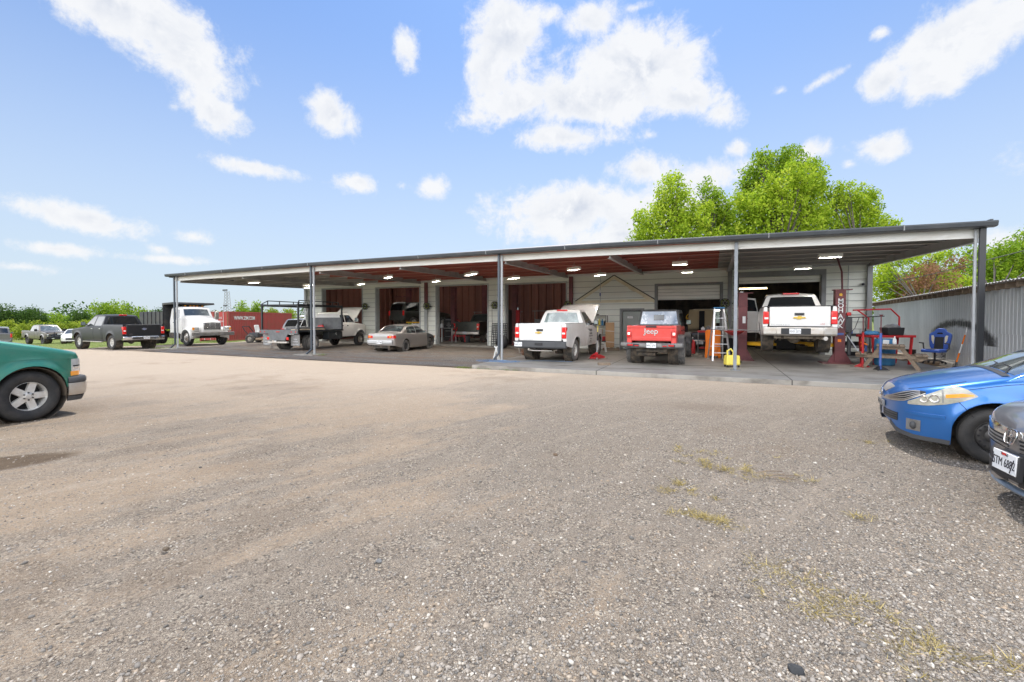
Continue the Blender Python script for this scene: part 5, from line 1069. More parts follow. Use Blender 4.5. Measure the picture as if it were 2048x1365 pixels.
for sd in (1, -1): mb = MB(); B.strip(mb, 1.75, 2.25, .58, .72, sd, .006, 8, 3, .008); mb.build('headlight', M['clear'], r)
rbox('grille', M['blk'], r, (2.33, 0, .50), (.06, .8, .2), bevel=.02)
# dark van at the far left edge
r, B, G = car('van', 'dark grey van seen from behind at the left edge of the lot', (-61.3, 18.2, gz(-61.3)), 163, P_grey, dict(W=.98, xr=-2.5, xf=2.6, ra=-1.5, fa=1.6, Rw=.36, rr=.21, arch=.42, sill=.32, Wc=[(-2.5, .93), (-2.3, .97), (0, .98), (2.2, .93), (2.6, .7)], top=[(-2.5, 1.12), (0, 1.12), (1.6, 1.08), (2.6, .85)],
    bot=[(-2.5, .42), (0, .32), (2.6, .4)], S=[(.2, .95), (.6, 1), (1.1, .97)], belt=1.12, gt=[(-2.5, 1.06), (-2.45, 1.2), (-2.3, 1.66), (-2.2, 1.72), (0, 1.78), (.9, 1.72), (1.7, 1.14), (1.75, 1.05)], rw=.76, wins=[(-2.1, -1.0), (-.9, .1), (.2, 1.2)], tops=[(-2.44, -2.30, 'rear_window'), (1.0, 1.6, 'windshield')], doors=[(-.9, .1), (.15, 1.2)], mx=1.1, rim='s5', rimmat='alu'))
plate(r, (-2.52, 0, .95), -90, 'DSW 9054'); rbox('rear_bumper', M['greysteel'], r, (-2.52, 0, .55), (.16, 1.8, .2), bevel=.04)
for sd in (1, -1): rbox('taillight', M['red_lens'], r, (-2.47, sd*.90, 1.0), (.1, .12, .35), bevel=.02)
# raised utility vehicle in the second bay
r, B, G = car('sport_utility_vehicle', 'dark sport-utility vehicle raised on the lift in the second bay', (-20.3, 28.2, 1.05), 75, P_dgreen, dict(W=.93, xr=-2.3, xf=2.3, ra=-1.4, fa=1.4, Rw=.38, rr=.22, arch=.45, sill=.42, rim='s5', rimmat='alu', tyre='tyredust', glass='glass',
    Wc=[(-2.3, .85), (-2.1, .92), (0, .93), (1.8, .90), (2.3, .75)], top=[(-2.3, 1.15), (0, 1.18), (1.2, 1.15), (2.3, 1.0)], bot=[(-2.3, .55), (0, .42), (2.3, .5)], S=[(.3, .95), (.7, 1), (1.2, .97)], belt=1.18, gt=[(-2.3, 1.1), (-2.2, 1.7), (-2.0, 1.82), (0, 1.86), (.6, 1.8), (1.15, 1.2), (1.2, 1.1)], rw=.70, wins=[(-2.0, -1.0), (-.9, -.1), (0, .85)], tops=[(-2.28, -2.21, 'rear_window'), (.66, 1.12, 'windshield')], doors=[(-1.0, -.1), (-.05, .95)], mx=.8))
for sd in (1, -1): rbox('taillight', M['red_lens'], r, (-2.3, sd*.82, 1.05), (.08, .14, .34), bevel=.02)
# old dark coupe with its hood up in the half-open bay
r, B, G = car('classic_car', 'old dark blue coupe with striped tan hood raised in the half-open bay', (-.55, 26.4, .11), -88, PAINT('dark_blue_paint', (.012, .025, .06), .3, .3, amt=.2), dict(xr=-2.3, xf=2.4, ra=-1.35, fa=1.4, Rw=.33, rr=.19, W=.9, rim='s5', rimmat='alu',
    Wc=[(-2.3, .8), (-2, .88), (0, .9), (2.2, .88), (2.4, .84)], top=[(-2.3, .85), (-1.4, .95), (0, .95), (1.0, .95), (2.2, .90), (2.4, .82)], bot=[(-2.3, .35), (0, .24), (2.4, .34)], S=[(.15, .93), (.5, 1), (.8, .98), (1, .95)], belt=.94, gt=[(-1.9, .9), (-1.0, 1.30), (0, 1.33), (.2, 1.30), (.85, .96), (.9, .9)], rw=.60, wins=[(-.9, -.1), (0, .6)], tops=[(-1.8, -1.0, 'rear_window'), (.25, .82, 'windshield')], doors=[(-.6, .6)], mx=.6, glass='glassmid'))
M['tanhood'] = MT('tan_hood', (.50, .39, .24), .5); h = raised_hood(r, M['tanhood'], .95, .98, 1.25, .68, 62)
mb = MB(); mb.box((.62, 0, -.045), (1.2, .26, .02)); mb.build('hood_stripe', M['blk'], h)
rbox('grille', M['blk'], r, (2.4, 0, .66), (.06, 1.5, .2), bevel=.01); rbox('front_bumper', M['chrome'], r, (2.5, 0, .47), (.12, 1.75, .10), bevel=.03); plate(r, (2.58, -.1, .38), 90, 'CLASSIC')
for sd in (1, -1): rbox('headlight', M['clear'], r, (2.42, sd*.66, .67), (.05, .26, .15), bevel=.02)
# ------------------------------------------------------------------ the three nearest vehicles
def sweep(mb, path, prof):
    """profile (out, z) carried along a plan path of (x, y, nx, ny)"""
    mb.grid([[(x+nx*o, y+ny*o, z) for o, z in prof] for x, y, nx, ny in path], close=True)
    for q in (path[0], path[-1]): x, y, nx, ny = q; mb.add([(x+nx*o, y+ny*o, z) for o, z in prof], [tuple(range(len(prof)))])
def nosepath(pts):
    full = [(x, -y) for x, y in pts]+[(x, y) for x, y in pts[::-1]][1:] if pts[-1][1] == 0 else [(x, -y) for x, y in pts]+[(x, y) for x, y in pts[::-1]]
    out = []
    for i, p in enumerate(full):
        a = full[max(0, i-1)]; b = full[min(len(full)-1, i+1)]; d = Vector((b[0]-a[0], b[1]-a[1])).normalized(); out.append((p[0], p[1], d.y, -d.x))
    return out
# teal-green pickup, left edge
g_ = dict(xr=-2.95, xf=2.72, ra=-1.68, fa=2.0, W=.98, sill=.47, arch=.47, hood=1.35, nose=1.125, belt=1.38, R=.405, rr=.238, tw=.27, rim='s5', rimmat='alu', front='none', bumper='chromed', flare=.035, step=.05)
pg, B, G, bd, s = pickup('pickup_truck', 'teal-green pickup whose front end enters at the left edge', 'pickup truck', (-10.73, 1.24, 0), 96, P_green, g_, 'pickup trucks around the garage')
for sd in (1, -1):
    hl = MB(); B.strip(hl, 2.53, 2.705, .755, .965, sd, .010, 10, 6, .03); hl = hl.build('headlight', M['clear'], pg)
    q = MB(); B.strip(q, 2.52, 2.705, .68, .755, sd, .014, 8, 3, .03); q.build('turn_signal', M['amber'], pg)
    for z in (.80, .835): q = MB(); B.strip(q, 2.55, 2.705, z, z+.022, sd, .013, 8, 1, .006); q.build('headlight_bar', M['chrome'] if z < .81 else M['blk'], hl)
    q = MB(); q.box((2.72, sd*.62, .83), (.05, .30, .22)); q.build('headlight_face', M['clear'], hl, bevel=.015)
    q = MB(); B.strip(q, 1.38, 2.68, lambda x: 1.0-.05*((x-2.0)/.6)**2, lambda x: 1.018-.05*((x-2.0)/.6)**2, sd, .010, 30, 2, .012); q.build('body_crease', P_green, pg, smooth=80)
q = MB(); q.box((2.73, 0, .83), (.05, .98, .22)); q.mat(1); q.box((2.765, 0, .83), (.03, 1.0, .05)); q.build('grille', [M['blk'], M['chrome']], pg, bevel=.01)
path = nosepath([(2.475, .965), (2.53, .972), (2.62, .965), (2.71, .93), (2.79, .82), (2.83, .6), (2.85, .3), (2.86, 0)])
q = MB(); sweep(q, path, [(0, .555), (.012, .57), (.012, .63), (-.01, .66), (-.10, .67), (-.10, .555)]); q.build('bumper_cap', M['dkgrey'], pg)
q = MB(); sweep(q, path, [(-.05, .33), (-.005, .35), (.016, .45), (.010, .554), (-.08, .554), (-.08, .33)]); q.build('front_bumper', M['chromed'], pg, smooth=50)
q = MB(); sweep(q, [p for p in path if abs(p[1]) < 2], [(-.08, .25), (-.05, .25), (-.02, .329), (-.08, .329)]); q.build('air_dam', M['dkgrey'], pg)
for sd in (1, -1):
    q = MB(); rows = []
    for k in range(15):
        a = R(-8+196*k/14); x = 2.0-.455*math.cos(a); z = .42+.455*math.sin(a); rows.append([(x, sd*.955, z), (x, sd*.945, z-.012), (x, sd*.60, z-.012)])
    q.grid(rows); q.build('fender_liner', MT('brown_fender_liner', (.07, .058, .045), .85, var=((.14, .11, .08), 4, .4, .7)), pg)

# blue hatchback, right edge
rb, B, G = car('hatchback', 'bright blue hatchback with hazy headlights at the right edge', (4.29, 7.42, 0), 173, P_blue, dict(W=.845, xr=-2.15, xf=2.15, ra=-1.31, fa=1.27, Rw=.315, rr=.195, arch=.385, sill=.19, tw=.185, step=.03, sh=.11, crown=.05,
    Wc=[(-2.15, .60), (-2.0, .76), (-1.5, .83), (0, .845), (1.3, .845), (1.6, .825), (1.82, .765), (1.95, .68), (2.04, .56), (2.10, .42), (2.135, .25), (2.15, .05)],
    top=[(-2.15, .90), (-1.6, 1.02), (0, 1.0), (.8, 1.03), (1.1, 1.005), (1.45, .93), (1.7, .86), (1.9, .80), (2.02, .755), (2.09, .70), (2.13, .65), (2.15, .61)],
    bot=[(-2.15, .40), (-1.6, .22), (0, .18), (1.6, .185), (1.95, .19), (2.08, .22), (2.15, .36)], S=[(.12, .955), (.30, .985), (.55, 1.0), (.75, .99), (.95, .955), (1.1, .93)], belt=1.0,
    gt=[(-2.08, .95), (-2.0, 1.05), (-1.75, 1.40), (-1.5, 1.50), (-.6, 1.54), (-.05, 1.52), (.15, 1.46), (1.14, 1.0), (1.20, .93)], rw=.58, wins=[(-1.55, -.95), (-.88, -.12), (-.05, .72)], tops=[(-1.98, -1.74, 'rear_window'), (.20, 1.11, 'windshield')], doors=[(-.92, -.10), (-.06, .84)], mx=.66, rim='steel', rimmat='steel', flare=.022, glass='glassmid', gw=.94))
for sd in (1, -1):
    hl = MB(); B.strip(hl, 1.44, 2.00, lin([(1.44, .765), (1.55, .705), (1.7, .65), (1.85, .615), (2.0, .60)]), lin([(1.44, .775), (1.53, .845), (1.60, .862), (1.7, .83), (1.85, .745), (2.0, .635)]), sd, .009, 22, 6, .02)
    hl = hl.build('headlight', M['yellowed'], rb, smooth=60)
    q = MB(); B.strip(q, 1.47, 1.70, lin([(1.47, .765), (1.70, .725)]), lin([(1.47, .785), (1.56, .792), (1.70, .765)]), sd, .013, 10, 3, .01); q.build('side_marker', M['amber'], hl)
    q = MB(); B.strip(q, 1.715, 1.728, .665, lambda x: .81, sd, .012, 2, 5, .006); q.build('lens_ridge', M['greysteel'], hl)
    for x_, z_, r_ in ((1.875, .685, .042), (1.79, .705, .05)):
        q = MB(); c_ = Vector(B.P(x_, z_, sd, .012)); n_ = (Vector(B.P(x_, z_, sd, .03))-c_).normalized(); Mx = Matrix.Translation(c_) @ n_.to_track_quat('Z', 'Y').to_matrix().to_4x4(); q.lathe([(r_, 0), (r_*.93, .004), (r_*.86, 0), (r_*.5, -.004), (.001, -.004)], 20, Mx); q.build('lamp_bowl', M['chromed'], hl)
    gr = MB(); glo = lin([(1.86, .757), (1.95, .70), (2.02, .645), (2.148, .60)]); ghi = lambda x: min(.775, B.top(x)-.012); B.strip(gr, 1.86, 2.146, glo, ghi, sd, .007, 16, 6, .01); gr = gr.build('grille', M['blk'], rb, smooth=60)
    for k in range(4): q = MB(); f_ = (k+.5)/4; B.strip(q, 1.90, 2.140, lambda x: glo(x)+(ghi(x)-glo(x))*f_-.0035, lambda x: glo(x)+(ghi(x)-glo(x))*f_+.0035, sd, .014, 14, 1, .008); q.build('grille_bar', M['chromed'], gr)
    q = MB(); B.strip(q, 1.86, 2.146, lambda x: glo(x)-.012, glo, sd, .013, 14, 1, .012); q.build('grille_trim', M['chromed'], gr)
    q = MB(); B.strip(q, 2.075, 2.148, .36, .46, sd, .006, 8, 4, .012); lg = q.build('lower_grille', M['blk'], rb)
    for k in range(3): q = MB(); B.strip(q, 2.075, 2.147, .375+.03*k, .387+.03*k, sd, .012, 8, 1, .006); q.build('grille_slat', M['dkgrey'], lg)
    q = MB(); B.strip(q, 1.90, 2.01, .285, .42, sd, .006, 8, 5, .012); fl = q.build('fog_light_bezel', M['greysteel'], rb)
    x = 1.955; p = B.P(x, .352, sd, .012); q = MB(); q.ico(p, .055, 2, (.6, .6, .9)); q.build('fog_light', M['dkgrey'], fl)
    q = MB(); B.strip(q, 1.66, 2.12, lambda x: B.zb(x)-.005, lambda x: B.zb(x)+.045, sd, .006, 14, 2, .012); q.build('chin_lip', M['dkgrey'], rb)
    q = MB(); B.strip(q, 1.70, 2.02, .478, .515, sd, .012, 14, 3, .014); q.build('bumper_ridge', P_blue, rb, smooth=60)
    q = MB(); pts = [B.P(1.60-.13*t, .70-.17*t+.10*0, sd, .0015) for t in [k/8 for k in range(9)]]; q.tube(pts, .0028, 5)
    q.tube([B.P(x, B.top(x)-.075-.0*x, sd, .001) for x in np.linspace(.9, 1.56, 14)], .0028, 5)
    q.tube([B.T(x, sd*.97, .001) for x in np.linspace(1.5, 1.98, 14)], .0028, 5); q.build('panel_gap', M['gap'], rb)
q = MB(); q.tube([B.P(2.148, .70, 1, .0), B.P(2.148, .70, -1, .0)], .001, 4)
q = MB(); q.lathe([(.001, .006), (.030, .006), (.034, 0)], 20, Matrix.Translation((2.165, 0, .665)) @ Matrix.Rotation(R(78), 4, 'Y')); q.lathe([(.040, 0), (.047, .010), (.054, 0)], 24, Matrix.Translation((2.165, 0, .665)) @ Matrix.Rotation(R(78), 4, 'Y')); q.box((2.172, 0, .665), (.012, .13, .022)); q.build('badge', M['chrome'], rb)
q = MB(); q.box((2.165, 0, .52), (.03, .31, .075)); q.mat(1)
for y in (-.1, 0, .1): q.cyl((2.175, y, .52), (2.186, y, .52), .010, n=8)
q.build('plate_bracket', [M['greysteel'], M['blk']], rb, bevel=.005)
q = MB(); q.tube([(1.18, .10, 1.02), (1.02, -.10, 1.10), (.96, -.45, 1.10)], .008, 5); q.tube([(1.18, .62, 1.0), (1.04, .35, 1.09), (1.0, 0, 1.10)], .008, 5); q.build('wiper', M['blk'], rb)
q = MB(); rows = [[(1.20, y, .995+.05*(1-(y/.7)**2)) for y in np.linspace(-.66, .66, 9)], [(1.14, y, 1.012+.045*(1-(y/.7)**2)) for y in np.linspace(-.68, .68, 9)]]; q.grid(rows); q.build('cowl', M['blk'], rb)

q = MB(); B.strip(q, 2.06, 2.135, lambda x: -.55, lambda x: .55, 1, .005, 6, 10, .006, top=True); q.build('badge_surround', M['chromed'], rb)

# grey sedan nose, lower right
rh, B, G = car('sedan', 'gunmetal grey sedan with plate STM 6882, cut by the right edge', (4.61, 5.18, 0), 182, P_honda, dict(W=.92, xr=-2.3, xf=2.30, ra=-1.35, fa=1.40, Rw=.33, rr=.22, arch=.39, sill=.17, tw=.22, step=.03, sh=.09, crown=.05,
    Wc=[(-2.3, .7), (-2.0, .86), (0, .92), (1.5, .92), (1.85, .88), (2.02, .80), (2.13, .68), (2.20, .54), (2.25, .38), (2.285, .2), (2.30, .05)],
    top=[(-2.3, 1.0), (0, 1.0), (.8, 1.0), (1.3, .95), (1.7, .90), (1.95, .855), (2.1, .81), (2.2, .765), (2.27, .71), (2.30, .66)],
    bot=[(-2.3, .35), (0, .17), (1.9, .17), (2.15, .18), (2.25, .20), (2.30, .28)], S=[(.12, .95), (.3, .98), (.55, 1.0), (.8, .985), (1.0, .94)], belt=1.0, gt=[(-1.9, .96), (-1.1, 1.36), (-.3, 1.45), (.1, 1.40), (1.0, .98), (1.05, .93)], rw=.58, wins=[(-1.0, -.1), (-.03, .8)], tops=[(-1.8, -1.15, 'rear_window'), (.15, .95, 'windshield')], doors=[(-1.0, -.1), (-.05, .95)], mx=.75, rim='s5', rimmat='alu', glass='glassmid', flare=.015))
for sd in (1, -1):
    q = MB(); B.strip(q, 2.10, 2.298, .655, .725, sd, .010, 12, 4, .014); gb = q.build('grille_bar', M['chrome'], rh, smooth=60)
    q = MB(); B.strip(q, 2.12, 2.298, .56, .650, sd, .003, 12, 3, .010); gl = q.build('grille', M['blk'], rh)
    for k in range(3): q = MB(); B.strip(q, 2.11, 2.298, .565+.030*k, .576+.030*k, sd, .012, 10, 1, .008); q.build('grille_slat', M['greysteel'], gl)
    q = MB(); B.strip(q, 1.72, 2.09, lin([(1.72, .72), (2.09, .655)]), lin([(1.72, .78), (1.9, .765), (2.09, .725)]), sd, .009, 14, 5, .015); q.build('headlight', M['clear'], rh, smooth=60)
    q = MB(); B.strip(q, 2.16, 2.298, .27, .37, sd, .004, 12, 4, .012); q.build('lower_grille', M['blk'], rh)
    q = MB(); q.tube([B.P(x, B.top(x)-.052, sd, .001) for x in np.linspace(1.2, 2.29, 24)], .0028, 5); q.tube([B.P(x, .548, sd, .002) for x in np.linspace(1.9, 2.298, 18)], .003, 5); q.build('panel_gap', M['gap'], rh)
pth = nosepath([(1.95, .83), (2.08, .74), (2.18, .58), (2.25, .40), (2.29, .2), (2.30, 0)])
q = MB(); sweep(q, pth, [(-.04, .20), (-.01, .195), (.0, .21), (-.012, .232), (-.04, .24)]); q.build('front_lip', MT('blue_grey_lip', (.16, .20, .25), .35, .3), rh, smooth=50)
em = MB()
w, h = .060, .052
ring = [(math.copysign(abs(math.cos(a))**.45, math.cos(a))*w*(1-.10*(math.sin(a) < 0)), math.copysign(abs(math.sin(a))**.45, math.sin(a))*h) for a in [2*math.pi*k/28 for k in range(28)]]
em.tube([(0, a, b) for a, b in ring]+[(0, *ring[0])], .006, 6)
for sgn in (1, -1): em.beam((0, sgn*.034, .048), (0, sgn*.027, -.046), .012, .013)
em.beam((0, -.03, 0), (0, .03, 0), .012, .013)
em = em.build('badge', M['chrome'], rh); em.location = (2.325, 0, .668); em.rotation_euler = (0, R(-12), 0); em.scale = (1, 1.15, 1.15)
pl = plate(rh, (2.345, -.02, .445), 90, 'STM 6882', -3, .305, .165, 'chrome', 'TEXAS'); M['plate_red'] = M['redref']
q = MB(); q.box((0, -.009, .066), (.05, .004, .02)); q.build('plate_mark', M['redref'], pl)
q = MB(); q.beam((.085, -.0085, -.072), (.125, -.0085, .045), .004, .006); q.beam((-.149, -.0085, -.045), (-.146, -.0085, .05), .004, .012); q.build('plate_crack', M['ink'], pl)
q = MB(); q.box((0, .02, -.02), (.34, .04, .21)); q.build('plate_holder', M['blk'], pl, bevel=.006)
# ------------------------------------------------------------------ things round the shop
CF, CR_, CU = Vector((-.4107, .9118, 0)), Vector((.9118, .4107, 0)), Vector((0, 0, 1))
def at(px, py, Z):
    """point at forward distance Z seen at photo pixel px, py"""
    p = CR_*((px-1024)/890*Z)+CF*Z; return Vector((p.x, p.y, 1.65+(639-py)/890*Z))
S0 = .11
M['wood'] = MT('weathered_wood', (.25, .19, .135), .85, var=((.14, .105, .08), 5, .4, .7), vscale=(1, 6, 6))
M['cardboard'] = MT('cardboard', (.42, .27, .15), .85, var=((.36, .22, .12), 3, .4, .7))
M['orange'] = MT('orange_plastic', (.90, .22, .01), .5, var=((.75, .17, .01), 3, .5, .75))
M['yplast'] = MT('yellow_plastic', (.75, .62, .10), .5, var=((.6, .48, .08), 3, .5, .75))
M['barrel'] = MT('blue_barrel_plastic', (.03, .17, .36), .45, var=((.06, .22, .40), 3, .4, .7))
M['alum'] = MT('aluminium', (.62, .63, .64), .35, .7)
M['whitep'] = MT('white_plastic', (.72, .72, .70), .5, var=((.5, .48, .44), 4, .5, .8))
M['contred'] = MT('container_red', (.36, .045, .04), .6, var=((.26, .06, .045), 1.2, .45, .7))
M['rust'] = MT('rust', (.20, .09, .045), .85, var=((.10, .05, .03), 6, .4, .7))
# hose reels on the wall
reel0 = None
for i, (x, z, lb) in enumerate([(-21.05, 2.50, 'black hose reel on the wall between first and second bay'), (-16.12, 2.46, 'hose reel on the maroon wall column beside the second bay'), (-11.42, 2.46, 'hose reel with hanging hose between third and fourth bay'), (-7.05, 2.42, 'hose reel on the maroon column right of the fourth bay'), (.52, 2.40, 'green hose reel between the half-open bay and the lift bay')]):
    if reel0 is None:
        t = reel0 = thing('hose_reel', lb, 'hose reel', (x, 22.95, z), 0, 'hose reels mounted on the front wall')
        mb = MB(); Mx = Matrix.Rotation(R(90), 4, 'X')
        for yy in (-.07, .07):
            for a in range(6): mb.box((.12*math.cos(R(60*a)), yy, .12*math.sin(R(60*a))), (.20, .012, .035), (0, -60*a, 0))
            mb.lathe([(.20, -.008), (.225, -.008), (.225, .008), (.20, .008), (.20, -.008)], 24, Matrix.Translation((0, yy, 0)) @ Mx)
        mb.cyl((0, -.1, 0), (0, .16, 0), .04); mb.box((.20, .06, -.02), (.28, .05, .05)); mb.build('reel_frame', M['blk'], t)
        mb = MB(); 
        for k in range(4): mb.lathe([(.13, 0), (.155, .016), (.18, 0), (.155, -.016), (.13, 0)], 24, Matrix.Translation((0, -.048+.032*k, 0)) @ Mx)
        mb.build('hose', MT('olive_hose', (.16, .19, .03), .6), t)
    else: t = copy_tree(reel0); t.location = (x, 22.95, z); t['label'] = lb
    if i == 2: mb = MB(); mb.tube([(x-.17, 22.93, z-.1), (x-.18, 22.95, z-.7), (x-.17, 23.0, z-1.7)], .012); o = mb.build('hose_end', M['blk'], t); o.matrix_parent_inverse = Matrix.Translation((-x, -22.95, -z))
    if i == 4: mb = MB(); mb.tube([(x-.02, 22.93, z-.15), (x+.10, 22.95, z-.6), (x+.2, 23.0, z-1.5), (x+.18, 22.9, S0)], .012); o = mb.build('hose_end', bpy.data.materials['olive_hose'], t); o.matrix_parent_inverse = Matrix.Translation((-x, -22.95, -z))
# security camera and junction box
t = thing('security_camera', 'small white dome camera high on the wall near its right corner', 'camera', (5.72, 23.1, 3.12)); mb = MB(); mb.cyl((0, 0, 0), (0, -.06, 0), .06); mb.build('base', M['whitep'], t); mb = MB(); mb.ico((0, -.10, -.01), .055, 2); mb.build('lens', M['blk'], t)
t = thing('control_box', 'black control box on the wall beside the right lift post', 'electrical box', (5.08, 23.0, 1.78)); mb = MB(); mb.box((0, 0, 0), (.28, .12, .26)); mb.build('box_body', M['blk'], t, bevel=.01); mb = MB(); mb.cyl((-.02, -.06, 0), (-.02, -.09, 0), .05); mb.build('dial', M['yplast'], t)
# two-post lift: each post a thing
def lift_post(x, y, z1, side, label, lettering=False, name='lift_post'):
    t = thing(name, label, 'lift post', (x, y, S0), 0, 'maroon vehicle lift posts'); h = z1-S0
    mb = MB(); mb.bb(-.15, .15, -.13, -.11, 0, h); mb.bb(-.15, -.13, -.11, .20, 0, h); mb.bb(.13, .15, -.11, .20, 0, h)
    for z in (.35*h, .62*h, .80*h): mb.bb(-.165, .165, -.145, .21, z, z+.02)
    mb.build('column', M['maroon'], t, bevel=.006)
    mb = MB(); mb.bb(-.55, .38, -.35, .40, 0, .025)
    for s in (-1, 1): mb.prism([(s*.15, .02), (s*.36, .02), (s*.15, .42)], -.1, -.08, 'y')
    mb.build('base_plate', M['maroon'], t, bevel=.004); mb = MB(); mb.bb(-.2, .34, -.12, .18, h, h+.03); mb.build('top_plate', M['maroon'], t)
    if side:
        mb = MB(); zz = .62; mb.bb(-.12, .12, .21, .30, zz-.15, zz+.25)
        mb.beam((side*.1, .25, zz), (side*.85, .8, zz), .14, .12); mb.beam((side*.85, .8, zz+.03), (side*1.15, 1.3, zz+.03), .10, .09); mb.cyl((side*1.15, 1.3, zz+.05), (side*1.15, 1.3, zz+.16), .06)
        mb.beam((side*.1, .20, zz), (side*.7, -.35, zz), .14, .12); mb.beam((side*.7, -.35, zz+.03), (side*1.0, -.75, zz+.03), .10, .09); mb.build('lift_arm', M['yellow'], t, bevel=.01)
    if lettering:
        for k, ch in enumerate('MOHAWK'): text('lettering', ch, M['plate'], t, (.0, -.152, h-.38-.165*k-(.04 if k > 2 else 0)), (90, 0, 0), .22, .002, bold=.004)
        mb = MB(); mb.lathe([(.001, 0), (.055, 0)], 5, Matrix.Translation((0, -.15, h-.16)) @ Matrix.Rotation(R(90), 4, 'X')); mb.build('emblem', M['yellow'], t, smooth=0)
        mb = MB(); mb.box((0, -.15, h-1.52), (.20, .004, .07)); mb.build('decal', M['bluesteel'], t); mb = MB(); mb.box((-.02, -.15, h-1.75), (.10, .004, .10)); mb.build('decal', M['orange'], t)
    return t
t = lift_post(4.04, 18.87, 2.66, -1, 'right maroon lift post lettered MOHAWK beside the raised truck', True)
mb = MB(); mb.tube([(.09, .1, 2.55), (.09, .2, 3.2), (.1, 1.0, 3.86), (.85, 4.05, 3.93)], .03, 8); mb.build('overhead_pipe', M['maroon'], t)
mb = MB(); mb.box((.26, .05, 1.35), (.20, .20, .55)); mb.cyl((.28, -.02, .3), (.28, -.02, 1.1), .06); mb.mat(1); mb.box((.26, -.02, 1.72), (.14, .1, .12)); mb.build('power_unit', [M['dkgrey'], M['redref']], t, bevel=.02)
mb = MB(); mb.tube([(.2, -.1, 1.0), (.45, -.3, .5), (.75, -.45, .02)], .015); mb.build('release_rod', M['alum'], t)
t = lift_post(1.04, 18.95, 2.62, 1, 'left maroon lift post half hidden behind the slim canopy post'); mb = MB(); mb.box((.04, -.155, 1.52), (.10, .004, .26)); mb.build('sticker', M['plate'], t)
mb = MB(); mb.ico((-.05, 0, 2.56), .07, 2); mb.build('cable_sheave', M['chrome'], t)
for x, y, z, lb in ((-16.69, 27.0, 3.9, 'left magenta lift post inside the third bay'), (-14.75, 28.0, 4.3, 'right magenta lift post above the green pickup in the third bay'), (-11.5, 26.0, 4.2, 'tall magenta lift post at the left of the fourth bay'), (-20.75, 27.2, 3.9, 'magenta lift post in the second bay beside the raised vehicle')):
    t = lift_post(x, y, z, 0, lb)
mb = MB(); mb.bb(-1.2, .1, -.03, .03, 3.2, 3.27); mb.build('cross_arm', M['maroon'], t)
t = thing('lift_ram', 'short bright crimson steel column inside the fourth bay', 'column', (-10.86, 25, S0)); mb = MB(); mb.bb(-.10, .10, -.1, .1, 0, 2.1); mb.bb(-.3, .3, -.25, .25, 0, .03); mb.build('column', M['redsteel'], t, bevel=.01); mb = MB(); mb.cyl((0, 0, 2.1), (0, 0, 2.25), .04); mb.build('cap', M['chrome'], t)

# stepladder, creeper, yellow tank, extinguisher
t = thing('stepladder', 'silver stepladder with blue top before the half-open bay', 'ladder', (.22, 18.5, S0), 12)
mb = MB(); H = 1.95
for s in (-1, 1): mb.beam((s*.30, -.45, 0), (s*.155, -.02, H), .06, .025, 0)
mb.build('front_rails', M['alum'], t, bevel=.003); mb = MB()
for s in (-1, 1): mb.beam((s*.27, .55, 0), (s*.15, .05, H), .04, .02)
for z in (.5, 1.2): mb.beam((-.24, .42-.25*z/2, z), (.24, .42-.25*z/2, z), .02, .02)
mb.build('rear_rails', M['alum'], t)
for k in range(5):
    z = .30+.32*k; f_ = z/H; mb = MB(); mb.box((0, -.45+.43*f_, z), (.60-.29*f_, .09, .03)); mb.build('step', M['alum'], t, bevel=.004)
mb = MB(); mb.box((0, .01, H+.02), (.38, .16, .05)); mb.build('ladder_cap', M['barrel'], t, bevel=.01)
t = thing('creeper_board', 'upright orange plastic mechanic creeper behind the stepladder', 'creeper', (.02, 19.25, S0), 14); mb = MB()
mb.prism([(-.30, .04), (-.22, 0), (-.18, .10), (.18, .10), (.22, 0), (.30, .04), (.27, .6), (.29, 1.05), (.24, 1.12), (-.24, 1.12), (-.29, 1.05), (-.27, .6)], -.05, .03, 'y'); mb.build('board', M['orange'], t, bevel=.02)
mb = MB(); mb.box((0, -.055, 1.05), (.14, .012, .04)); mb.box((0, -.055, .07), (.2, .012, .06)); mb.build('hand_slot', M['blk'], t, bevel=.004); text('creeper_text', 'XFORGE', M['ink'], t, (0, -.056, .30), (90, 0, 0), .09, .001)
t = thing('dolly_tank', 'yellow plastic waste-oil tank on casters behind the slim canopy post', 'tank', (.58, 15.95, S0), 20, scale=.84); mb = MB(); mb.box((0, 0, .27), (.52, .36, .38), None, .94, .9); mb.build('tank_body', M['yplast'], t, bevel=.05, seg=3)
mb = MB(); mb.tube([(-.16, 0, .42), (-.17, 0, .62), (-.05, 0, .70), (.06, 0, .58), (.05, 0, .44)], .035); mb.build('handle', M['yplast'], t)
for x in (-.2, .2):
    for y in (-.13, .13): mb = MB(); mb.cyl((x-.02, y, .04), (x+.02, y, .04), .04); mb.bb(x-.02, x+.02, y-.02, y+.02, .05, .09); mb.build('caster', M['blk'], t)
t = thing('fire_extinguisher', 'red fire extinguisher standing on the floor before the half-open bay', 'fire extinguisher', (-.78, 21.4, S0)); mb = MB(); mb.lathe([(.001, 0), (.09, 0), (.095, .03), (.095, .48), (.06, .57), (.03, .60), (.03, .64), (.001, .64)], 20); mb.build('cylinder', M['redsteel'], t)
mb = MB(); mb.box((0, 0, .69), (.05, .14, .05)); mb.tube([(-.03, 0, .66), (-.13, 0, .62), (-.12, 0, .40)], .014); mb.mat(1); mb.cyl((-.02, -.07, .72), (-.02, -.09, .72), .03); mb.build('valve', [M['blk'], M['plate']], t)
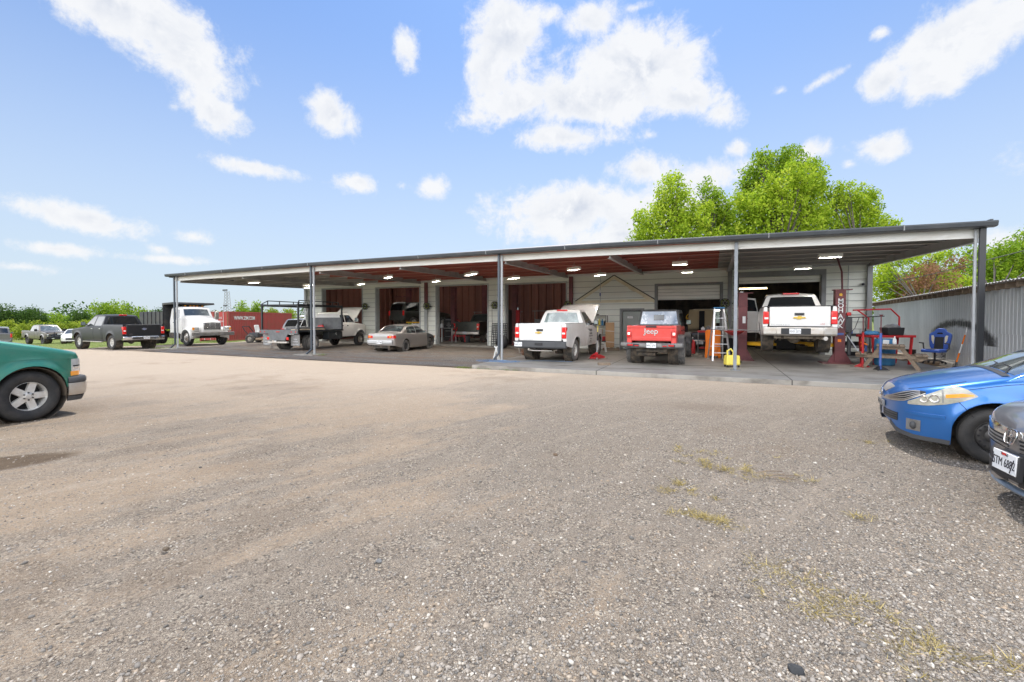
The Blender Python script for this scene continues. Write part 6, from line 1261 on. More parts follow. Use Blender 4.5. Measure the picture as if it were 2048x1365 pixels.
# red parts stand before the classic car
t = thing('engine_stand', 'grey steel work stand with red tray in the half-open bay', 'work stand', (-.05, 22.4, S0)); mb = MB()
for x in (-.55, .30):
    for y in (-.2, .25): mb.cyl((x, y, 0), (x, y, 1.02), .022)
mb.tube([(-.55, -.2, .95), (-.4, -.2, 1.05), (.30, -.2, 1.0)], .02); mb.build('stand_frame', M['greysteel'], t); mb = MB(); mb.box((-.12, 0, .98), (.9, .5, .09)); mb.build('tray', M['redsteel'], t, bevel=.015); mb = MB(); mb.box((-.1, 0, .22), (.8, .45, .05)); mb.build('lower_shelf', M['redsteel'], t, bevel=.01)
for k, (x, s, mm) in enumerate(((-.35, .12, 'plate'), (-.12, .16, 'greysteel'), (.08, .12, 'alum'), (.2, .09, 'blk'))):
    q = thing('engine_part', ['white parts carton on the red tray', 'grey cast engine part on the red tray', 'bright metal part on the red tray', 'small black part at the end of the red tray'][k], 'engine part', (-.05+x, 22.4, S0+1.03), 20*k); mb = MB(); mb.box((0, 0, s/2), (s*1.3, s, s)); mb.cyl((0, 0, s), (0, 0, s*1.35), s*.3); mb.build('part_body', M[mm], q, bevel=.012)
t = thing('parts_tray', 'shallow red tray on a tall stand beside the slim canopy post', 'tray stand', (.72, 17.9, S0)); mb = MB(); mb.lathe([(.05, .95), (.12, .96), (.34, 1.12), (.36, 1.12), (.33, 1.10), (.10, .98)], 20); mb.build('tray', M['redsteel'], t); mb = MB(); mb.cyl((0, 0, 0), (0, 0, .96), .03); mb.cyl((0, 0, 0), (0, 0, .03), .25); mb.build('pole', M['blk'], t)
t = thing('pry_bar', 'long grey bar laid across the red tray by the lift', 'bar', (.95, 17.8, S0+1.14), -3); mb = MB(); mb.tube([(-1.0, 0, .03), (0, 0, .02), (1.0, 0, -.02)], .018); mb.build('bar', M['greysteel'], t)
t = thing('trash_can', 'black trash can beside the lift post behind the stepladder', 'trash can', (.62, 19.9, S0)); mb = MB(); mb.lathe([(.001, 0), (.20, 0), (.25, .75), (.27, .78), (.24, .78), (.19, .05)], 20); mb.build('bin', M['blk'], t)
# yellow fan and white board in the half-open bay
t = thing('shop_fan', 'round yellow fan deep inside the half-open bay', 'fan', (-1.13, 27, 1.75)); mb = MB(); mb.lathe([(.20, -.03), (.24, -.03), (.24, .03), (.20, .03), (.20, -.03)], 20, Matrix.Rotation(R(90), 4, 'X'))
for a in range(4): mb.box((.10*math.cos(R(90*a+20)), 0, .10*math.sin(R(90*a+20))), (.18, .012, .09), (0, -(90*a+20), 0))
mb.build('fan_head', M['yellow'], t); mb = MB(); mb.cyl((0, .02, -1.64), (0, .02, -.2), .025); mb.build('pole', M['blk'], t)
t = thing('banner_board', 'pale blue board with dark lettering below the lit white tube', 'sign', (.15, 27.6, 1.75)); mb = MB(); mb.box((0, 0, 0), (2.4, .04, .62)); mb.build('board', MT('pale_blue_board', (.50, .62, .60), .5), t); text('board_text', 'SERVICE CENTER', M['ink'], t, (.15, -.025, .17), (90, 0, 0), .20, .002, bold=.003)
# floor jack, jack stand, hose, wood
def floor_jack(x, y, rz, label):
    t = thing('floor_jack', label, 'floor jack', (x, y, S0), rz); mb = MB()
    for s in (-1, 1): mb.prism([(-.34, .04), (-.30, .10), (.05, .20), (.22, .17), (.36, .06), (.34, .03)], s*.13-.01, s*.13+.01, 'y')
    mb.bb(-.30, -.22, -.13, .13, .05, .09); mb.bb(.25, .32, -.13, .13, .04, .10); mb.beam((-.05, 0, .12), (.24, 0, .20), .08, .06); mb.prism([(.0, .1), (.08, .28), (.14, .1)], -.06, .06, 'y'); mb.build('jack_frame', M['redsteel'], t, bevel=.005)
    for px_, r_ in ((-.30, .04), (.30, .045)):
        for s in (-1, 1): mb = MB(); mb.cyl((px_, s*.15, r_), (px_, s*.19, r_), r_); mb.build('wheel', M['chromed'], t)
    mb = MB(); mb.tube([(.05, 0, .22), (.02, 0, .72)], .018); mb.mat(1); mb.tube([(.02, 0, .72), (-.0, 0, 1.05)], .023); mb.mat(2); mb.tube([(0, 0, 1.05), (-.01, 0, 1.28)], .016); mb.build('handle', [M['alum'], M['blk'], M['yplast']], t); return t
floor_jack(-4.02, 16.95, -110, 'red floor jack with upright handle behind the lettered pickup')
t = thing('jack_stand', 'white jack stand on the slab corner beside the middle canopy post', 'jack stand', (-7.5, 15.2, S0), 10)
for k in range(4): a = R(45+90*k); mb = MB(); mb.beam((.14*math.cos(a), .14*math.sin(a), 0), (.045*math.cos(a), .045*math.sin(a), .34), .05, .012); mb.build('leg', M['whitep'], t)
mb = MB(); mb.bb(-.035, .035, -.035, .035, .30, .46); mb.prism([(-.09, .52), (-.07, .46), (.07, .46), (.09, .52), (.06, .53), (0, .49), (-.06, .53)], -.03, .03, 'y'); mb.build('saddle', M['whitep'], t, bevel=.004)
pts = []
for k in range(40):
    a = k*.42; rr = .42+.16*math.sin(k*.21)+.004*k*.5; pts.append((-7.0+rr*1.5*math.cos(a), 14.45+rr*.55*math.sin(a)+.1*math.sin(k*.07), S0+.012+.009*(k % 3)))
pts += [(-6.4, 14.9, S0+.012), (-5.9, 15.3, S0+.012), (-5.2, 15.45, S0+.012), (-4.6, 15.5, S0+.012)]
mb = MB(); mb.tube(pts, .007, 5); tag(mb.build('air_hose', MT('blue_hose', (.10, .19, .34), .6), None), 'blue air hose coiled on the slab at the middle canopy post', 'hose')
t = thing('wood_block', 'short dark timber block lying on the slab before the red pickup', 'wood block', (-3.3, 14.85, S0+.045), 35); mb = MB(); mb.box((0, 0, 0), (.42, .12, .09)); mb.build('block', M['wood'], t, bevel=.006)
# compressor-like wheeled unit by the white pickup's left tyre
t = thing('air_compressor', 'small portable compressor with bent tube handle left of the white pickup', 'compressor', (-6.75, 16.6, S0), 60); mb = MB(); mb.cyl((-.25, 0, .22), (.25, 0, .22), .13, n=18); mb.ico((-.25, 0, .22), .13, 2, (.5, 1, 1)); mb.ico((.25, 0, .22), .13, 2, (.5, 1, 1)); mb.build('tank', M['rust'], t)
mb = MB(); mb.box((0, 0, .42), (.24, .18, .16)); mb.cyl((.0, -.12, .42), (0, .12, .42), .07); mb.build('pump', M['greysteel'], t, bevel=.02); mb = MB(); mb.tube([(-.3, 0, .2), (-.45, 0, .2), (-.5, 0, .55), (-.75, 0, .66)], .02); mb.build('handle', M['chromed'], t)
for s in (-1, 1): mb = MB(); mb.cyl((.2, s*.16, .10), (.2, s*.20, .10), .10); mb.build('wheel', M['tyre'], t)
# lattice panel against the wall
t = thing('lattice_panel', 'black plastic grid panel leaning on the wall between bays', 'grid panel', (-11.12, 22.75, S0)); mb = MB(); W_, H_ = .95, 1.3
for k in range(9): x = -W_/2+W_*k/8; mb.box((x, .15, H_/2), (.035, .03, H_), (-6, 0, 0))
for k in range(11): z = H_*k/10; mb.box((0, .15+(z-H_/2)*.105, z), (W_, .03, .035), (-6, 0, 0))
mb.build('grid', M['blk'], t)
t = thing('tarp_bundle', 'black bundled tarp at the foot of the grid panel', 'tarp', (-10.7, 22.4, S0)); mb = MB(); random.seed(3); mb.ico((0, 0, .28), .42, 3, (.9, .55, .9), .10); mb.build('tarp', M['blk'], t, smooth=60)
# shelf with bottles, box, stool
t = thing('shelf_unit', 'grey steel shelf rack against the wall left of the carton', 'shelf', (-5.35, 22.75, S0)); mb = MB()
for x in (-.42, .42):
    for y in (-.2, .2): mb.bb(x-.02, x+.02, y-.02, y+.02, 0, 1.75)
mb.build('shelf_frame', M['greysteel'], t)
for z in (.25, .75, 1.2, 1.72): mb = MB(); mb.bb(-.42, .42, -.2, .2, z, z+.03); mb.build('shelf_board', M['greysteel'], t)
for k, (x, z, c, hh) in enumerate(((-.28, 1.23, 'bluesteel', .3), (-.12, 1.23, 'blk', .28), (.04, 1.23, 'yplast', .34), (.2, 1.23, 'barrel', .32), (.33, 1.23, 'blk', .25), (-.2, .78, 'plate', .22), (.1, .78, 'cardboard', .24), (-.1, 1.75, 'wood', .06))):
    q = thing('fluid_bottle' if k < 6 else 'carton', ['blue jug at the left end of the shelf row', 'black bottle beside the blue jug on the shelf', 'yellow bottle on the grey shelf rack', 'bright blue bottle on the grey shelf rack', 'black bottle at the right end of the shelf row', 'white bottle on the middle shelf', 'small brown carton on the middle shelf', 'flat wooden piece on top of the shelf rack'][k], 'bottle' if k < 6 else 'carton', (-5.35+x, 22.72, S0+z), 0)
    mb = MB()
    if k < 6: mb.box((0, 0, hh*.38), (.11, .09, hh*.76), None, .9, .9); mb.cyl((0, 0, hh*.7), (0, 0, hh), .022)
    else: mb.box((0, 0, hh/2), (.24, .2, hh))
    mb.build('bottle_body' if k < 6 else 'carton_body', M[c], q, bevel=.012)
t = thing('long_broom', 'long pale-handled broom standing by the shelf rack', 'broom', (-4.78, 22.35, S0)); mb = MB(); mb.tube([(0, 0, .05), (.02, .1, 1.75)], .014); mb.build('handle', M['whitep'], t); mb = MB(); mb.box((0, 0, .05), (.3, .06, .1)); mb.build('head', M['blk'], t)
t = thing('cardboard_box', 'tall strapped brown carton standing beside the grey door', 'carton', (-4.68, 22.3, S0+.14), 14); mb = MB(); mb.box((0, 0, .62), (.42, .42, 1.24)); mb.build('carton', M['cardboard'], t, bevel=.008)
for z in (.28, .82): mb = MB(); mb.box((0, 0, z), (.43, .43, .022), (2, 3, 0)); mb.build('strap', M['plate'], t)
t = thing('pallet', 'small wooden pallet under the strapped carton', 'pallet', (-4.6, 22.25, S0), 10); mb = MB()
for y in (-.3, 0, .3): mb.bb(-.4, .4, y-.05, y+.05, 0, .09)
for x in (-.32, 0, .32): mb.bb(x-.07, x+.07, -.36, .36, .092, .13)
mb.build('slats', M['wood'], t)
t = thing('step_stool', 'low white sawhorse bench below the tool bucket', 'sawhorse', (-4.95, 20.9, S0), 8); mb = MB(); mb.box((0, 0, .50), (.75, .32, .05)); mb.build('top', M['blk'], t, bevel=.01)
for x in (-.30, .30):
    for y in (-.13, .13): mb = MB(); mb.beam((x*1.3, y*1.3, 0), (x, y, .48), .08, .04); mb.build('leg', M['whitep'], t)
mb = MB(); mb.box((0, 0, .24), (.7, .06, .09)); mb.build('stretcher', M['whitep'], t)
t = thing('tool_bucket', 'grey tool bucket stuffed with rags on the sawhorse bench', 'bucket', (-5.0, 20.9, S0+.53)); mb = MB(); mb.lathe([(.001, 0), (.13, 0), (.16, .32), (.165, .32), (.15, .30), (.12, .03)], 18); mb.build('bucket', M['greysteel'], t); mb = MB(); random.seed(5); mb.ico((-.05, 0, .32), .17, 2, (1.2, 1, .8), .15); mb.build('rags', M['chromed'], t)
t = thing('red_toolbox', 'small red toolbox beside the tool bucket', 'toolbox', (-4.72, 20.85, S0+.53)); mb = MB(); mb.box((0, 0, .10), (.26, .2, .2)); mb.build('box_body', M['redsteel'], t, bevel=.01); mb = MB(); mb.tube([(-.08, 0, .2), (-.06, 0, .25), (.06, 0, .25), (.08, 0, .2)], .01); mb.build('handle', M['blk'], t)

# work area at the right end
t = thing('tool_cart', 'grey three-shelf cart cluttered with tools right of the lift post', 'cart', (4.72, 19.6, S0), 8); mb = MB()
for x in (-.5, .5):
    for y in (-.25, .25): mb.bb(x-.02, x+.02, y-.02, y+.02, .08, .98)
mb.build('cart_frame', M['greysteel'], t)
for z in (.16, .52, .95): mb = MB(); mb.bb(-.52, .52, -.27, .27, z, z+.035); mb.bb(-.52, .52, -.28, -.265, z, z+.09); mb.build('shelf', M['greysteel'] if z < .9 else M['blk'], t)
for x in (-.45, .45):
    for y in (-.2, .2): mb = MB(); mb.cyl((x-.02, y, .04), (x+.02, y, .04), .045); mb.build('caster', M['blk'], t)
random.seed(11)
items = ['red cap', 'yellow fitting', 'blue bottle', 'grey spray can', 'silver socket', 'black impact gun', 'brass valve', 'blue rag']
for k, nm_ in enumerate(items):
    x = -.45+.13*k; q = thing('hand_tool' if k not in (2, 3) else 'spray_can', nm_+' among the tools on top of the grey cart', 'tool', (4.72+x, 19.5+random.uniform(-.1, .12), S0+.985), random.uniform(0, 180)); c = ['redsteel', 'yplast', 'bluesteel', 'plate', 'alum', 'blk', 'yplast', 'barrel'][k]; mb = MB(); hh = random.uniform(.06, .2); mb.cyl((0, 0, 0), (0, 0, hh), .035); mb.cyl((0, 0, hh), (0, 0, hh*1.25), .018); mb.box((.05, 0, .03), (.10, .05, .05)); mb.build('tool_body', M[c], q, bevel=.006)
for k in range(5):
    q = thing('parts_bin', ['dark parts bin at the left of the cart\'s middle shelf', 'black parts bin on the cart\'s middle shelf', 'grey parts bin at the cart\'s bottom left', 'black parts bin on the cart\'s bottom shelf', 'rusty parts bin at the cart\'s bottom right'][k], 'bin', (4.4+.3*(k % 3)+.1, 19.6, S0+(.56 if k < 2 else .20)), 5*k); mb = MB(); mb.box((0, 0, .09), (.25, .3, .18), None, 1.1, 1.05); mb.build('bin_body', M[['blk', 'blk', 'dkgrey', 'blk', 'rust'][k]], q, bevel=.01)
def tall_stand(x, y, top, matn, label, wing):
    t = thing('tall_jack_stand', label, 'jack stand', (x, y, S0)); mb = MB(); mb.cyl((0, 0, .03), (0, 0, 1.12), .035); mb.build('tube', M[matn], t); mb = MB(); mb.cyl((0, 0, 1.1), (0, 0, top-.03), .014); mb.cyl((0, 0, 1.12), (0, 0, 1.16), .03); mb.build('screw', M['maroon'], t)
    mb = MB(); mb.cyl((0, 0, top-.04), (0, 0, top), .03, .06); mb.build('saddle', M['maroon'], t)
    for k in range(3): a = R(120*k+wing); mb = MB(); mb.prism([(0, 0), (.24, 0), (.22, .02), (.03, .14), (0, .14)], -.008, .008, 'y', rotz(a)); mb.build('foot', M[matn] if matn != 'bluesteel' else M['blk'], t)
tall_stand(4.40, 17.61, 1.62, 'redsteel', 'tall red screw stand in front of the grey tool cart', 20)
tall_stand(4.63, 16.79, 1.68, 'bluesteel', 'tall blue screw stand nearest the slab edge', 0)
t = thing('crossbar', 'black tension bar with square hoop resting near the red stand', 'hand saw', (4.55, 17.9, 1.9-.2), 20); mb = MB(); mb.tube([(-.6, 0, 0), (.55, 0, .05)], .016); mb.tube([(-.55, 0, .02), (-.62, 0, -.1), (-.68, 0, -.40), (-.45, 0, -.45), (-.35, 0, -.36), (-.22, 0, 0)], .010); mb.build('bar', M['blk'], t)
# red welding table with its frame, box of parts on it
t = thing('welding_table', 'red steel table with bent tube frame behind the picnic bench', 'work table', (5.45, 19.3, S0), 24); mb = MB(); mb.bb(-.75, .75, -.35, .35, .92, 1.0); mb.build('tabletop', M['redsteel'], t, bevel=.008)
for x in (-.65, .65):
    for y in (-.28, .28): mb = MB(); mb.beam((x*.9, y, 0), (x*1.02, y, .93), .07, .05); mb.build('leg', M['redsteel'], t)
mb = MB(); mb.tube([(.72, .3, .96), (.72, .3, 1.62), (.42, .3, 1.90), (-.9, .3, 1.86)], .028, 8); mb.tube([(-.75, .3, 1.86), (-.35, .3, 1.58), (-.36, .3, 1.2)], .026, 8); mb.build('tube_frame', M['redsteel'], t)
t = thing('parts_crate', 'black crate heaped with grey parts on the red table', 'crate', (5.58, 19.15, S0+1.0), 24); mb = MB(); mb.box((0, 0, .13), (.52, .36, .26), None, 1.08, 1.08); mb.build('crate', M['blk'], t, bevel=.02); mb = MB(); random.seed(9); mb.ico((0, 0, .27), .24, 3, (1.05, .7, .45), .12); mb.build('heap', M['greysteel'], t, smooth=20)
t = thing('blue_rag_pile', 'blue cloth heap at the left end of the red table', 'cloth', (4.98, 19.0, S0+1.0)); mb = MB(); mb.ico((0, 0, .06), .2, 3, (1.2, .8, .45), .12); mb.build('cloth', M['barrel'], t, smooth=60)
t = thing('blue_barrel', 'blue plastic drum behind the picnic table', 'barrel', (5.28, 18.75, S0)); mb = MB(); mb.lathe([(.001, 0), (.24, 0), (.275, .03), (.285, .08), (.285, .27), (.295, .30), (.285, .33), (.29, .58), (.30, .61), (.29, .64), (.285, .82), (.26, .87), (.24, .885), (.24, .87), (.001, .865)], 32); mb.build('drum', M['barrel'], t)
mb = MB(); mb.cyl((.1, -.08, .865), (.1, -.08, .89), .03); mb.build('bung', M['blk'], t); mb = MB(); mb.box((-.05, -.292, .76), (.16, .012, .2), (0, 4, 0)); mb.build('paper_label', M['plate'], t)
t = thing('spray_bottle', 'white bottle with black spots beside the picnic table top', 'bottle', (5.35, 18.1, S0+.74)); mb = MB(); mb.lathe([(.001, 0), (.05, 0), (.055, .03), (.05, .15), (.02, .20), (.02, .25), (.001, .25)], 14); mb.build('bottle_body', M['plate'], t)
t = thing('grease_gun', 'orange and blue caulking gun hanging at the cart', 'caulking gun', (4.82, 18.95, S0+.65)); mb = MB(); mb.cyl((0, 0, -.22), (0, 0, 0), .03); mb.build('cartridge', M['bluesteel'], t); mb = MB(); mb.box((-.05, 0, .06), (.2, .04, .05), (0, 25, 0)); mb.box((-.1, 0, -.0), (.05, .03, .14), (0, 20, 0)); mb.build('handle', M['orange'], t)
# picnic table
t = thing('picnic_table', 'weathered wooden picnic table between the jack stands and the chair', 'picnic table', (5.15, 17.75, S0), 74)
mb = MB()
for k in range(5): mb.bb(-.55, .62, -.34+.14*k-.0, -.34+.14*k+.128, .70, .735)
mb.build('tabletop', M['wood'], t, bevel=.004)
for s in (-1, 1):
    mb = MB(); mb.bb(-.6, .68, s*.58, s*.72, .42, .455); mb.bb(-.6, .68, s*.735, s*.86, .42, .455); mb.build('bench_seat', M['wood'], t, bevel=.004)
for x in (-.45, .5):
    mb = MB(); mb.bb(x-.02, x+.02, -.84, .84, .33, .42); mb.build('crosspiece', M['wood'], t); mb = MB(); mb.bb(x-.02, x+.02, -.33, .33, .61, .70); mb.build('crosspiece', M['wood'], t)
    for s in (-1, 1): mb = MB(); mb.beam((x+.04, s*.66, 0), (x+.04, s*.22, .70), .04, .10); mb.build('leg', M['wood'], t)
# racing chair
t = thing('office_chair', 'blue and black racing style office chair with cream side panels', 'office chair', (7.05, 20.1, S0), -42)
mb = MB(); back = [(-.22, .50), (-.27, .62), (-.30, .85), (-.31, 1.02), (-.24, 1.08), (-.17, 1.12), (-.13, 1.20), (-.06, 1.235), (.06, 1.235), (.13, 1.20), (.17, 1.12), (.24, 1.08), (.31, 1.02), (.30, .85), (.27, .62), (.22, .50)]
mb.prism(back, -.05, .05, 'y'); b_ = mb.build('backrest', MT('blue_vinyl', (.035, .10, .42), .45, bump=(20, .1, .005)), t, bevel=.03, seg=3); b_.location = (0, .22, 0); b_.rotation_euler = (R(-8), 0, 0)
mb = MB(); mb.prism([(-.13, .50), (-.12, .92), (.12, .92), (.13, .50)], -.062, -.05, 'y'); mb.build('back_insert', M['blk'], b_, bevel=.005)
for s in (-1, 1): mb = MB(); mb.prism([(s*.15, .66), (s*.215, .80), (s*.23, .97), (s*.17, .98), (s*.14, .90)], -.060, -.048, 'y'); mb.build('side_panel', MT('cream_vinyl', (.72, .66, .50), .5) if s < 0 else bpy.data.materials['cream_vinyl'], b_, bevel=.006)
mb = MB(); mb.prism([(-.09, 1.02), (-.06, 1.08), (.06, 1.08), (.09, 1.02)], -.061, -.049, 'y'); mb.build('back_slot', M['gap'], b_, bevel=.005)
mb = MB(); mb.box((0, -.06, .45), (.54, .52, .11)); mb.build('seat', bpy.data.materials['blue_vinyl'], t, bevel=.04, seg=3); mb = MB(); mb.box((0, -.08, .506), (.26, .46, .015)); mb.build('seat_insert', M['blk'], t, bevel=.006)
for s in (-1, 1): mb = MB(); mb.tube([(s*.28, .1, .45), (s*.35, .08, .52), (s*.35, .05, .70), (s*.35, -.2, .72)], .022); mb.build('armrest', M['dkgrey'], t)
mb = MB(); mb.cyl((0, 0, .10), (0, 0, .40), .03); mb.build('gas_post', M['blk'], t)
for k in range(5): a = R(72*k); mb = MB(); mb.beam((0, 0, .12), (.30*math.cos(a), .30*math.sin(a), .07), .05, .035); mb.cyl((.30*math.cos(a), .30*math.sin(a)-.02, .03), (.30*math.cos(a), .30*math.sin(a)+.02, .03), .03); mb.build('base_arm', M['blk'], t)
# odds and ends along the shed
t = thing('black_bucket', 'stack of black buckets beside the racing chair', 'bucket', (6.75, 21.3, .02)); mb = MB()
for k in range(3): mb.lathe([(.14, .08*k), (.18, .34+.08*k), (.19, .34+.08*k), (.17, .30+.08*k)], 18)
mb.lathe([(.001, 0), (.14, 0)], 18); mb.build('bucket', M['blk'], t)
t = thing('paint_bucket', 'white bucket splashed with dark paint against the shed', 'bucket', (7.55, 21.2, .25), 0); mb = MB(); mb.lathe([(.001, 0), (.17, 0), (.20, .42), (.21, .42), (.19, .40), (.001, .38)], 20); mb.build('bucket', MT('splashed_white', (.6, .58, .55), .6, var=((.05, .05, .05), 6, .54, .60)), t)
for k, (x, y, s, a, lb) in enumerate(((7.35, 20.9, .30, 20, 'grey concrete block by the shed wall'), (7.7, 20.6, .26, 60, 'tilted pale concrete block by the shed wall'), (7.45, 20.3, .22, -30, 'small broken concrete block nearest the post'))):
    t = thing('concrete_block', lb, 'concrete block', (x, y, .0), a); mb = MB(); mb.box((0, 0, s*.4), (s*1.5, s*.8, s*.8), (0, 8*k, 0)); mb.build('block', MT('pale_concrete', (.42, .40, .37), .9, var=((.25, .23, .2), 4, .4, .7)) if k == 0 else bpy.data.materials['pale_concrete'], t, bevel=.015)
t = thing('old_pallet', 'broken grey pallet lying behind the racing chair', 'pallet', (7.0, 21.0, 0), 12); mb = MB()
for k in range(6): mb.box((-.5+.2*k, 0, .13), (.12, 1.0, .02))
for y in (-.45, 0, .45): mb.box((0, y, .06), (1.15, .08, .1))
mb.build('slats', M['wood'], t)
t = thing('push_broom', 'orange and white striped pole leaning on the shed wall', 'pole', (7.55, 19.9, .2)); p0, p1 = Vector((0, 0, 0)), Vector((.20, -.35, 1.55)); mb = MB()
for k in range(5): mb.mat(0 if k % 2 == 0 else 1); mb.cyl(p0.lerp(p1, k/5), p0.lerp(p1, (k+1)/5), .024-.002*k)
mb.build('pole', [M['orange'], M['plate']], t)

# corrugated shed
def shx(y): return 7.0+.1055*(y-13)
sh = thing('corrugated_shed', 'long grey corrugated metal shed with timber eaves at the right', 'shed', (0, 0, 0))
m, nt_, N_, K_, p_ = mk('galvanised_sheet'); tc_ = N_.new('ShaderNodeTexCoord'); sp_ = N_.new('ShaderNodeSeparateXYZ'); K_.new(tc_.outputs['Object'], sp_.inputs[0])
n_ = noise(tc_.outputs['Object'], 1.2, 7, .7, nt_); w_ = N_.new('ShaderNodeTexWhiteNoise'); w_.noise_dimensions = '1D'; K_.new(mth('FLOOR', mth('MULTIPLY', sp_.outputs[1], 1/.66, nt=nt_), nt=nt_), w_.inputs['W'])
f_ = mth('ADD', mth('MULTIPLY', n_.outputs[0], .8, nt=nt_), mth('MULTIPLY', w_.outputs[0], .35, nt=nt_), True, nt_)
x_ = N_.new('ShaderNodeMix'); x_.data_type = 'RGBA'; K_.new(f_, x_.inputs[0]); x_.inputs[6].default_value = (.36, .39, .42, 1); x_.inputs[7].default_value = (.60, .63, .66, 1)
# soot arc sprayed on the wall
ey = mth('MULTIPLY', mth('SUBTRACT', sp_.outputs[1], 20.5, nt=nt_), 1/2.7, nt=nt_); ez = mth('MULTIPLY', mth('SUBTRACT', sp_.outputs[2], .80, nt=nt_), 1/.72, nt=nt_)
rr_ = mth('SQRT', mth('ADD', mth('MULTIPLY', ey, ey, nt=nt_), mth('MULTIPLY', ez, ez, nt=nt_), nt=nt_), nt=nt_); n3_ = noise(tc_.outputs['Object'], 6, 5, .7, nt_)
d_ = mth('ABSOLUTE', mth('SUBTRACT', rr_, 1.0, nt=nt_), nt=nt_); d_ = mth('ADD', d_, mth('MULTIPLY', mth('SUBTRACT', n3_.outputs[0], .5, nt=nt_), .35, nt=nt_), nt=nt_)
r_ = N_.new('ShaderNodeMapRange'); K_.new(d_, r_.inputs[0]); r_.inputs[1].default_value = .24; r_.inputs[2].default_value = .08; a_ = mth('MULTIPLY', r_.outputs[0], mth('GREATER_THAN', sp_.outputs[2], .85, nt=nt_), nt=nt_)
y_ = N_.new('ShaderNodeMix'); y_.data_type = 'RGBA'; K_.new(mth('MULTIPLY', a_, .93, nt=nt_), y_.inputs[0]); K_.new(x_.outputs[2], y_.inputs[6]); y_.inputs[7].default_value = (.012, .012, .013, 1)
K_.new(y_.outputs[2], p_.inputs['Base Color']); p_.inputs['Roughness'].default_value = .48; p_.inputs['Metallic'].default_value = .35; M['galv'] = m
for z0, z1, off in ((-.05, 1.30, 0), (1.24, 2.56, .012)):
    rows = [[], []]; y = 9.0; k = 0
    while y < 35:
        for dy, d in ((0, 0), (.10, 0), (.12, .012), (.15, .012), (.17, 0)):
            yy = y+dy; rows[0].append((shx(yy)-off-d, yy, z0)); rows[1].append((shx(yy)-off-d, yy, z1-.03*math.sin(yy)))
        y += .22
    mb = MB(); mb.grid(rows); mb.build('wall_sheet', M['galv'], sh, smooth=0)
mb = MB(); mb.bb(7.3, 7.34, 9, 9.02, 0, 2)
y = 9.2; mb = MB()
for k in range(1): pass
yy = 9.2; k = 0
while yy < 35:
    x = shx(yy); mb = MB(); mb.add([(x-.30, yy-.05, 2.47), (x+.5, yy-.05, 2.50), (x+.5, yy+.05, 2.50), (x-.30, yy+.05, 2.47), (x-.30, yy-.05, 2.62), (x+.5, yy-.05, 2.66), (x+.5, yy+.05, 2.66), (x-.30, yy+.05, 2.62)], [(0, 3, 2, 1), (4, 5, 6, 7), (0, 1, 5, 4), (1, 2, 6, 5), (2, 3, 7, 6), (3, 0, 4, 7)]); mb.build('rafter_tail', M['wood'], sh); yy += .62; k += 1
rows = []; yy = 8.8
while yy < 35.2:
    w = .018*math.sin(yy*2*math.pi/.2); x = shx(yy); rows.append([(x-.42, yy, 2.645+w), (x+1.2, yy, 2.74+w), (x+5.5, yy, 2.95+w)]); yy += .05
mb = MB(); mb.grid(rows); mb.build('roof', MT('rusty_roof_sheet', (.40, .39, .37), .5, .3, var=((.22, .13, .09), 1.3, .5, .75)), sh, smooth=180)
mb = MB(); mb.bb(shx(35), shx(35)+5, 35, 35.1, 0, 2.6); mb.bb(shx(9), shx(9)+5, 9, 9.1, 0, 2.6); mb.build('end_wall', M['galv'], sh)

# container
A = Vector((-38.3, 25.1, 0)); Bp = Vector((-44.2, 36.8, 0)); d = (Bp-A).normalized(); a_ = math.degrees(math.atan2(d.y, d.x)); zb = gz(-38)-.06
t = thing('shipping_container', 'red corrugated shipping container with white lettering', 'shipping container', (A.x, A.y, zb), a_)
mb = MB(); L = 12.2; Wd = 2.44; rows = [[], []]; x = .15
while x < L-.15:
    for dx, q in ((0, 0), (.07, .0), (.11, .036), (.20, .036), (.24, 0)): rows[0].append((x+dx, -.0+q, .12)); rows[1].append((x+dx, q, 2.48))
    x += .28
mb.grid(rows); mb.build('side_wall', M['contred'], t, smooth=0)
mb = MB(); mb.bb(0, L, -.01, .10, 2.48, 2.59); mb.bb(0, L, -.01, .10, 0, .12); mb.bb(0, .14, -.02, .10, 0, 2.6); mb.bb(L-.14, L, -.02, .1, 0, 2.6); mb.bb(0, L, .1, Wd, 2.5, 2.56); mb.bb(0, L, Wd-.1, Wd, 0, 2.55); mb.bb(L-.1, L, 0, Wd, 0, 2.5); mb.bb(0, .1, Wd-.12, Wd, 0, 2.59); mb.build('frame', M['contred'], t, bevel=.006)
for k, (y0, y1) in enumerate(((.14, 1.20), (1.24, 2.30))):
    mb = MB(); mb.bb(.02, .08, y0, y1, .1, 2.5); o = mb.build('door', M['contred'], t, bevel=.01)
    for f_ in (.25, .72): yy = y0+(y1-y0)*f_; mb = MB(); mb.cyl((-.02, yy, .1), (-.02, yy, 2.5), .02); mb.build('lock_rod', M['alum'], o)
mb = MB(); mb.bb(-.012, 0, .02, .12, .1, 2.5); mb.build('corner_post', M['rust'], t)
text('side_text', 'WWW.ZIM.COM', M['plate'], t, (2.6, -.006, 2.0), (90, 0, 0), .46, .004, bold=.008)
text('door_text', 'ZCSU 294815', M['plate'], t, (.012, 1.25, 2.02), (90, 0, -90), .24, .003); text('door_text', '4310', M['plate'], t, (.012, .6, 1.72), (90, 0, -90), .22, .003)
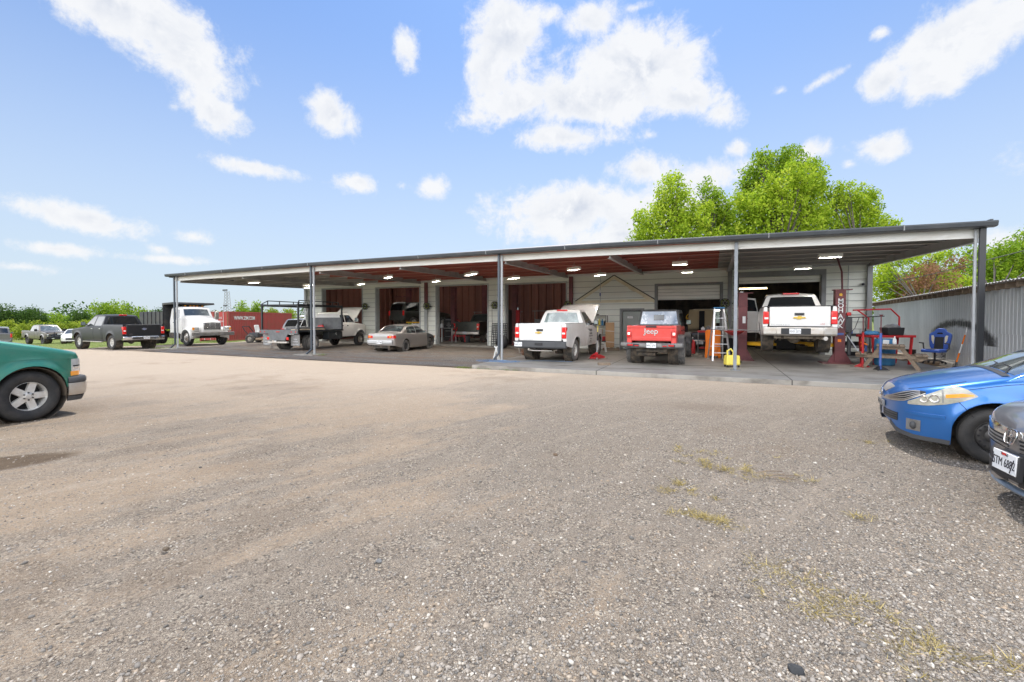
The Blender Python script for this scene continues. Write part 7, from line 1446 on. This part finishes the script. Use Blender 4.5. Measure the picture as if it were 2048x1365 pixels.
# zero-turn mower and the white canopy of a second machine
def mower(name, loc, rz, label):
    t = thing(name, label, 'mower', loc, rz)
    mb = MB(); mb.box((-.25, 0, .55), (.75, .8, .32), None, .85, .8); mb.build('body', M['dkgrey'], t, bevel=.06, seg=3); mb = MB(); mb.box((.45, 0, .28), (.85, 1.15, .16)); mb.build('deck', MT('dusty_deck', (.30, .22, .15), .8), t, bevel=.04)
    mb = MB(); mb.box((.05, 0, .78), (.45, .5, .12)); mb.box((-.16, 0, 1.02), (.12, .48, .48), (0, -12, 0)); mb.build('seat', M['whitep'], t, bevel=.05, seg=3)
    for s in (-1, 1):
        wheel(t, -.35, s*.55, .30, .30, .15, .22, 'steel', 'chromed', 'tyredust'); mb = MB(); mb.cyl((.95, s*.45-.05, .13), (.95, s*.45+.05, .13), .13); mb.build('caster_wheel', M['tyredust'], t)
        mb = MB(); mb.tube([(.35, s*.32, .55), (.45, s*.32, .95), (.30, s*.10, .98)], .018); mb.build('steering_lever', M['blk'], t)
    mb = MB(); mb.tube([(-.45, -.45, .5), (-.75, -.45, .85), (-.95, -.4, 1.15), (-.95, .4, 1.15), (-.75, .45, .85), (-.45, .45, .5)], .03); mb.build('roll_bar', M['blk'], t); mb = MB(); mb.tube([(.3, -.35, .4), (.9, -.45, .32)], .03); mb.tube([(.3, .35, .4), (.9, .45, .32)], .03); mb.box((-.3, .42, .62), (.3, .02, .1)); mb.build('front_frame', M['redsteel'], t)
    return t
mower('lawn_mower', (-29.3, 21.4, -.01), 25, 'zero-turn riding mower parked before the red container')
t = mower('canopy_mower', (-30.5, 26.6, -.03), 60, 'riding mower under a white sunshade behind the silver car'); mb = MB(); mb.tube([(-.4, 0, .8), (-.42, 0, 1.85)], .05); mb.build('canopy_pole', MT('tan_pole', (.5, .42, .3), .6), t)
mb = MB(); rows = [[(x, y, 1.95+.10*(1-(x/.7)**2)*(1-(y/1.0)**2)-.05*abs(y)) for y in np.linspace(-1, 1, 11)] for x in np.linspace(-.7, .7, 7)]; mb.grid(rows); o = mb.build('sunshade', M['whitep'], t, smooth=180); so = o.modifiers.new('s', 'SOLIDIFY'); so.thickness = .03
# extension ladder at the left wall corner
t = thing('extension_ladder', 'pale fibreglass ladder leaning at the left wall corner', 'ladder', (-26.2, 22.3, 0)); mb = MB()
for s in (-.2, .2): mb.beam((s, -.9, 0), (s+.55, .55, 3.4), .05, .03)
mb.build('rail', M['plate'], t); 
for k in range(10): f_ = (k+.7)/10.5; mb = MB(); mb.beam((-.2+.55*f_, -.9+1.45*f_, 3.4*f_), (.2+.55*f_, -.9+1.45*f_, 3.4*f_), .04, .03); mb.build('rung', M['plate'], t)
# things inside the left bays
def cabinet(x, y, w, dd, h, mt, label, n=5, name='tool_cabinet'):
    t = thing(name, label, 'cabinet', (x, y, S0)); mb = MB(); mb.bb(-w/2, w/2, -dd/2, dd/2, 0, h); mb.build('carcass', M[mt], t, bevel=.01)
    for k in range(n): mb = MB(); z = h*(k+.5)/n; mb.box((0, -dd/2-.01, z), (w*.92, .02, h/n*.82)); mb.mat(1); mb.box((0, -dd/2-.03, z+h/n*.25), (w*.6, .02, .02)); mb.build('drawer', [M[mt], M['alum']], t, bevel=.003)
    return t
cabinet(-11.55, 24.6, .7, .5, 2.1, 'blk', 'tall black cabinet at the left of the fourth bay', 4)
cabinet(-19.3, 27.0, 1.0, .5, 1.0, 'redsteel', 'low red tool chest in the second bay behind the sedan', 5)
cabinet(-17.3, 27.6, .9, .5, 1.6, 'blk', 'black shelving chest at the right of the second bay', 4)
t = thing('steel_bin', 'grey ribbed steel bin beyond the white pickup in the fourth bay', 'bin', (-10.0, 28.5, S0)); mb = MB(); mb.bb(-.9, .9, -.5, .5, .6, 1.55)
for k in range(9): mb.bb(-.86+.21*k, -.80+.21*k, -.53, -.5, .6, 1.55)
for x in (-.85, .85):
    for y in (-.45, .45): mb.bb(x-.04, x+.04, y-.04, y+.04, 0, .6)
mb.build('bin_shell', M['greysteel'], t)
t = thing('pipe_rail', 'thin grey pipe rail running across the back of the fourth bay', 'rail', (-9.5, 30.5, S0)); mb = MB(); mb.cyl((-2.6, 0, 2.15), (2.4, 0, 2.15), .025)
for x in (-2.4, -.4, 2.2): mb.cyl((x, 0, 0), (x, 0, 2.15), .025)
mb.build('rail', M['greysteel'], t)
t = thing('pipe_rail', 'thin grey pipe rail behind the green pickup in the third bay', 'rail', (-15.4, 30.8, S0)); mb = MB(); mb.cyl((-1.8, 0, 2.1), (2.4, 0, 2.1), .025); mb.cyl((-1.7, 0, 0), (-1.7, 0, 2.1), .025); mb.cyl((2.2, 0, 0), (2.2, 0, 2.1), .025); mb.build('rail', M['greysteel'], t)
t = thing('work_table', 'cluttered grey workbench at the left of the third bay', 'workbench', (-16.1, 25.2, S0)); mb = MB(); mb.bb(-.6, .6, -.3, .3, .92, .98); mb.build('tabletop', M['greysteel'], t)
for x in (-.55, .55):
    for y in (-.25, .25): mb = MB(); mb.bb(x-.03, x+.03, y-.03, y+.03, 0, .92); mb.build('leg', M['alum'], t)
for k, (x, h, c, lb) in enumerate(((-.4, .32, 'plate', 'white jug at the left of the cluttered workbench'), (-.15, .22, 'blk', 'black case on the cluttered workbench'), (.15, .4, 'dkgrey', 'dark motor housing on the cluttered workbench'), (.45, .3, 'blk', 'black can at the right of the cluttered workbench'))):
    q = thing('shop_item', lb, 'shop item', (-16.1+x, 25.2, S0+.98), 15*k); mb = MB(); mb.box((0, 0, h*.4), (.18, .16, h*.8), None, .9, .9); mb.cyl((0, 0, h*.75), (0, 0, h), .03); mb.build('item_body', M[c], q, bevel=.015)
t = thing('engine_hoist', 'red A-frame engine hoist at the left of the third bay', 'hoist', (-15.2, 25.4, S0), 10); mb = MB()
for s in (-1, 1): mb.beam((s*.45, -.3, .06), (s*.1, .1, 1.35), .05, .05)
mb.beam((-.5, -.3, .45), (.5, -.3, .45), .05, .05); mb.beam((0, .1, 1.35), (0, -.5, 1.5), .06, .06); mb.build('hoist_frame', M['redsteel'], t)
t = thing('drain_can', 'dark plastic drum beside the red hoist', 'drum', (-15.0, 25.9, S0)); mb = MB(); mb.lathe([(.001, 0), (.25, 0), (.27, .4), (.25, .8), (.001, .82)], 20); mb.build('drum', M['dkgrey'], t)
t = thing('shop_table', 'yellow-topped shop table under the raised vehicle in the second bay', 'table', (-18.55, 25.4, S0)); mb = MB(); mb.bb(-.75, .75, -.35, .35, 1.28, 1.36); mb.build('tabletop', M['yellow'], t)
for x in (-.6, .6):
    for y in (-.3, .3): mb = MB(); mb.bb(x-.03, x+.03, y-.03, y+.03, 0, 1.28); mb.build('leg', M['blk'], t)
t = thing('white_tub', 'white tub below the yellow table top', 'tub', (-18.3, 25.0, S0+.55)); mb = MB(); mb.box((0, 0, .35), (.6, .5, .7), None, 1.1, 1.1); mb.build('tub', M['whitep'], t, bevel=.03); mb = MB(); mb.bb(-.35, .35, -.3, .3, -.55, 0); mb.build('pedestal', M['blk'], t)
t = thing('safety_vest', 'lime safety vest hanging beside the white tub', 'vest', (-18.95, 25.0, 1.05)); mb = MB(); mb.prism([(-.18, -.3), (-.2, .1), (-.1, .32), (0, .2), (.1, .32), (.2, .1), (.18, -.3)], -.03, .03, 'y'); mb.build('vest_cloth', MT('lime_cloth', (.5, .85, .05), .7), t, bevel=.01)
# clutter in the half-open bay and beyond the raised truck
for k, (x, y, w, h, c, lb) in enumerate(((1.7, 26.5, .8, 1.5, 'cardboard', 'tan panel standing behind the raised truck door'), (3.2, 26.8, 1.0, .55, 'blk', 'black tote under the raised truck, left of its axle'), (4.0, 26.6, .9, .55, 'blk', 'black tote under the raised truck, right of its axle'), (2.3, 28.5, 1.2, 1.1, 'darkin', 'dark workbench at the back of the lift bay'))):
    t = thing('storage_box' if k else 'wall_board', lb, 'storage box', (x-.6, y, S0)); mb = MB(); mb.box((0, 0, h/2), (w, .5 if k else .06, h)); mb.build('shell', M[c], t, bevel=.02); mb = MB(); mb.box((0, 0, h+.02), (w*1.03, .52 if k else .08, .04)); mb.build('lid', M['blk'], t, bevel=.01)
# antenna mast far away
t = thing('floodlight_mast', 'distant lattice mast with floodlights behind the container', 'mast', (-258.3, 168.8, -2)); mb = MB(); Hm = 20
for k in range(12):
    z0, z1 = Hm*k/12, Hm*(k+1)/12; w0, w1 = 1.8-1.0*k/12, 1.8-1.0*(k+1)/12
    for a in range(4):
        c0 = (w0*(1 if a in (0, 3) else -1), w0*(1 if a < 2 else -1)); c1 = (w1*(1 if a in (0, 3) else -1), w1*(1 if a < 2 else -1)); b_ = (a+1) % 4; cn1 = (w1*(1 if b_ in (0, 3) else -1), w1*(1 if b_ < 2 else -1))
        mb.beam((*c0, z0), (*c1, z1), .16, .16); mb.beam((*c0, z0), (*cn1, z1), .10, .10)
mb.build('lattice', M['greysteel'], t, smooth=0)
for z, n in ((Hm, 5), (Hm*.55, 4)):
    for k in range(n): mb = MB(); x = (k-(n-1)/2)*.9; mb.box((x*.9, -1.2, z+.6), (.7, .4, .7)); mb.cyl((x*.9, -1.2, z-.2), (x*.9, -1.2, z+.4), .08); mb.build('floodlight', M['dkgrey'], t)
# overhead cable at the right
def cat(a, b, sag, n=16): return [a.lerp(b, k/n)+Vector((0, 0, -sag*4*(k/n)*(1-k/n))) for k in range(n+1)]
mb = MB(); mb.tube(cat(at(1760, 566, 22.5), at(1965, 522, 15.5), .10)+cat(at(1965, 522, 15.5), at(2600, 300, 12), .25)[1:], .014, 6); tag(mb.build('overhead_cable', M['blk'], None), 'black cable sagging past the right canopy post', 'cable')
# ------------------------------------------------------------------ vegetation
def leafmat(name, a, b, c): return tone_mat(name, [(0, a), (.5, b), (1, c)], .6, .5)
LM = {'bright': leafmat('bright_leaves', (.12, .22, .012), (.33, .46, .025), (.55, .62, .07)), 'dark': leafmat('dark_leaves', (.025, .065, .010), (.055, .115, .018), (.10, .17, .03)),
      'mid': leafmat('mid_leaves', (.08, .17, .012), (.22, .35, .02), (.40, .50, .05)), 'yell': leafmat('yellow_green_leaves', (.12, .19, .015), (.25, .33, .03), (.42, .46, .06)), 'brown': leafmat('dead_leaves', (.14, .07, .03), (.26, .14, .07), (.36, .22, .13))}
M['bark'] = MT('bark', (.06, .048, .036), .9, var=((.03, .025, .02), 4, .4, .7), bump=(8, .5, .03))
def leaf_mesh(name, blobs, n, size, mat, seed=0, droop=.3, shell=.55, sub=7):
    """blobs: (x, y, z, rx, ry, rz); leaves gather in sprays near each blob's surface, leaving gaps"""
    g = np.random.default_rng(seed); B = np.array(blobs, float); vol = (B[:, 3]*B[:, 4]*B[:, 5])**(2/3.); vol /= vol.sum()
    ns = max(1, n//sub); k = g.choice(len(B), ns, p=vol); d = g.normal(size=(ns, 3)); d /= np.linalg.norm(d, axis=1)[:, None]
    rad = shell+(1.06-shell)*g.random(ns)**.6; lump = 1+.26*np.sin(d[:, 0]*6+k)*np.sin(d[:, 2]*7+2*k)
    c = B[k, :3]+d*B[k, 3:]*(rad*lump)[:, None]
    c = np.repeat(c, sub, 0)+g.normal(size=(ns*sub, 3))*size*1.5; dd = np.repeat(d, sub, 0); m = len(c)
    nrm = dd*.6+g.normal(size=(m, 3))*.75+np.array([0, 0, .35]); nrm /= np.linalg.norm(nrm, axis=1)[:, None]
    t = g.normal(size=(m, 3)); t[:, 2] -= droop; t -= nrm*(t*nrm).sum(1)[:, None]; t /= np.linalg.norm(t, axis=1)[:, None]; b = np.cross(nrm, t)
    s = size*g.uniform(.6, 1.35, m)[:, None]
    v = np.stack([c-t*s, c+b*s*.5+nrm*s*.12, c+t*s, c-b*s*.5+nrm*s*.12], 1).reshape(-1, 3).astype(np.float32)
    me = bpy.data.meshes.new(name); me.vertices.add(len(v)); me.vertices.foreach_set('co', v.ravel()); f = np.arange(m*4, dtype=np.int32)
    me.loops.add(m*4); me.loops.foreach_set('vertex_index', f); me.polygons.add(m); me.polygons.foreach_set('loop_start', np.arange(0, m*4, 4, dtype=np.int32)); me.update(calc_edges=True)
    tone = np.clip(np.repeat(g.random(ns), sub)*.55+g.random(m)*.35+.1*np.sin(np.repeat(k, sub)*1.7)+.05, 0, 1).astype(np.float32)
    at_ = me.attributes.new('tone', 'FLOAT', 'FACE'); at_.data.foreach_set('value', tone); me.materials.append(mat); return me
def tree(name, label, loc, blobs, n, size, mat, trunk_r, seed, group, cat='tree', extra=None):
    """blobs in local coordinates; trunk and limbs reach for the blob centres"""
    t = thing(name, label, cat, loc, 0, group); o = bpy.data.objects.new('crown', leaf_mesh('crown', blobs, n, size, LM[mat], seed)); COL.objects.link(o); o.parent = t
    g = random.Random(seed); zt = min(b[2] for b in blobs)*.8; mb = MB(); base = Vector((0, 0, -.2)); fork = Vector((.2, .1, max(.4, zt)))
    mb.tube([base, base.lerp(fork, .5)+Vector((.06, 0, 0)), fork], [trunk_r*1.25, trunk_r, trunk_r*.85], 9)
    for b in blobs[:14]:
        e = Vector(b[:3]); md = fork.lerp(e, .5)+Vector((g.uniform(-.3, .3), g.uniform(-.3, .3), g.uniform(0, .5)))*b[3]*.4; mb.tube([fork, md, e], [trunk_r*.42, trunk_r*.2, trunk_r*.07], 6)
        for q in range(3):
            tip = e+Vector((g.uniform(-1, 1)*b[3], g.uniform(-1, 1)*b[4], g.uniform(-.2, 1)*b[5]))*.8; mb.tube([md.lerp(e, .6), tip], [trunk_r*.09, trunk_r*.03], 4)
    mb.build('trunk', M['bark'], t)
    if extra:
        for nm, bl_, n2, s2, m2 in extra: q = bpy.data.objects.new(nm, leaf_mesh(nm, bl_, n2, s2, LM[m2], seed+50)); COL.objects.link(q); q.parent = t
    return t
def from_px(lst, Z, base, depth=.9):
    out = []; rg = random.Random(len(lst)); lst = [(a, b, c*.86) for a, b, c in lst]+[(a+c*math.cos(t_)*1.02, b-c*abs(math.sin(t_))*1.02, c*rg.uniform(.22, .42)) for a, b, c in lst for t_ in (rg.uniform(0, 3.14), rg.uniform(0, 3.14), rg.uniform(-.5, 3.6))]
    for i, (px, py, r) in enumerate(lst):
        zz = Z+((i*37) % 7-3)*.35; p = at(px, py, zz); rr = r*zz/890; out.append((p.x-base[0], p.y-base[1], p.z-base[2], rr*.95, rr*depth, rr))
    return out
big = 'tall trees behind the garage roof'
b0 = (-2.8, 36.5, 0); A1 = [(1348, 372, 30), (1330, 398, 34), (1362, 400, 34), (1300, 445, 34), (1335, 440, 44), (1395, 425, 32), (1278, 475, 30), (1350, 480, 55), (1290, 500, 40), (1395, 470, 40)]
tree('leafy_tree', 'left one of the tall yellow-green trees behind the roof', b0, from_px([(a, b+18, c) for a, b, c in A1], 36, b0), 15000, .13, 'bright', .22, 1, big)
b1 = (-.6, 38.5, 0); A2 = [(1422, 392, 22), (1430, 415, 26), (1412, 440, 30), (1440, 455, 34), (1425, 490, 40)]
tree('leafy_tree', 'narrow darker tree between the two tall yellow-green trees', b1, from_px(A2, 38.5, b1), 6000, .13, 'mid', .16, 2, big)
b2 = (4.6, 40.5, 0); A3 = [(1600, 350, 30), (1560, 370, 36), (1615, 375, 30), (1510, 410, 36), (1560, 410, 50), (1610, 415, 42), (1480, 450, 44), (1540, 455, 55), (1600, 460, 52), (1450, 480, 34), (1640, 450, 34), (1520, 495, 60), (1610, 500, 55)]
tree('leafy_tree', 'tallest bright green tree rising behind the roof', b2, from_px([(a, b+6, c) for a, b, c in A3], 39, b2), 26000, .135, 'bright', .3, 3, big)
b3 = (4.4, 43.5, 0); A4 = [(1520, 318, 24), (1495, 350, 26), (1548, 308, 26), (1585, 305, 24), (1580, 330, 34), (1532, 350, 36), (1622, 330, 22), (1625, 355, 22), (1500, 385, 30), (1540, 420, 60)]
tree('leafy_tree', 'dark-topped tree whose crown tops the bright tree behind the roof', b3, from_px([(a, b+22, c) for a, b, c in A4], 43, b3), 14000, .145, 'mid', .28, 4, big)
b4 = (10.6, 44.5, 0); A5 = [(1690, 392, 28), (1660, 398, 24), (1715, 395, 26), (1738, 412, 20), (1670, 430, 36), (1705, 430, 36), (1660, 465, 40), (1715, 465, 42), (1755, 450, 22), (1778, 452, 14), (1760, 475, 30), (1700, 500, 50)]
tree('leafy_tree', 'rightmost of the tall trees behind the roof, with a spreading crown', b4, from_px([(a, b+8, c) for a, b, c in A5], 43, b4), 15000, .14, 'bright', .24, 5, big)
# greenery beyond the shed
b5 = (9.8, 30.0, 0); A6 = [(1770, 560, 34), (1765, 600, 36), (1800, 585, 40), (1835, 560, 38), (1870, 575, 36), (1850, 530, 26), (1895, 515, 20), (1830, 595, 44), (1905, 570, 28), (1790, 520, 20), (1760, 520, 14)]
X6 = [('dead_growth', from_px([(1840, 565, 36), (1885, 560, 32), (1815, 575, 28), (1910, 530, 16)], 26.6, b5, .6), 2600, .075, 'brown')]
tree('overgrown_tree', 'loose pale-leaved tree tangled with dead vines beyond the shed', b5, from_px(A6, 28.5, b5), 11000, .10, 'bright', .12, 6, 'trees beyond the metal shed', extra=X6)
b6 = (16.0, 38.0, 0); A7 = [(1930, 560, 34), (1955, 535, 36), (1990, 525, 40), (2030, 515, 42), (1980, 565, 46), (2040, 560, 55), (2085, 520, 50), (1940, 590, 40)]
tree('dense_tree', 'dense even green tree at the right edge beyond the shed', b6, from_px(A7, 36, b6), 15000, .12, 'mid', .2, 7, 'trees beyond the metal shed')
b7 = (22.0, 36.0, 0); A8 = [(2120, 540, 60), (2180, 510, 60), (2200, 570, 70), (2260, 540, 70)]
tree('dense_tree', 'broad green tree beyond the shed outside the right edge', b7, from_px(A8, 35, b7), 7000, .15, 'mid', .2, 8, 'trees beyond the metal shed')
# field trees at the left
fg = 'trees and bushes across the field'
def ftree(label, px, top, w, Z, mat, seed, n=2600, name='field_tree', cat='tree', sz=None, gap=0):
    p = at(px, 639, Z); gx = gz(p.x); H = 1.65+(639-top)*Z/890-gx; ww = w*Z/890/2; g = random.Random(seed); bl = []
    for k in range(8): a = g.uniform(0, 6.28); q = g.uniform(0, .75); rr = g.uniform(.28, .48); bl.append((ww*q*math.cos(a), ww*q*math.sin(a), H*g.uniform(.42, .80)*(1-.25*q), ww*rr, ww*rr, H*rr*.55))
    bl.append((0, 0, H*.80, ww*.3, ww*.3, H*.18)); bl.append((ww*.2, 0, H*.3, ww*.7, ww*.7, H*.3))
    return tree(name, label, (p.x, p.y, gx), bl, n, sz or Z*.0021, mat, max(.06, H*.02), seed, fg, cat)
for a in [('round dark tree at the far left edge of the field', 5, 606, 100, 74, 'dark', 21, 4200), ('rounded dark tree above the bronze pickup', 68, 613, 70, 80, 'dark', 22, 3600), ('low green tree between the two dark field trees', 38, 626, 60, 92, 'mid', 23), ('low shrubby tree above the white sedan', 112, 627, 70, 95, 'mid', 24),
          ('dark tree just left of the black pickup cab', 160, 618, 62, 84, 'dark', 25, 3400), ('tall open-crowned tree above the black pickup cab', 212, 600, 66, 76, 'mid', 26, 4200), ('light green tree right of the open-crowned field tree', 252, 604, 56, 80, 'mid', 27, 3400), ('small tree above the black pickup tailgate', 286, 613, 54, 84, 'mid', 28),
          ('leafy tree left of pair showing above the container', 486, 601, 42, 58, 'mid', 29, 3400), ('leafy tree right of pair showing above the container', 513, 603, 34, 60, 'mid', 30, 2800), ('bright bush above the container behind the pipe rack', 545, 614, 46, 66, 'yell', 31), ('bright bush above the container near the lean-to', 578, 616, 44, 66, 'yell', 32),
          ('green tree hidden partly by the dump truck', 330, 612, 60, 84, 'dark', 33), ('low green tree seen past the dump truck hood', 385, 622, 60, 88, 'mid', 34), ('distant tree between the dump truck and the mast', 432, 622, 50, 92, 'mid', 35), ('tree outside the left edge of the view', -70, 600, 120, 72, 'dark', 36, 4200), ('second tree outside the left edge of the view', -180, 604, 130, 76, 'mid', 37)]:
    ftree(*a)
for i, (px, top, w, Z) in enumerate([(12, 640, 46, 66), (42, 645, 40, 64), (70, 641, 44, 68), (98, 646, 36, 64), (122, 645, 34, 66), (148, 642, 34, 66), (172, 640, 30, 66), (-30, 642, 60, 66), (-95, 640, 70, 66), (300, 640, 50, 66), (350, 642, 50, 66)]):
    ftree(['yellow-green bush at the left edge behind the dark van', 'yellow-green bush left of the bronze pickup roof', 'yellow-green bush behind the bronze pickup cab', 'yellow-green bush behind the bronze pickup hood', 'yellow-green bush behind the white sedan', 'yellow-green bush by the black pickup mirror', 'bright bush behind the black pickup windshield', 'bush outside the left edge', 'farther bush outside the left edge', 'bush behind the dump truck bed', 'bush behind the dump truck cab'][i], px, top, w, Z, 'yell', 60+i, 2000, 'field_bush', 'bush', .13)
# far woodland as one mass all round the horizon
g = np.random.default_rng(5); bl = []
for k in range(300):
    a = 2*math.pi*k/300+g.uniform(-.01, .01); r_ = g.uniform(210, 270); h = g.uniform(4, 8); bl.append((r_*math.cos(a), r_*math.sin(a), h*.4-1.3, 7, 7, h*.7))
o = bpy.data.objects.new('treeline', leaf_mesh('treeline', bl, 60000, .75, LM['dark'], 9)); COL.objects.link(o); tag(o, 'far low woodland along the whole horizon', 'woodland', kind='stuff')
# grass: field edge, slab edge, dry tufts on the lot
def blades(name, pts, mat, label, lean=.5):
    """pts: (x, y, z, height, n, spread)"""
    g = np.random.default_rng(len(name)+len(pts)); V = []; T = []
    for x, y, z, h, n, sp in pts:
        c = np.stack([x+g.normal(size=n)*sp, y+g.normal(size=n)*sp, np.full(n, z)], 1); a = g.random(n)*6.283; hh = h*g.uniform(.4, 1.2, n); w = np.stack([np.cos(a), np.sin(a), 0*a], 1)*(.0035+.004*h*5)*g.uniform(.5, 1.2, n)[:, None]
        tip = c+np.stack([g.normal(size=n)*lean*hh, g.normal(size=n)*lean*hh, hh], 1); V.append(np.stack([c-w, c+w, tip], 1)); T.append(g.random(n))
    V = np.concatenate(V).reshape(-1, 3).astype(np.float32); T = np.concatenate(T).astype(np.float32); m = len(T)
    me = bpy.data.meshes.new(name); me.vertices.add(m*3); me.vertices.foreach_set('co', V.ravel()); me.loops.add(m*3); me.loops.foreach_set('vertex_index', np.arange(m*3, dtype=np.int32)); me.polygons.add(m); me.polygons.foreach_set('loop_start', np.arange(0, m*3, 3, dtype=np.int32)); me.update(calc_edges=True)
    q = me.attributes.new('tone', 'FLOAT', 'FACE'); q.data.foreach_set('value', T); me.materials.append(mat); o = bpy.data.objects.new(name, me); COL.objects.link(o); return tag(o, label, 'grass', kind='stuff')
GR = tone_mat('green_grass', [(0, (.06, .12, .015)), (.5, (.14, .21, .035)), (1, (.30, .33, .08))], .7, .3); DR = tone_mat('dry_grass', [(0, (.16, .13, .05)), (.5, (.34, .27, .10)), (1, (.52, .42, .19))], .8, .2)
pts = []; g = random.Random(4)
for k in range(900):
    x = -34.5-g.random()**1.5*40; y = g.uniform(4, 45); pts.append((x, y, gz(x)-.03, .14, 16, .35))
for k in range(60): pts.append((g.uniform(-34, -29), 21+g.uniform(-1.2, 1.6)+.2, gz(-33)-.01, .12, 14, .2))
blades('field_grass', pts, GR, 'short green grass of the field beyond the gravel lot')
pts = [(g.uniform(-29, -27.2), 15.0+g.uniform(-.5, .1), .0, .10, 16, .15) for k in range(26)]+[(-16.4+g.uniform(-.2, .3), 14.9, 0, .12, 14, .08) for k in range(6)]+[(-7.45+g.uniform(-.5, .1), 13.1+g.uniform(-.15, .05), 0, .06, 12, .06) for k in range(22)]+[(-7.2+g.uniform(0, 1.6), 13.08, 0, .05, 10, .04) for k in range(20)]+[(-7.7, 15.3, 0, .12, 16, .08)]
blades('weed_tuft', pts, GR, 'green weeds at the canopy post footings and slab edge')
pts = []
for x, y, sx, n in ((.10, 5.45, .30, 26), (.45, 5.38, .2, 12), (-.1, 5.9, .3, 12), (-.35, 4.55, .22, 14), (-.04, 3.98, .13, 26), (.12, 3.94, .16, 8), (.40, 3.33, .15, 18), (.60, 3.02, .17, 34), (.75, 3.1, .15, 12), (1.02, 2.84, .14, 22), (1.25, 2.85, .16, 10), (2.0, 7.4, .2, 6), (1.15, 4.55, .1, 5), (.95, 2.55, .12, 10)):
    for k in range(n): pts.append((x+g.gauss(0, sx), y+g.gauss(0, sx*.45), .0, .034, 16, .022))
blades('dry_grass', pts, DR, 'flattened dry yellow grass tufts on the gravel', 1.6)
for k, (x, y, a, L) in enumerate(((.50, 5.30, 20, .36), (.44, 5.36, 32, .30), (.55, 5.26, 5, .25))):
    t = thing('twig', ['longest dry twig lying by the yellow grass', 'middle dry twig lying by the yellow grass', 'short dry twig nearest the camera by the yellow grass'][k], 'twig', (x, y, .015), a, 'dry twigs on the gravel'); mb = MB(); mb.tube([(0, 0, 0), (L*.4, .015, .01), (L, -.01, .004)], .005, 5); mb.build('stem', M['wood'], t); mb = MB(); mb.tube([(L*.5, 0, .01), (L*.7, .05, .015)], .003, 4); mb.build('side_shoot', M['wood'], t)
for nm, lb, x, y, s, sq, c in (('rock', 'angular black rock at the bottom edge of the lot', .37, 2.40, .038, (1, .8, .7), (.035, .037, .04)), ('rock', 'small dark oblong stone on the gravel left of centre', -.77, 2.90, .026, (1.2, .6, .45), (.06, .06, .062)), ('rock', 'brown clod on the gravel near the centre', -1.72, 5.1, .03, (1, .8, .6), (.12, .08, .05)), ('rock', 'flat pale stone on the gravel at the lower middle', -.56, 2.42, .026, (1.1, .8, .4), (.33, .28, .22)), ('rock', 'blue-grey stone near the bottom centre left', -2.05, 2.35, .022, (1.1, .8, .6), (.15, .15, .15)), ('rock', 'dark clod on the gravel at the lower left', -3.55, 1.85, .024, (1.1, .8, .6), (.1, .075, .05))):
    random.seed(int(abs(x*100))); mb = MB(); mb.ico((0, 0, 0), s, 2, sq, .13); o = mb.build(nm, MT(nm+'_colour', c, .8, bump=(60, .4, .004)), None, smooth=25); o.location = (x, y, s*.35); tag(o, lb, 'rock')
